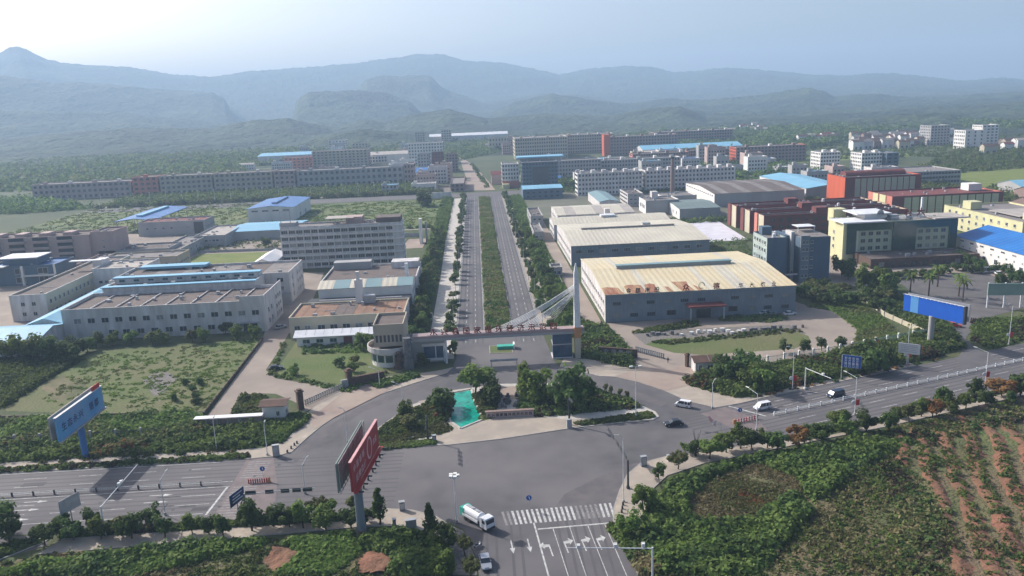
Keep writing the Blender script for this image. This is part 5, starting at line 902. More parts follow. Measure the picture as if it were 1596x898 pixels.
# ---------------------------------------------------------------- lamps, signals, signs
def lamp(label, px, py, h, arm=None, head='cobra', al=2.6, banner=None, group='street lamps', name='street_lamp'):
    x, y = G(px, py); t = thing(name, label, 'street lamp', (x, y, .1), 0, group); MB().tube((0, 0, 0), (0, 0, h), .11, .07, 8).build('pole', 'metal_white', t); MB().box(-.2, .2, -.2, .2, 0, .5).build('base', 'metal_grey', t)
    if head == 'cobra':
        for a in (arm if isinstance(arm, (list, tuple)) else [arm]):
            dx, dy = math.cos(R(a)), math.sin(R(a)); MB().tube((0, 0, h - .1), (dx * al, dy * al, h + .7), .06, .05, 6).build('arm', 'metal_white', t); MB().tube((dx * al, dy * al, h + .72), (dx * (al + .9), dy * (al + .9), h + .85), .16, .1, 6).build('lamp_head', 'lamp_glass', t)
    elif head == 'T':
        MB().tube((-1.1, 0, h), (1.1, 0, h), .06, .06, 6).build('cross_arm', 'metal_white', t)
        for s in (-1, 1): MB().box(s * 1.1 - .4, s * 1.1 + .4, -.25, .25, h - .05, h + .25).build('lamp_head', 'lamp_glass', t)
    else:
        for i in range(5): a = i * 1.257; MB().box(.7 * math.cos(a) - .32, .7 * math.cos(a) + .32, .7 * math.sin(a) - .32, .7 * math.sin(a) + .32, h - .1, h + .28).build('lamp_head', 'lamp_glass', t)
        MB().tube((0, 0, h - .1), (0, 0, h + .1), .8, .8, 12).build('lamp_ring', 'metal_grey', t)
    if banner: MB().box(.15, 1.0, -.04, .04, 2.4, 3.9).build('banner', 'red_paint', t); MB().tube((-.4, 0, 3.2), (-.4, .1, 3.2), .5, .5, 12).build('round_sign', 'metal_white', t)
    return t
lamp('lamp with ring of floodlights on the tiled corner beside the tanker truck', 712, 815, 9.6, head='ring'); lamp('tall lamp with a flat head at the right junction corner next to the dark gantry', 972, 783, 13.4, arm=180, al=.8); lamp('tall lamp with a T-shaped double head on the island tip', 991, 650, 13, head='T')
lamp('single-arm lamp beside the red and white barrier, before the dark green trees', 1179, 671, 9, arm=120); lamp('white pole lamp with a red banner beside the white signal arm', 1235, 608, 11.5, arm=200, al=1.6, banner=True); lamp('lamp with a red and white banner between green trees at the near kerb', 1332, 647, 9.5, arm=125, banner=True); lamp('lamp with a red and white banner beside the orange tree at the near kerb', 1535, 602, 9.2, arm=135, banner=True); lamp('lamp at the far kerb near the branch road with a red banner', 1572, 538, 12, arm=200, al=1, banner=True); lamp('lamp behind the grey notice board at the far kerb', 1413, 570, 11, arm=10, al=1.2, banner=True); lamp('short lamp on the pavement above the red and white barrier', 1110, 637, 6.6, arm=45, al=.8)
lamp('thin lamp on the left slip road behind the red billboard', 542, 690, 8, arm=180, al=.6); lamp('lamp with its arm toward the left slip road, by the lime shrub on the island', 629, 632, 5.5, arm=160, al=2.2); lamp('lamp with a leftward arm on the gate apron beside the dark sign wall', 592, 604, 5, arm=160, al=2.2); lamp('leaning pale lamp pole in the shrubs behind the left highway', 338, 702, 7.2, arm=90, al=.6); lamp('lamp pole below the guard house at the left highway', 417, 710, 7.2, arm=90, al=.6); lamp('curved single-arm lamp in the middle of the left highway', 476, 770, 6.5, arm=70, al=1.6); lamp('curved single-arm lamp at the near kerb of the left highway', 258, 803, 7.6, arm=80, al=2)
for i in range(11):     # avenue lamps
    y = 268 + i * 36
    for x, s, sd_ in ((-10.8, 0, 'left'), (20.2, 180, 'right')):
        t = thing('street_lamp', 'slim grey double-arm lamp in the row along the %s kerb of the avenue' % sd_, 'street lamp', (x, y, 0), 0, 'lamps along the %s side of the avenue' % sd_); MB().tube((0, 0, 0), (0, 0, 9), .11, .07, 6).build('pole', 'metal_grey', t); dx = 1 if s == 0 else -1; MB().tube((0, 0, 8.9), (dx * 2, 0, 9.5), .05, .05, 5).build('arm', 'metal_grey', t); MB().box(dx * 2 - .4, dx * 2 + .5, -.15, .15, 9.42, 9.6).build('lamp_head', 'lamp_glass', t)
def gantry(label, x, y, ang, h, L, pm='metal_white', dark=None, heads=(), r=.17):
    t = thing('signal_gantry', label, 'signal gantry', (x, y, .1), ang); MB().tube((0, 0, 0), (0, 0, h), r, r * .85, 10).build('pole', pm, t); MB().tube((0, 0, h - .2), (L, 0, h + .3), .1, .07, 8).build('arm', pm, t); MB().box(-.3, .3, -.3, .3, 0, .5).build('base', pm, t)
    if dark:
        for a, b in dark: MB().box(a, b, -.06, .06, h - .35, h + .45).build('signal_panel', 'metal_dark', t)
    for a in heads: o = MB().box(a - .25, a + .25, -.2, .2, h + .1, h + .75).build('camera_box', 'metal_white', t); MB().box(a - .3, a + .3, -.35, -.2, h + .55, h + .8).build('hood', 'lamp_glass', o)
    return t
gantry('white camera gantry reaching across both carriageways of the left highway', -74.3, 140.4, R(90), 6, 17, heads=(8, 9)); gantry('white signal arm above the far lanes of the right highway', 83.5, 194.5, R(-76), 6, 10, heads=(7,)); gantry('dark signal gantry with black panels at the right junction corner', 27.3, 146.3, R(95), 6.2, 17, 'metal_dark', dark=[(1, 6), (7, 9), (11, 16)], r=.22)
gantry('low dark signal gantry with black panels over the left crosswalk', -47.9, 142.2, R(0), 6, 13.5, 'metal_grey', dark=[(0.2, 2.2), (4, 5.6), (7, 8.6), (9.2, 10.8), (11.2, 13)]); gantry('black signal gantry on the left tip of the island', -14.8, 175.4, R(-88), 6.3, 9, 'metal_dark', dark=[(1, 2.4), (3, 4.4), (5, 6.4), (7, 8.4)], r=.22); gantry('black signal gantry on the front edge of the island', 19.3, 180, R(-75), 6.8, 3, 'metal_dark', dark=[(.3, 2.5)], r=.26)
x, y = G(1017, 905); gantry('white camera gantry reaching over the right-hand lanes of the south street', x, y, R(176), 6, 14, heads=(1.5, 6, 12))
def panel_sign(label, x, y, ang, w_, h_, z0, face, post='edge', marks=None, back='metal_grey', name='road_sign', cat='road sign'):
    t = thing(name, label, cat, (x, y, .1), ang); MB().box(-w_ / 2, w_ / 2, -.05, .05, z0, z0 + h_).build('panel', face, t); MB().box(-w_ / 2 - .08, w_ / 2 + .08, .05, .12, z0 - .08, z0 + h_ + .08).build('frame', back, t)
    for xx in {'edge': (-w_ / 2 - .1,), 'mid': (0,), 'two': (-w_ * .35, w_ * .35)}[post]: MB().tube((xx, .2, 0), (xx, .2, z0 + h_), .12, .1, 8).build('post', 'metal_grey', t)
    if marks:
        for q in marks: MB().box(q[0], q[1], -.08, -.05, z0 + q[2], z0 + q[3]).build('mark', q[4] if len(q) > 4 else 'metal_white', t)
    return t
x, y = G(1312, 595); panel_sign('blue road sign with four columns of white writing beyond the right highway', x + 2.4, y, R(-32), 4.6, 3.4, 3.7, 'sign_blue', 'edge')
t = bpy.data.objects['road_sign']
for c_ in range(4): letters(t, '前方路口', (-1.45 + .95 * c_, -.08, 6.1), (0, 0, -.75), .72, 'metal_white', extr=.01)
x, y = G(1413, 572); panel_sign('pale grey notice board with rows of small writing at the far kerb', x, y - .6, R(-36), 5.4, 2.9, 4.0, 'frame_white', 'mid', marks=[(-2.2, 2.2, .5 + .5 * i, .68 + .5 * i, 'metal_grey') for i in range(5)], name='notice_board', cat='notice board')
x, y = G(116, 822); panel_sign('grey back of a road sign at the near kerb of the left highway', x, y, R(66), 4.4, 2.8, 3.6, 'metal_grey', 'mid', name='road_sign'); x, y = G(375, 815); panel_sign('navy blue road sign with pale lines beside the left crosswalk', x, y, R(70), 4.2, 2.4, 4.2, 'sign_navy', 'mid', marks=[(-1.5, 1.5, .6, .8), (-1.5, .8, 1.2, 1.4), (-1.4, 1.4, 1.8, 1.95)])
def round_sign(label, px, py, h=2.6):
    x, y = G(px, py); t = thing('keep_right_sign', label, 'road sign', (x, y, .03)); MB().tube((0, 0, 0), (0, 0, h), .05, .05, 6).build('post', 'metal_grey', t); MB().tube((0, -.06, h), (0, -.02, h), .55, .55, 16).build('disc', 'sign_blue', t); a = MB(); a.quad([(-.1, -.075, h + .35), (.06, -.075, h + .35), (.25, -.075, h - .3), (.08, -.075, h - .35)]); a.build('arrow_mark', 'metal_white', t)
round_sign('round blue keep-right sign at the head of the south street median', 825, 795); round_sign('round blue keep-right sign by the right red and white barrier', 1153, 655); round_sign('round blue keep-right sign by the left red and white barrier', 411, 748)
def barrier(label, p, q, n, m1='metal_white', m2='red_paint', h=.9):
    a = Vector(G(*p)); b = Vector(G(*q)); d = b - a; t = thing('barrier', label, 'barrier', (a.x, a.y, .03), math.atan2(d.y, d.x)); L = d.length; MB().box(0, L, -.05, .05, h - .15, h).box(0, L, -.05, .05, .25, .4).build('rail', m1, t); pm = MB().box(-.12, .12, -.07, .07, 0, h + .1).mesh('post', m2)
    for i in range(n + 1): link('post', pm, t, (L * i / n, 0, 0))
    MB().tube((-.5, 0, 0), (-.5, 0, 1.1), .35, .25, 10).build('bollard', 'orange_paint', t)
barrier('red and white barrier at the end of the right highway median', (1147, 660), (1180, 653), 8); barrier('red and white barrier at the end of the left highway median', (416, 752), (388, 754), 8)
def rail(label, p, q, step, m='metal_white', h=.85, pmm='metal_grey', name='guard_rail'):
    a = Vector(p); b = Vector(q); d = b - a; L = d.length; t = thing(name, label, 'guard rail', (a.x, a.y, .02), math.atan2(d.y, d.x)); MB().box(0, L, -.05, .05, h - .14, h).build('rail', m, t); MB().box(0, L, -.04, .04, .3, .4).build('rail', m, t)
    k = MB(); n = int(L / .5)
    for i in range(n): k.box(i * .5 + .2, i * .5 + .26, -.02, .02, .4, h - .14)
    k.build('baluster', m, t, kind='stuff'); pm = MB().box(-.13, .13, -.13, .13, 0, h + .15).mesh('post', pmm)
    for i in range(int(L / step) + 1): link('post', pm, t, (i * step, 0, 0))
    return t
rail('low median guard rail with dark posts along the left highway', (-190, 159), (-58, 159), 4.4, 'metal_grey', pmm='metal_dark'); rail('white median guard rail along the right highway', RH(2, 0), RH(200, 0), 3.6, 'metal_white', pmm='metal_white')
# fences
def fence(label, pts, step, post, infill, h=2.2, ph=2.7, name='fence', pw=.25, solid=False):
    a = Vector(pts[0]); t = thing(name, label, 'fence', (a.x, a.y, 0)); pm = MB().box(-pw, pw, -pw, pw, 0, ph).mesh('post', post)
    for i in range(len(pts) - 1):
        p, q = Vector(pts[i]) - a, Vector(pts[i + 1]) - a; d = q - p; L = d.length; n = max(1, int(L / step)); an = math.atan2(d.y, d.x); s = L / n; k = MB()
        if solid: k.box(.1, s - .1, -.08, .08, 0, h)
        else:
            k.box(.1, s - .1, -.03, .03, h - .12, h); k.box(.1, s - .1, -.03, .03, .2, .3); k.box(.1, s - .1, -.12, .12, 0, .18)
            m_ = int(s / .45)
            for j in range(m_): k.box(.25 + j * .45, .32 + j * .45, -.02, .02, .3, h - .12)
        me_ = k.mesh('fence_panel', infill)
        for j in range(n): u = p + d * j / n; link('post', pm, t, (u.x, u.y, 0)); o = link('fence_panel', me_, t, (u.x, u.y, 0)); o.rotation_euler = (0, 0, an)
    return t
fence('pale green railing fence with white posts behind the right roadside trees', GP((1170, 572), (1222, 563), (1290, 553), (1400, 532), (1445, 523)), 4.2, 'white_clean', 'roof_teal'); fence('cream wall stepping through the grass beside the blank blue billboard', GP((1345, 466), (1378, 493), (1420, 512), (1445, 523)), 5, 'cream_wall', 'cream_wall', 1.6, 1.8, name='garden_wall', solid=True)
fence('dark hedge-side railing behind the left roadside shrubs', [(-190, 187), (-80, 187)], 6, 'grey_wall', 'metal_dark'); fence('long low white wall crossing the weeds at the left edge', GP((4, 628), (58, 593), (115, 562)), 6, 'white_wall', 'grey_wall', .7, .75, name='low_wall', solid=True); fence('dark low wall along the edge of the left lawn', GP((318, 648), (365, 588), (410, 530)), 6, 'metal_dark', 'stone_brown', 1.0, 1.1, name='low_wall', solid=True); fence('long grey boundary wall under the left lawn', GP((0, 654), (100, 652), (308, 647)), 6, 'stone_brown', 'brown_wall', 1.1, 1.3, name='low_wall', solid=True)
fence('white retaining wall beside the works lane', [(34, 330), (33, 400)], 8, 'white_wall', 'white_wall', .8, .85, name='low_wall', solid=True); fence('grey boundary wall across the meadow behind the dormitory slab', [(-112, 484), (-35, 470)], 8, 'grey_wall', 'grey_wall', 2.2, 2.4, name='boundary_wall', solid=True); fence('low kerb wall round the bright football lawn', [(-160, 404), (-110, 404), (-110, 446), (-160, 450)], 8, 'grey_wall', 'grey_wall', 1.4, 1.6, name='boundary_wall', solid=True)
# gates at the two yards
def yardgate(label, p, q, m='metal_dark'):
    a = Vector(G(*p)); b = Vector(G(*q)); d = b - a; L = d.length; t = thing('sliding_gate', label, 'gate', (a.x, a.y, .05), math.atan2(d.y, d.x)); k = MB(); k.box(0, L, -.05, .05, 1.5, 1.6); k.box(0, L, -.05, .05, .3, .4); k.build('frame_rail', m, t); pm = MB().box(-.06, .06, -.3, .3, 0, 1.7).mesh('gate_bar', 'metal_grey')
    for i in range(int(L / .8)): link('gate_bar', pm, t, (.4 + .8 * i, 0, 0))
yardgate('dark folding gate between two stone pillars at the left yard', (475, 633), (542, 603)); yardgate('dark folding gate of the right factory drive', (990, 548), (1036, 560)) 
def pillar(label, px, py, w_=1.5, h=5, m='stone_brown', cap='tile_brown'):
    x, y = G(px, py); t = thing('gate_pillar', label, 'pillar', (x, y, 0), R(30)); MB().box(-w_ / 2, w_ / 2, -w_ / 2, w_ / 2, 0, h).build('shaft', m, t); MB().box(-w_ * .65, w_ * .65, -w_ * .65, w_ * .65, h, h + .3).box(-w_ * .35, w_ * .35, -w_ * .35, w_ * .35, h + .3, h + .7).build('cap', cap, t)
pillar('brown stone gate pillar next to the left guard house', 469, 638); pillar('brown stone gate pillar at the far end of the left folding gate', 545, 602, 1.6, 4.6); pillar('slim dark gate pillar beside the right guard house', 1071, 572, .9, 3.6)
sw_ = thing('sign_wall', 'dark brown stone sign wall by the left gate apron', 'sign wall', (*G(572, 598), .1), R(24)); MB().box(-5.2, 5.2, -.3, .3, 0, 2.4).build('wall', 'stone_brown', sw_); MB().box(-5.4, 5.4, -.4, .4, 2.4, 2.7).build('coping', 'tile_brown', sw_); MB().box(-7.4, -5.4, -.3, .3, 0, 2.4).build('pale_end', 'grey_wall', sw_)
sw2 = thing('sign_wall', 'dark stone sign wall with rooftop shrubs by the right folding gate', 'sign wall', (*G(968, 556), .1), R(-24)); MB().box(-7, 5, -.4, .4, 0, 2.6).build('wall', 'stone_brown', sw2); letters(sw2, '众德集团', (-4.5, -.45, .8), (2.3, 0, 0), 1.6, 'grey_wall', extr=.03)
sw3 = thing('name_wall', 'low brown stone name wall with dark characters on the island plaza', 'sign wall', (5.1, 187.2, .12), 0); MB().box(-6, 6, -.45, .45, 0, 1.5).build('wall', 'pink_wall', sw3); MB().box(-6.15, 6.15, -.55, .55, 1.5, 1.7).build('coping', 'brown_wall', sw3); letters(sw3, '永兴国家循环经济示范园', (-5.2, -.47, .45), (1.04, 0, 0), .85, 'letter_dark', extr=.02)
# billboards
bb = thing('billboard', 'blank bright blue billboard with one lighter stripe on a grey post', 'billboard', (135.5, 226.5, 0)); p0, p1 = Vector((131.2 - 135.5, 235 - 226.5)), Vector((139.6 - 135.5, 217.5 - 226.5)); d = p1 - p0; L = d.length; an = math.atan2(d.y, d.x)
pn = MB().box(0, L, -.25, .25, 8.4, 13.6).build('panel', 'billboard_blue', bb, (p0.x, p0.y, 0)); pn.rotation_euler = (0, 0, an); o = MB().box(2.4, 5.0, -.29, -.25, 8.42, 13.58).build('light_stripe', 'billboard_lightblue', pn); k = MB()
for i in range(16): k.box(i * L / 15 - .06, i * L / 15 + .06, -.8, .3, 13.6, 13.7)
k.box(0, L, -.35, .35, 13.6, 13.65); k.build('lamp_rail', 'metal_white', pn); MB().box(L, L + .5, -.4, .8, 8.2, 13.6).build('end_box', 'metal_dark', pn); b2 = MB().box(0, L, -.2, .2, 8.4, 13.6).build('rear_panel', 'metal_grey', bb, (p0.x + 1.8, p0.y + 1.2, 0)); b2.rotation_euler = (0, 0, an + .05); MB().tube((0, 0, 0), (0, 0, 8.6), .85, .85, 16).build('post', 'grey_wall', bb)
lb = thing('billboard', 'faded sky-blue billboard with dark writing, red corner, on a blue post', 'billboard', (-95, 177, 0)); pn = MB().box(-10.2, 10.2, -.2, .2, 8.6, 14).build('panel', 'billboard_sky', lb, (.6, 0, 0)); pn.rotation_euler = (0, 0, R(88)); letters(pn, '生态永兴 银都', (-7.5, -.22, 10.4), (2.4, 0, 0), 2.0, 'sign_navy', extr=.01); MB().box(6, 9.6, -.1, .1, 14, 15.2).build('red_topper', 'red_paint', pn); MB().box(-10.3, 10.3, -.7, -.2, 8.3, 8.6).build('catwalk', 'metal_grey', pn); MB().box(-10.3, 10.3, -.3, .3, 14, 14.15).build('top_rail', 'metal_white', pn)
b2 = MB().box(-10.2, 10.2, -.15, .15, 8.6, 14).build('rear_panel', 'roof_pale', lb, (-1.3, .5, 0)); b2.rotation_euler = (0, 0, R(89)); MB().tube((0, 0, 0), (0, 0, 9.6), .75, .75, 14).build('post', 'roof_blue', lb)
rb_ = thing('billboard', 'tall red billboard with big pink oval and pink writing on a grey-blue post', 'billboard', (-24.9, 135.2, 0)); pn = MB().box(-9.6, 9.6, -.2, .2, 11.4, 17).build('panel', 'billboard_red', rb_, (1.2, 4, 0)); pn.rotation_euler = (0, 0, R(83)); k = MB()
for i in range(24):
    a, c = i * math.pi / 12, (i + 1) * math.pi / 12
    k.quad([(2.6 + 1.9 * math.cos(a), -.23, 14.3 + 2.2 * math.sin(a)), (2.6 + 1.9 * math.cos(c), -.23, 14.3 + 2.2 * math.sin(c)), (2.6 + 1.3 * math.cos(c), -.23, 14.3 + 1.8 * math.sin(c)), (2.6 + 1.3 * math.cos(a), -.23, 14.3 + 1.8 * math.sin(a))])
k.build('oval_mark', 'billboard_pink', pn); letters(pn, '中国银都', (-7.8, -.23, 14.6), (2.0, 0, 0), 1.5, 'billboard_pink', extr=.01); letters(pn, '招商热线', (-6.6, -.23, 12.2), (1.8, 0, 0), 1.6, 'billboard_pink', extr=.01); letters(pn, '欢迎', (5.8, -.23, 13.6), (1.5, 0, 0), 1.4, 'billboard_pink', extr=.01); MB().box(-9.6, 9.6, -1.0, -.2, 11.1, 11.3).build('catwalk', 'red_paint', pn); MB().box(-9.7, 9.7, -.26, .26, 17, 17.15).build('top_rail', 'billboard_pink', pn)
for i in range(7): MB().box(-9 + 3 * i - .15, -9 + 3 * i + .15, -1.9, -1.0, 11.1, 11.3).build('floodlight', 'metal_dark', pn)
b2 = MB().box(-9.6, 9.6, -.1, .1, 11.4, 17).build('rear_panel', 'board_green', rb_, (-1.5, 4, 0)); b2.rotation_euler = (0, 0, R(84.5)); k = MB()
for i in range(14):
    x_ = -9.6 + i * 19.2 / 13; k.tube((x_, -.45, 11.3), (x_, -.45, 17), .07, .07, 4)
    if i < 13: k.tube((x_, -.45, 11.4 if i % 2 else 16.9), (x_ + 1.47, -.45, 16.9 if i % 2 else 11.4), .06, .06, 4)
for z_ in (11.4, 13.2, 15, 17): k.tube((-9.6, -.45, z_), (9.6, -.45, z_), .07, .07, 4)
k.build('truss', 'metal_grey', b2); MB().tube((0, 0, 0), (0, 0, 12.5), .85, .8, 16).build('post', 'bluegrey_wall', rb_); MB().tube((0, 0, 0), (0, 0, 1.2), 1.2, 1.1, 12).build('footing', 'roof_grey', rb_)
rs = thing('billboard', 'large grey-green board on white legs at the right edge', 'billboard', (*G(1575, 480), 0), R(-10)); MB().box(-8, 12, -.25, .25, 4.6, 8.8).build('panel', 'board_green', rs)
for i in range(4): MB().tube((-7.6 + i * 5.4, .3, 0), (-7.6 + i * 5.4, .3, 9), .3, .3, 8).build('leg', 'metal_white', rs)
fr = thing('banner_frame', 'long low dark banner frame on two legs standing on the road before the gate', 'frame', (*G(786, 572), .03)); MB().box(-4.1, 4.1, -.15, .15, 1.8, 2.5).build('board', 'metal_grey', fr); MB().box(-3.9, -3.7, -.1, .1, 0, 1.8).build('leg', 'metal_grey', fr); MB().box(3.7, 3.9, -.1, .1, 0, 1.8).build('leg', 'metal_grey', fr)
tp = thing('planter_car', 'small green and white flower planter at the tip of the avenue median', 'planter', (6.5, 243.5, .12)); MB().box(-3, 2.4, -1.2, 1.2, 0, 1).build('planter_box', 'tank_green', tp); MB().box(2.2, 2.7, -1.5, 1.5, 0, 1.6).build('white_end', 'white_clean', tp)
wf = thing('notice_board', 'small white upright frame in the bushes left of the avenue pavement', 'frame', (*G(671, 500), 0)); MB().box(-.9, -.7, -.1, .1, 0, 3).box(.7, .9, -.1, .1, 0, 3).box(-.9, .9, -.1, .1, 2.8, 3).box(-.9, .9, -.1, .1, .8, 1).build('frame', 'white_clean', wf); MB().box(-.7, .7, -.02, .02, 1, 2.8).build('board', 'metal_dark', wf)
mo = thing('white_monument', 'white upright fin monument on a paved square left of the avenue', 'monument', (-33.5, 447, 0)); k = MB(); taper(k, 0, 14, .8, .8, 3, 1.2); k.build('fin', 'white_clean', mo); k = MB(); taper(k, 0, 12, .5, .5, 1, .6); k.build('side_fin', 'grey_wall', mo, (3, 1, 0)); sheet('monument_square', [(-44, 432), (-32, 432), (-31, 462), (-42, 462)], .034, 'brick_paving')
bn = thing('flag_banner', 'pink and white banner on a short pole at the near right kerb', 'banner', (*G(1123, 690), .1)); MB().tube((0, 0, 0), (0, 0, 4.4), .1, .08, 8).build('pole', 'metal_grey', bn); MB().tube((0, 0, 4.4), (-1.2, .6, 4.7), .05, .05, 5).build('arm', 'metal_grey', bn); k = MB(); k.quad([(-1.0, .4, 3.6), (-2.4, 1.2, 5.0), (-2.5, 1.3, 6.0), (-1.1, .5, 4.6)]); k.quad([(-1.1, .5, 4.6), (-2.5, 1.3, 6), (-2.4, 1.4, 6.1), (-1, .6, 4.7)]); k.build('cloth', 'billboard_pink', bn); MB().box(-1.7, -1.2, .6, .7, 4.2, 5.0).build('emblem_patch', 'metal_white', bn)
def kiosk(label, px, py, m='grey_wall', h=2.2, w_=1.0, name='signal_cabinet'):
    x, y = G(px, py); t = thing(name, label, 'cabinet', (x, y, .12), R(12)); MB().box(-w_ / 2, w_ / 2, -.35, .35, 0, h).build('case', m, t); MB().box(-w_ / 2 - .08, w_ / 2 + .08, -.43, .43, h, h + .12).build('lid', 'metal_grey', t); MB().box(-w_ * .38, w_ * .38, -.38, -.35, .25, h - .25).build('door', 'metal_grey', t)
kiosk('grey cabinet on the pavement left of the left slip road', 431, 711, 'grey_wall', 2.6, 1.5); kiosk('small dark cabinet at the foot of the island signal gantry', 677, 688, 'metal_dark', 1.4, .9); kiosk('grey cabinet at the foot of the plaza signal gantry', 887, 667, 'grey_wall', 2.0, 1.2); kiosk('grey-blue cabinet at the right junction kerb', 1003, 727, 'bluegrey_wall', 2.2, 1.2); kiosk('white post box at the head of the right pavement', 1043, 719, 'white_clean', 1.3, .8); kiosk('small grey cabinet on the pavement by the red billboard', 627, 796, 'bluegrey_wall', 1.8, 1); kiosk('pale green notice cabinet in the grass by the corner pavement', 641, 823, 'palegreen_wall', 1.6, 2.0); kiosk('little brown bin on the corner pavement', 615, 820, 'stone_brown', 1.3, .6)
def bollard_row(label, pts, m='metal_dark'):
    k = 0
    for p in pts:
        x, y = G(*p); t = thing('bollard', label, 'bollard', (x, y, .14), 0, label[:30]); MB().tube((0, 0, 0), (0, 0, .6), .22, .18, 10).build('post', m, t); MB().tube((0, 0, .6), (0, 0, .7), .2, .08, 10).build('cap', m, t)
bollard_row('dark round bollard in the short row at the left slip kerb', [(448, 706), (454, 700), (459, 695), (463, 692)]); bollard_row('dark bollard in the row beside the tall right corner lamp', [(969, 800), (970, 794), (971, 788)]); bollard_row('small dark bollard between the zebra island kerb and red billboard', [(567, 762), (574, 749), (581, 736), (586, 726), (592, 714)])
# pond and rocks on the island
sheet('pond', GP((706, 614), (733, 609), (737, 624), (747, 646), (750, 654), (718, 667), (703, 656), (704, 637)), .16, 'pond_water'); k = MB(); pp = GP((704, 613), (735, 607), (739, 624), (749, 646), (752, 655), (718, 669), (701, 657), (702, 637)); n = len(pp)
for i in range(n):
    a, b = Vector(pp[i]), Vector(pp[(i + 1) % n]); d = (b - a).normalized(); q = Vector((-d.y, d.x)) * .25; k.prism([tuple(a - q), tuple(b - q), tuple(b + q), tuple(a + q)], .1, .32)
struct('pond_rim', k, 'paving_pale')
sheet('plaza', GP((668, 693), (692, 655), (716, 671), (752, 657), (760, 650), (832, 648), (885, 655), (955, 651), (1022, 646), (1016, 654), (955, 660), (885, 668), (780, 684), (700, 693)), .13, 'paving'); sheet('island_path', GP((652, 626), (662, 624), (712, 666), (716, 674), (700, 672), (668, 650)), .15, 'paving'); sheet('plaza_step', GP((775, 604), (808, 602), (810, 622), (775, 626)), .14, 'brick_paving')
for i in range(15):
    px, py = random.uniform(778, 812), random.uniform(618, 638); x, y = G(px, py); rr2 = random.uniform(.4, 1.1); k = MB(); nn = 7; z1 = random.uniform(.5, 1.8)
    k.prism([(rr2 * random.uniform(.7, 1.2) * math.cos(j * 6.283 / nn), rr2 * random.uniform(.7, 1.2) * math.sin(j * 6.283 / nn)) for j in range(nn)], 0, z1 * .6); k.prism([(rr2 * .6 * random.uniform(.6, 1.2) * math.cos(j * 6.283 / nn), rr2 * .6 * random.uniform(.6, 1.2) * math.sin(j * 6.283 / nn)) for j in range(nn)], z1 * .6, z1)
    o = k.build('rock', 'rock', None, (x, y, .12)); tag(o, 'grey rock in the rockery behind the brown name wall', 'rock', 'rocks of the plaza rockery')
for i in range(26):
    u = i / 25; px, py = 1008 + 240 * u + random.uniform(-4, 4), 524 - 11 * u + random.uniform(-2.5, 2.5); x, y = G(px, py); k = MB(); s = random.uniform(.5, 1.1); k.prism([(s * random.uniform(.7, 1.2) * math.cos(j * 1.05), s * .7 * random.uniform(.7, 1.2) * math.sin(j * 1.05)) for j in range(6)], 0, random.uniform(.5, 1.2)); o = k.build('boulder', 'white_clean' if 5 < i < 17 else 'rock', None, (x, y, .05)); tag(o, ('white' if 5 < i < 17 else 'grey') + ' boulder in the gravel bed above the oval lawn', 'boulder', ('white' if 5 < i < 17 else 'grey') + ' boulders of the gravel bed')
pe = thing('person', 'person in dark clothes walking beside the right folding gate', 'person', (*G(1041, 566), .05)); PV = [(0, 0, .95), (0, 0, 1.2), (0, 0, 1.42), (0, 0, 1.52), (0, .01, 1.66), (-.1, 0, .88), (-.11, .08, .48), (-.11, .02, .08), (-.11, -.12, .04), (.1, 0, .88), (.11, -.1, .5), (.11, .12, .1), (.11, 0, .04), (-.2, 0, 1.4), (-.26, .03, 1.12), (-.27, -.08, .86), (.2, 0, 1.4), (.26, -.03, 1.12), (.27, -.14, .9)]
PE = [(0, 1), (1, 2), (2, 3), (3, 4), (0, 5), (5, 6), (6, 7), (7, 8), (0, 9), (9, 10), (10, 11), (11, 12), (2, 13), (13, 14), (14, 15), (2, 16), (16, 17), (17, 18)]
pm_ = bpy.data.meshes.new('body'); pm_.from_pydata(PV, PE, []); pm_.materials.append(MT['dark_cloth']); po = link('body', pm_, pe); po.modifiers.new('skin', 'SKIN'); po.modifiers.new('sub', 'SUBSURF').render_levels = 1
for v_, r_ in zip(pm_.skin_vertices[0].data if pm_.skin_vertices else [], [.15, .16, .14, .06, .1, .09, .07, .05, .04, .09, .07, .05, .04, .07, .05, .035, .07, .05, .035]): v_.radius = (r_, r_)
MB().tube((0, -.01, 1.58), (0, -.01, 1.72), .09, .1, 10).build('head', 'skin', pe); MB().tube((0, 0, 1.7), (0, 0, 1.79), .115, .07, 10).build('hair', 'dark_cloth', pe)

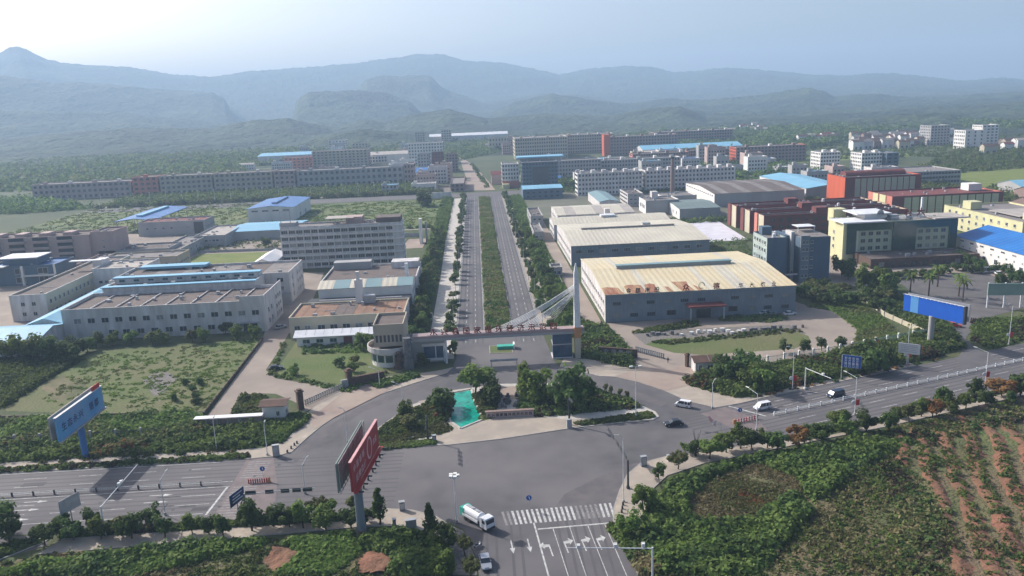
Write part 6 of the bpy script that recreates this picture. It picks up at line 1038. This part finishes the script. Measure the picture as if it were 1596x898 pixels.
# ---------------------------------------------------------------- trees
def row(label, pts, group, h=(5, 6.5), wd=(3.6, 4.8), kinds=('dark', 'round'), trunk=None, z=0, jit=.25):
    for p in pts: tree(p[0] + random.uniform(-jit, jit), p[1] + random.uniform(-jit, jit), random.uniform(*h), random.uniform(*wd), random.choice(kinds), label, group, z, trunk)
def T(px, py, h, wd, kind, label, group=None, z=.12, trunk=None): x, y = G(px, py); return tree(x, y, h, wd, kind, label, group, z, trunk)
T(741, 618, 9.2, 8.6, 'round', 'broad green tree with a visible trunk beside the green pond', trunk=.22); T(765, 628, 6.4, 7.2, 'dark', 'low dark bushy tree right of the green pond', trunk=.08); T(688, 640, 7.2, 7.6, 'dark', 'round dark bushy tree left of the green pond', trunk=.06); T(754, 600, 5, 3.2, 'lime', 'light green sapling behind the broad pond tree', trunk=.2)
T(836, 628, 10.4, 7.8, 'lime', 'lime green clump of trees left of the big dark island tree', trunk=.06); T(822, 618, 9, 5, 'round', 'mid green tree behind the lime clump on the island', trunk=.1); T(890, 642, 12, 9.6, 'dark', 'biggest dark green tree on the island', trunk=.1); T(910, 630, 8, 6, 'dark', 'dark tree leaning out behind the biggest island tree', trunk=.1); T(640, 668, 4.0, 4.6, 'olive', 'broad olive bush on the left tip bed of the island', trunk=.05); T(632, 648, 4.2, 3.6, 'lime', 'feathery lime shrub on the left tip of the island', trunk=.1)
for i, px in enumerate((925, 944, 952, 966, 978)): T(px, 612 + i * 4, 3.6, 1.3, 'olive', nth('th') + ' thin young tree from the left along the island rear edge', 'thin young trees on the island rear edge', trunk=.35)
for px, py, h, wd, k in ((985, 838, 5.2, 4.6, 'round'), (1003, 802, 6.2, 4.2, 'round'), (1027, 748, 3.8, 2.8, 'dark'), (1057, 732, 4.4, 4.4, 'olive'), (1068, 706, 2.6, 2.4, 'round'), (1083, 712, 4.2, 3.6, 'dark'), (1106, 716, 5.4, 5.2, 'round'), (1132, 706, 5.2, 4.6, 'round'), (1154, 700, 5.8, 4.6, 'round'), (1172, 702, 5.2, 5.2, 'dark'), (1196, 699, 4.6, 3.6, 'round'), (1211, 704, 4.8, 3.9, 'dark'), (1262, 680, 3, 3, 'dark'), (1283, 690, 4.8, 5.0, 'dark'), (1305, 668, 5.4, 4.8, 'round'), (1319, 680, 4.8, 4.2, 'round'), (1333, 686, 2.4, 3, 'dark'), (1350, 674, 5.2, 5.0, 'dark'), (1386, 675, 5.8, 3.6, 'dark'), (1400, 652, 3.5, 3, 'olive'), (1417, 662, 5.6, 4.2, 'olive'), (1436, 650, 4.8, 3.6, 'lime'), (1468, 640, 6.2, 3.8, 'dark'), (1481, 646, 5.4, 4.2, 'round'), (1505, 640, 4.6, 3.6, 'round'), (1519, 622, 5.8, 3.8, 'dark'), (1535, 636, 4.6, 3.9, 'dark'), (1575, 632, 3.6, 3.2, 'dark'), (1590, 618, 6.6, 4.4, 'dark')):
    T(px, py, h, wd, k, nth('rk') + ' ' + {'dark': 'dark green', 'round': 'mid green', 'olive': 'olive green', 'lime': 'light green'}[k] + ' tree from the junction along the near kerb of the right highway', 'trees along the near kerb of the right highway')
T(1245, 698, 5.2, 5.0, 'rust', 'rust-orange tree at the near kerb, lowest of the three orange ones'); T(1453, 652, 4.8, 4.4, 'rust', 'dull rust-coloured tree at the near kerb, middle of the three orange ones'); T(1561, 618, 4.6, 6.0, 'rust', 'wide bright orange tree at the right end of the kerb row')
for px, py, h, wd, k in ((14, 842, 6.5, 5.4, 'dark'), (70, 850, 4.6, 4.4, 'dark'), (95, 838, 4.8, 4.4, 'dark'), (115, 842, 4.2, 3.8, 'dark'), (147, 830, 5.2, 3.4, 'dark'), (158, 841, 4.4, 4.0, 'round'), (190, 836, 4.4, 4.6, 'olive'), (206, 840, 5.2, 4.4, 'dark'), (238, 824, 5.0, 3.6, 'dark'), (258, 838, 4.6, 3.6, 'dark'), (300, 832, 4.0, 3.6, 'round'), (326, 834, 3.6, 3.4, 'dark'), (349, 840, 5.0, 3.6, 'dark'), (393, 828, 6.6, 4.6, 'dark'), (427, 822, 4.6, 4.6, 'dark'), (452, 822, 4.2, 4.0, 'dark'), (473, 824, 5.6, 3.8, 'round'), (497, 808, 5, 3.8, 'olive'), (508, 826, 5.6, 5.2, 'round'), (548, 824, 4.4, 4.2, 'dark'), (551, 800, 4, 2.6, 'olive')):
    T(px, py, h, wd, k, 'small ' + {'dark': 'dark green', 'round': 'mid green', 'olive': 'olive green'}[k] + ' tree, ' + nth('lk') + ' from the left end of the left highway kerb row', 'trees along the near kerb of the left highway')
T(593, 818, 6.8, 3.6, 'cone', 'cone-shaped dark tree right of the red billboard post', trunk=.35); T(672, 842, 6.6, 3.2, 'cone', 'slim cone-shaped dark tree beside the tiled corner', trunk=.3); T(692, 858, 5, 4.4, 'round', 'leafy green tree on the tiled corner'); T(725, 868, 4.6, 2.6, 'olive', 'thin young tree on the tiled corner'); T(693, 898, 5.5, 4.6, 'lime', 'lime green bush-tree at the bottom edge left of the footpath'); T(735, 905, 4.6, 3.4, 'olive', 'olive shrub at the bottom edge right of the footpath')
T(570, 818, 3.4, 3.2, 'dark', 'dark bush beside the red billboard footing', trunk=.1)
for x, n0, lab, sd_ in ((-11.9, 19, 'left', -1), (21.4, 19, 'right', 1)):
    for i in range(44):
        y = 258 + i * 9.0 + random.uniform(-1.3, 1.3)
        if random.random() < .92: tree(x + random.uniform(-.4, .4), y, random.uniform(3.8, 6.8), random.uniform(2.8, 5.2), random.choice(('dark', 'dark', 'round', 'olive')), '%s street tree from the gate in the row along the %s kerb of the avenue' % (nth('av' + lab), lab), 'street trees along the %s kerb of the avenue' % lab, .1)
for i in range(26): tree(27.5 + random.uniform(-1.5, 1.5), 262 + i * 8.8, random.uniform(4.2, 6.2), random.uniform(3.6, 5), random.choice(('dark', 'round', 'lime')), '%s bushy tree from the gate between the right avenue pavement and works lane' % nth('beltr'), 'trees of the belt right of the avenue')
for i in range(32): tree(-23.2 + random.uniform(-2.5, 1.4), 250 + i * 7.2, random.uniform(5, 7.5), random.uniform(4, 6), random.choice(('dark', 'round', 'olive')), '%s bushy tree from the gate in the belt left of the avenue pavement' % nth('beltl'), 'trees of the belt left of the avenue')
for (px, py, h, wd, k) in ((20, 560, 8, 9, 'round'), (42, 562, 9, 10, 'round'), (62, 560, 9, 9, 'round'), (84, 562, 8.5, 9, 'dark'), (102, 564, 7, 8, 'dark'), (120, 553, 6.5, 7, 'dark'), (137, 548, 4.6, 5, 'round')): T(px, py, h, wd, k, ('light-tipped green' if k == 'round' else 'dark') + ' tree in the big clump left of the long white factory', 'clump of big trees left of the white factory', 0, .1)
for (px, py) in ((151, 541), (176, 539), (205, 536), (238, 537), (255, 536), (301, 534), (318, 534), (352, 522), (370, 530), (399, 528)): T(px, py, 5.2, 4.6, random.choice(('olive', 'round', 'lime')), nth('wf') + ' tree from the left before the long white factory wall', 'trees before the long white factory', 0, .12)
for (px, py) in ((300, 610), (304, 622), (290, 600), (312, 600), (305, 630), (272, 625)): T(px, py, 2.2, 2.4, 'dark', 'small dark bush on the left lawn near the bare patch', 'small bushes on the left lawn', 0, .05)
T(566, 545, 6, 6, 'round', 'round green tree beside the round gate tower base', z=0, trunk=.1); T(459, 585, 3.5, 3.6, 'round', 'round shrub on the left half of the garden lawn', z=0, trunk=.05); T(530, 572, 3, 4, 'dark', 'dark shrub in the middle of the garden lawn', z=0, trunk=.05); T(550, 580, 3.2, 3.2, 'lime', 'light green shrub on the right of the garden lawn', z=0, trunk=.05); T(660, 572, 4.6, 4, 'dark', 'dark conical shrub before the gatehouse glazing', z=.12, trunk=.1); T(706, 553, 5, 3.6, 'dark', 'dark tree between gatehouse and avenue', trunk=.1); T(555, 566, 3, 3, 'olive', 'olive shrub near the sign wall', z=0, trunk=.05)
for (px, py, k) in sorted(((1128, 592, 'dark'), (1140, 588, 'dark'), (1155, 590, 'dark'), (1165, 580, 'dark'), (1172, 606, 'round'), (1186, 610, 'round'), (1345, 582, 'dark'), (1362, 580, 'dark'), (1352, 560, 'dark'), (1374, 566, 'dark'), (1180, 600, 'dark'))): T(px, py, 7, 6.4, k, nth('full') + ' full ' + {'dark': 'dark', 'round': 'mid green'}[k] + ' tree from the left between right highway and works fence', 'full trees between the right highway and the works fence', 0, .08)
for (px, py) in ((1223, 551), (1253, 551), (1281, 547), (1310, 543)): T(px, py, 4.4, 3.6, 'dark', nth('cw') + ' dark tree from the left at the edge of the works drive', 'cone trees at the edge of the works drive', .05, .2)
for px in sorted(1238 + random.random() * 150 for i in range(34)): py = 440 + (px - 1238) * .12 + random.random() * 26; T(px, py + 4, 4.8, 4.6, random.choice(('dark', 'dark', 'olive')), nth('orch') + ' round tree from the left in the orchard below the office blocks', 'orchard trees below the office blocks', 0, .2)
for (px, py, h) in ((1312, 430, 9), (1322, 436, 9), (1345, 452, 10), (1362, 452, 9), (1372, 455, 10), (1385, 458, 8)): T(px, py, h, 7.5, random.choice(('round', 'dark')), nth('tall') + ' tall green tree from the left before the dark podium', 'tall trees before the dark podium', 0, .12)
for i in range(16): px = 1385 + i * 13; T(px, 432 - (8 if px > 1470 else 0) + random.uniform(-3, 3), 3.6, 4, 'dark', nth('fc') + ' clipped dark shrub from the left on the forecourt', 'forecourt shrubs', .05, .05)
for (px, py) in ((1495, 408), (1510, 414), (1525, 420), (1561, 446), (1578, 440), (1590, 442)): T(px, py, 5.4, 5.6, 'dark', nth('bw') + ' dark tree from the left before the blue-roofed warehouse', 'trees before the blue-roofed warehouse', 0, .1)
def palm(px, py, h, label):
    x, y = G(px, py); t = thing('palm_tree', label, 'palm tree', (x, y, 0)); MB().tube((0, 0, 0), (.1, 0, h), .28, .2, 8).build('trunk', 'bark', t); k = MB()
    for i in range(18):
        a = i * 2.4; e = .9 - 1.3 * (i / 18); p = Vector((.1, 0, h)); L = 3.8
        for j in range(4):
            q = p + Vector((math.cos(a) * math.cos(e), math.sin(a) * math.cos(e), math.sin(e))) * L / 4; e -= .38; s = Vector((-math.sin(a), math.cos(a), 0)) * (.42 if j < 3 else .2); k.quad([p - s, q - s * .8, q + Vector((0, 0, .12)), p + Vector((0, 0, .12))]); k.quad([p + Vector((0, 0, .12)), q + Vector((0, 0, .12)), q + s * .8, p + s]); p = q
    k.build('frond_crown', 'leaf_lime', t)
for px, py, l_ in ((1418, 460, 'palm tree left of the blank blue billboard top'), (1461, 447, 'tallest palm above the blank blue billboard'), (1447, 462, 'palm tree beside the tallest forecourt palm'), (1494, 462, 'palm tree right of the forecourt path'), (1500, 470, 'short palm behind the end of the blank blue billboard')): palm(px, py, 7.5, l_)
bt = thing('bare_tree', 'leafless dark tree with upright forked branches at the near right kerb', 'tree', (*G(1085, 712), .12)); k = MB(); k.tube((0, 0, 0), (0, 0, 2.6), .13, .1, 7)
for a, e in ((0, 1.25), (2, 1.2), (3.6, 1.3), (5, 1.1)): k.tube((0, 0, 2.4), (math.cos(a) * 1.0, math.sin(a) * .6, 2.4 + e * 3), .08, .03, 5)
k.build('branches', 'bark', bt)
T(659, 322, 14, 13, 'dark', 'single big dark tree in the meadow left of the avenue', z=0, trunk=.06); T(515 - 100, 385, 6, 5, 'dark', 'dark tree before the low blue shed', z=0, trunk=.1)
for i in range(28): t = thing('street_lamp', 'thin pale lamp pole along the far estate road', 'street lamp', (-400 + i * 14, 712, 0), 0, 'lamps of the far estate road'); MB().tube((0, 0, 0), (0, 0, 10), .15, .1, 5).build('pole', 'metal_white', t); MB().box(-.6, .6, -.3, .3, 9.9, 10.3).build('lamp_head', 'lamp_glass', t)

# ---------------------------------------------------------------- undergrowth and shrubs
def rect(x0, x1, y0, y1): return [(x0, y0), (x1, y0), (x1, y1), (x0, y1)]
scatter('shrubbery', rect(.5, 8.8, 263, 438), 3000, (.5, 1.3), (.5, .9), ('olive', 'a', 'dry', 'dark'), 14, z=.1); scatter('shrubbery', rect(.5, 8.8, 441, 651), 3400, (.5, 1.4), (.5, .9), ('olive', 'a', 'dry'), 12, z=.1, wts=[.45, .35, .2])
scatter('undergrowth', rect(-29, -20.8, 246, 650), 3200, (1, 3.2), (.9, 1.8), ('a', 'dark', 'lime'), 14, wts=[.5, .35, .15]); scatter('undergrowth', rect(24.8, 34, 250, 650), 2600, (.6, 2.2), (.7, 1.5), ('a', 'dark', 'lime'), 14)
# left of the junction, behind the highway
scatter('undergrowth', [(-260, 177), (-57, 177), (-54, 183), (-58, 190), (-80, 191), (-260, 192)], 4200, (.7, 2.4), (.8, 1.5), ('a', 'dark', 'olive', 'rust'), 16, wts=[.42, .36, .17, .05]); scatter('hedge', [(-260, 171.4), (-56, 171.4), (-56, 173.4), (-260, 173.4)], 1500, (.5, 1.2), (.5, .9), ('dark', 'purple', 'a'), 14); scatter('hedge', [(-260, 175), (-60, 175.3), (-60, 177), (-260, 177)], 160, (.8, 1.8), (.7, 1.2), ('dark', 'olive'), 14)
scatter('undergrowth', GP((0, 700), (300, 690), (320, 655), (300, 645), (0, 660)), 2600, (.7, 2.6), (.9, 1.6), ('a', 'dark', 'olive'), 16); scatter('undergrowth', GP((0, 640), (60, 600), (130, 560), (0, 560)), 1300, (.6, 2), (.8, 1.5), ('a', 'lime', 'dark'), 14)
scatter('undergrowth', GP((418, 650), (470, 645), (485, 652), (440, 690), (405, 697), (410, 670)), 500, (.5, 1.4), (.5, 1), ('dark', 'a'), 14, z=.1); scatter('undergrowth', GP((362, 645), (378, 616), (412, 618), (412, 648)), 260, (.5, 1.5), (.6, 1.1), ('a', 'olive', 'dark'), 14)
scatter('grass', GP((60, 630), (150, 555), (400, 530), (320, 640)), 500, (.06, .22), (.5, 1.6), ('lime', 'a', 'olive'), 12, wts=[.4, .35, .25]); scatter('hedge', GP((418, 585), (440, 535), (446, 535), (428, 580), (540, 606), (600, 580), (604, 585), (542, 614)), 700, (.5, 1.1), (.4, .8), ('dark', 'a', 'olive'), 14); scatter('shrubbery', GP((470, 540), (560, 535), (570, 545), (560, 550), (470, 552)), 120, (.6, 1.3), (.6, 1.1), ('dark', 'a'), 16); scatter('hedge', GP((575, 600), (640, 583), (655, 588), (590, 606)), 220, (.6, 1.2), (.5, .9), ('dark', 'a'), 14, z=.1)
# island beds
scatter('island_bed', GP((590, 696), (588, 672), (635, 640), (655, 634), (668, 640), (704, 668), (700, 674), (592, 697)), 900, (.25, .8), (.4, .8), ('olive', 'a', 'dark'), 16, z=.12); scatter('hedge', GP((592, 702), (594, 695), (670, 686), (680, 690), (676, 694)), 260, (.4, .8), (.4, .6), ('olive', 'a'), 14, z=.12)
scatter('island_bed', GP((655, 634), (690, 615), (703, 618), (703, 655), (690, 660)), 260, (.4, 1.3), (.5, .8), ('dark', 'rust', 'olive'), 16, z=.12, wts=[.6, .1, .3]); scatter('island_bed', GP((738, 616), (775, 606), (777, 636), (755, 650), (745, 640)), 320, (.4, 1.2), (.5, .8), ('dark', 'olive'), 16, z=.12)
scatter('island_bed', GP((810, 606), (900, 604), (980, 622), (1000, 636), (900, 645), (840, 650), (808, 640)), 1500, (.5, 1.5), (.5, 1), ('dark', 'a', 'purple', 'olive'), 16, z=.12); scatter('hedge', GP((896, 661), (1010, 643), (1022, 650), (1000, 654), (905, 664)), 420, (.4, .9), (.4, .7), ('a', 'olive', 'dark'), 14, z=.12); scatter('grass', GP((745, 652), (755, 644), (770, 652), (750, 656)), 60, (.2, .4), (.4, .6), ('lime', 'a'), 10, z=.12)
# right side
scatter('undergrowth', [RH(2, 13.5)] + [RH(70, 13.5), RH(86, 17)] + GP((1500, 545), (1440, 515), (1380, 535), (1290, 556), (1175, 576), (1120, 585), (1065, 592), (1080, 602), (1140, 618)), 5200, (.6, 2.6), (.8, 1.6), ('a', 'dark', 'rust', 'purple'), 16, wts=[.5, .35, .05, .1]); scatter('undergrowth', GP((1345, 455), (1400, 460), (1450, 490), (1480, 510), (1500, 540), (1450, 530), (1420, 510), (1380, 490)), 1400, (.7, 2.4), (.8, 1.5), ('a', 'dark'), 14)
scatter('undergrowth', GP((905, 500), (945, 512), (985, 552), (985, 574), (960, 570), (905, 556)), 1100, (.7, 2.4), (.8, 1.4), ('dark', 'a', 'purple'), 16, wts=[.5, .35, .15]); scatter('hedge', GP((985, 520), (1010, 512), (1060, 505), (1085, 500), (1092, 508), (1030, 517)), 260, (.5, 1.3), (.6, .9), ('olive', 'dark', 'a'), 14); scatter('hedge', GP((1118, 500), (1125, 494), (1215, 492), (1228, 498), (1200, 503)), 260, (.4, 1.3), (.5, .9), ('dark', 'a', 'olive'), 14); scatter('shrubbery', GP((1010, 533), (1240, 512), (1250, 518), (1040, 538)), 220, (.4, .9), (.5, .8), ('dark', 'olive'), 12)
scatter('grass', GP((1255, 478), (1330, 465), (1380, 500), (1415, 535), (1330, 545), (1338, 515), (1300, 485)), 1800, (.1, .7), (.6, 1.3), ('lime', 'a', 'olive'), 8); scatter('undergrowth', GP((1515, 500), (1596, 495), (1596, 530), (1545, 545), (1515, 530)), 900, (.3, 1.3), (.6, 1.2), ('lime', 'dark', 'a', 'purple'), 14, wts=[.3, .25, .3, .15]); scatter('hedge', [RH(4, 11), RH(70, 11), RH(70, 12.4), RH(4, 12.4)], 380, (.3, .8), (.4, .8), ('dark', 'rust', 'purple'), 12, z=.12)
scatter('hedge', [RH(-4, -12.4), RH(95, -12.6), RH(95, -15), RH(-4, -14.6)], 900, (.5, 1.3), (.5, .9), ('dark', 'a', 'purple', 'olive'), 16, z=.12); scatter('hedge', [(-83, 140.6), (-27, 140.6), (-24, 142.3), (-83, 142.3)], 1000, (.4, 1.1), (.4, .8), ('dark', 'a', 'purple'), 16, z=.12)
inS = lambda x, y: inpoly(x, y, soilR) | inpoly(x, y, dryR)
scatter('weeds', fieldR, 14000, (.25, .9), (.4, .9), ('a', 'olive', 'dry', 'lime', 'dark'), 9, ls=.2, wts=[.25, .38, .15, .1, .12], avoid=inS, z=.35); scatter('bushes', GP((1010, 800), (1060, 748), (1200, 712), (1320, 694), (1430, 690), (1330, 735), (1270, 790), (1240, 750), (1180, 725), (1100, 752), (1068, 790), (1085, 825), (1180, 812), (1240, 770), (1265, 800), (1220, 850), (1180, 898), (1040, 898), (1000, 850)), 2600, (.8, 2.4), (.8, 1.5), ('a', 'dark', 'lime'), 22, z=.3, wts=[.5, .4, .1])
scatter('dry_weeds', dryR, 1800, (.12, .45), (.3, .7), ('dry', 'olive', 'rust'), 9, ls=.2, z=.7, wts=[.5, .46, .04])
row_av = lambda x, y: np.sin((x * math.cos(fdir + 1.57) + y * math.sin(fdir + 1.57)) * 1.3 + 1.2 * wob(x, y, .12)) < -.1 + .9 * wob(x, y, .16)
scatter('crop_rows', soilR, 6500, (.2, .9), (.3, .9), ('a', 'dark', 'olive'), 10, ls=.2, z=.6, avoid=row_av); scatter('weeds', [p for p in GP((1320, 700), (1430, 668), (1596, 632), (1596, 655), (1440, 700), (1400, 735), (1480, 800), (1490, 898), (1400, 898), (1390, 760))], 1500, (.2, .8), (.4, 1), ('dry', 'olive', 'dark', 'purple'), 10, z=.5)
nL = lambda x, y: inpoly(x, y, GP((560, 875), (575, 862), (600, 862), (612, 880), (600, 898), (560, 898))) | inpoly(x, y, GP((410, 880), (425, 858), (455, 850), (470, 870), (430, 898)))
scatter('weeds', fieldL, 11000, (.25, 1.0), (.4, .9), ('a', 'dark', 'olive', 'lime', 'dry'), 10, ls=.2, z=.25, wts=[.4, .25, .15, .1, .1], avoid=nL); scatter('bushes', GP((60, 885), (240, 858), (400, 845), (420, 850), (300, 880), (200, 898), (0, 898)), 800, (.8, 2), (.8, 1.4), ('dark', 'a', 'lime'), 20, z=.2, avoid=nL); scatter('bushes', GP((575, 835), (660, 838), (690, 858), (700, 898), (610, 898), (615, 870), (560, 852)), 700, (.9, 2.2), (.8, 1.4), ('a', 'dark', 'lime'), 22, z=.2, avoid=nL); scatter('vine_patch', GP((440, 850), (540, 835), (560, 860), (520, 898), (430, 898)), 900, (.5, 1.2), (.6, 1.2), ('lime', 'a'), 16, z=.3, avoid=nL); scatter('hedge', GP((948, 822), (968, 818), (1010, 860), (1030, 898), (1000, 898)), 420, (.4, 1.2), (.5, .9), ('a', 'dark', 'dry'), 14, z=.1)
scatter('shrubbery', scatter_later, 160, (.5, 1.4), (.5, .9), ('dark', 'a'), 14, z=.12); T(2, 835, 7, 6, 'dark', 'dark tree on the corner island cut by the left picture edge')
# meadows and far belts
scatter('tree_line', [(-150, 501), (-30, 501), (-30, 505), (-150, 505)], 160, (1.8, 3.6), (.9, 1.5), ('dark', 'a'), 40, ls=.3)
scatter('tree_line', [(-330, 694), (-30, 692), (-30, 698), (-330, 700)], 420, (3, 5.5), (1.3, 2.1), ('dark', 'olive'), 40, ls=.4)
scatter('meadow_grass', rect(-150, -30, 506, 650), 800, (.08, .28), (1.4, 3.4), ('lime', 'olive', 'lime'), 10, ls=.5); scatter('meadow_grass', rect(-330, -170, 548, 690), 800, (.08, .35), (1.4, 3.4), ('olive', 'lime'), 10, ls=.5); scatter('undergrowth', rect(-330, -40, 706, 786), 3400, (1.5, 5), (1.6, 3.2), ('a', 'olive', 'lime', 'dark'), 12, ls=.6); scatter('woodland', [(-560, 640), (-330, 700), (-430, 800), (-560, 820)], 1500, (3, 8), (2.5, 5), ('dark', 'a'), 14, ls=.8); scatter('woodland', [(-430, 815), (-200, 815), (-240, 900), (-420, 900)], 1500, (5, 13), (3, 6), ('dark',), 16, ls=.9)
scatter('undergrowth', rect(-230, -100, 346, 560), 900, (.8, 2.6), (1, 2), ('dark', 'a'), 12, avoid=lambda x, y: (x < -168) | ((x > -165) & (x < -105) & (y > 400) & (y < 450)) | (y < 350)); scatter('undergrowth', rect(100, 235, 365, 410), 900, (.8, 2.6), (1, 2), ('dark', 'a', 'olive'), 12); scatter('undergrowth', rect(110, 235, 470, 660), 1800, (1.2, 4), (1.4, 2.8), ('dark', 'a'), 12, ls=.5, avoid=lambda x, y: (y > 480) & (y < 625) & (x < 225))
scatter('woodland', [(230, 520), (320, 620), (560, 900), (760, 900), (520, 560), (320, 420)], 3600, (1.5, 6), (2, 4), ('dark', 'a', 'olive'), 12, ls=.7, avoid=lambda x, y: inpoly(x, y, [(350, 560), (900, 640), (900, 760), (380, 660)])); scatter('woodland', [(40, 660), (220, 660), (300, 840), (60, 840)], 1500, (1.5, 6), (2, 4), ('dark', 'a'), 12, ls=.7); scatter('woodland', [(270, 870), (560, 980), (900, 1100), (900, 1500), (300, 1500), (180, 1230)], 9000, (5, 11), (4, 8), ('dark', 'dark', 'a'), 12, ls=1.6, avoid=lambda x, y: inpoly(x, y, VILL)); scatter('undergrowth', VILL, 1300, (1.5, 4), (2, 4), ('a', 'dark', 'lime'), 12, ls=.8); scatter('woodland', [(205, 645), (320, 650), (320, 850), (235, 850)], 700, (2, 6), (2, 4), ('dark', 'a'), 12, ls=.7); scatter('street_greenery', GP((733, 256), (738, 257), (764, 292), (757, 293)), 160, (1, 3), (1, 2), ('dark', 'a'), 14, ls=.5); scatter('street_greenery', [(36, 655), (330, 655), (330, 960), (36, 960)], 900, (1.5, 5), (1.4, 3), ('dark', 'a', 'olive'), 14, ls=.6); scatter('woodland', [(-700, 900), (-250, 900), (-330, 1130), (-60, 1180), (150, 1250), (150, 1550), (-900, 1500)], 7000, (4, 10), (4, 8), ('dark', 'a', 'olive'), 12, ls=1.6)
scatter('woodland', [(-60, 900), (-20, 900), (-40, 1020), (60, 1250), (-60, 1250)], 500, (2, 6), (2, 4), ('dark', 'a'), 12, ls=.8)
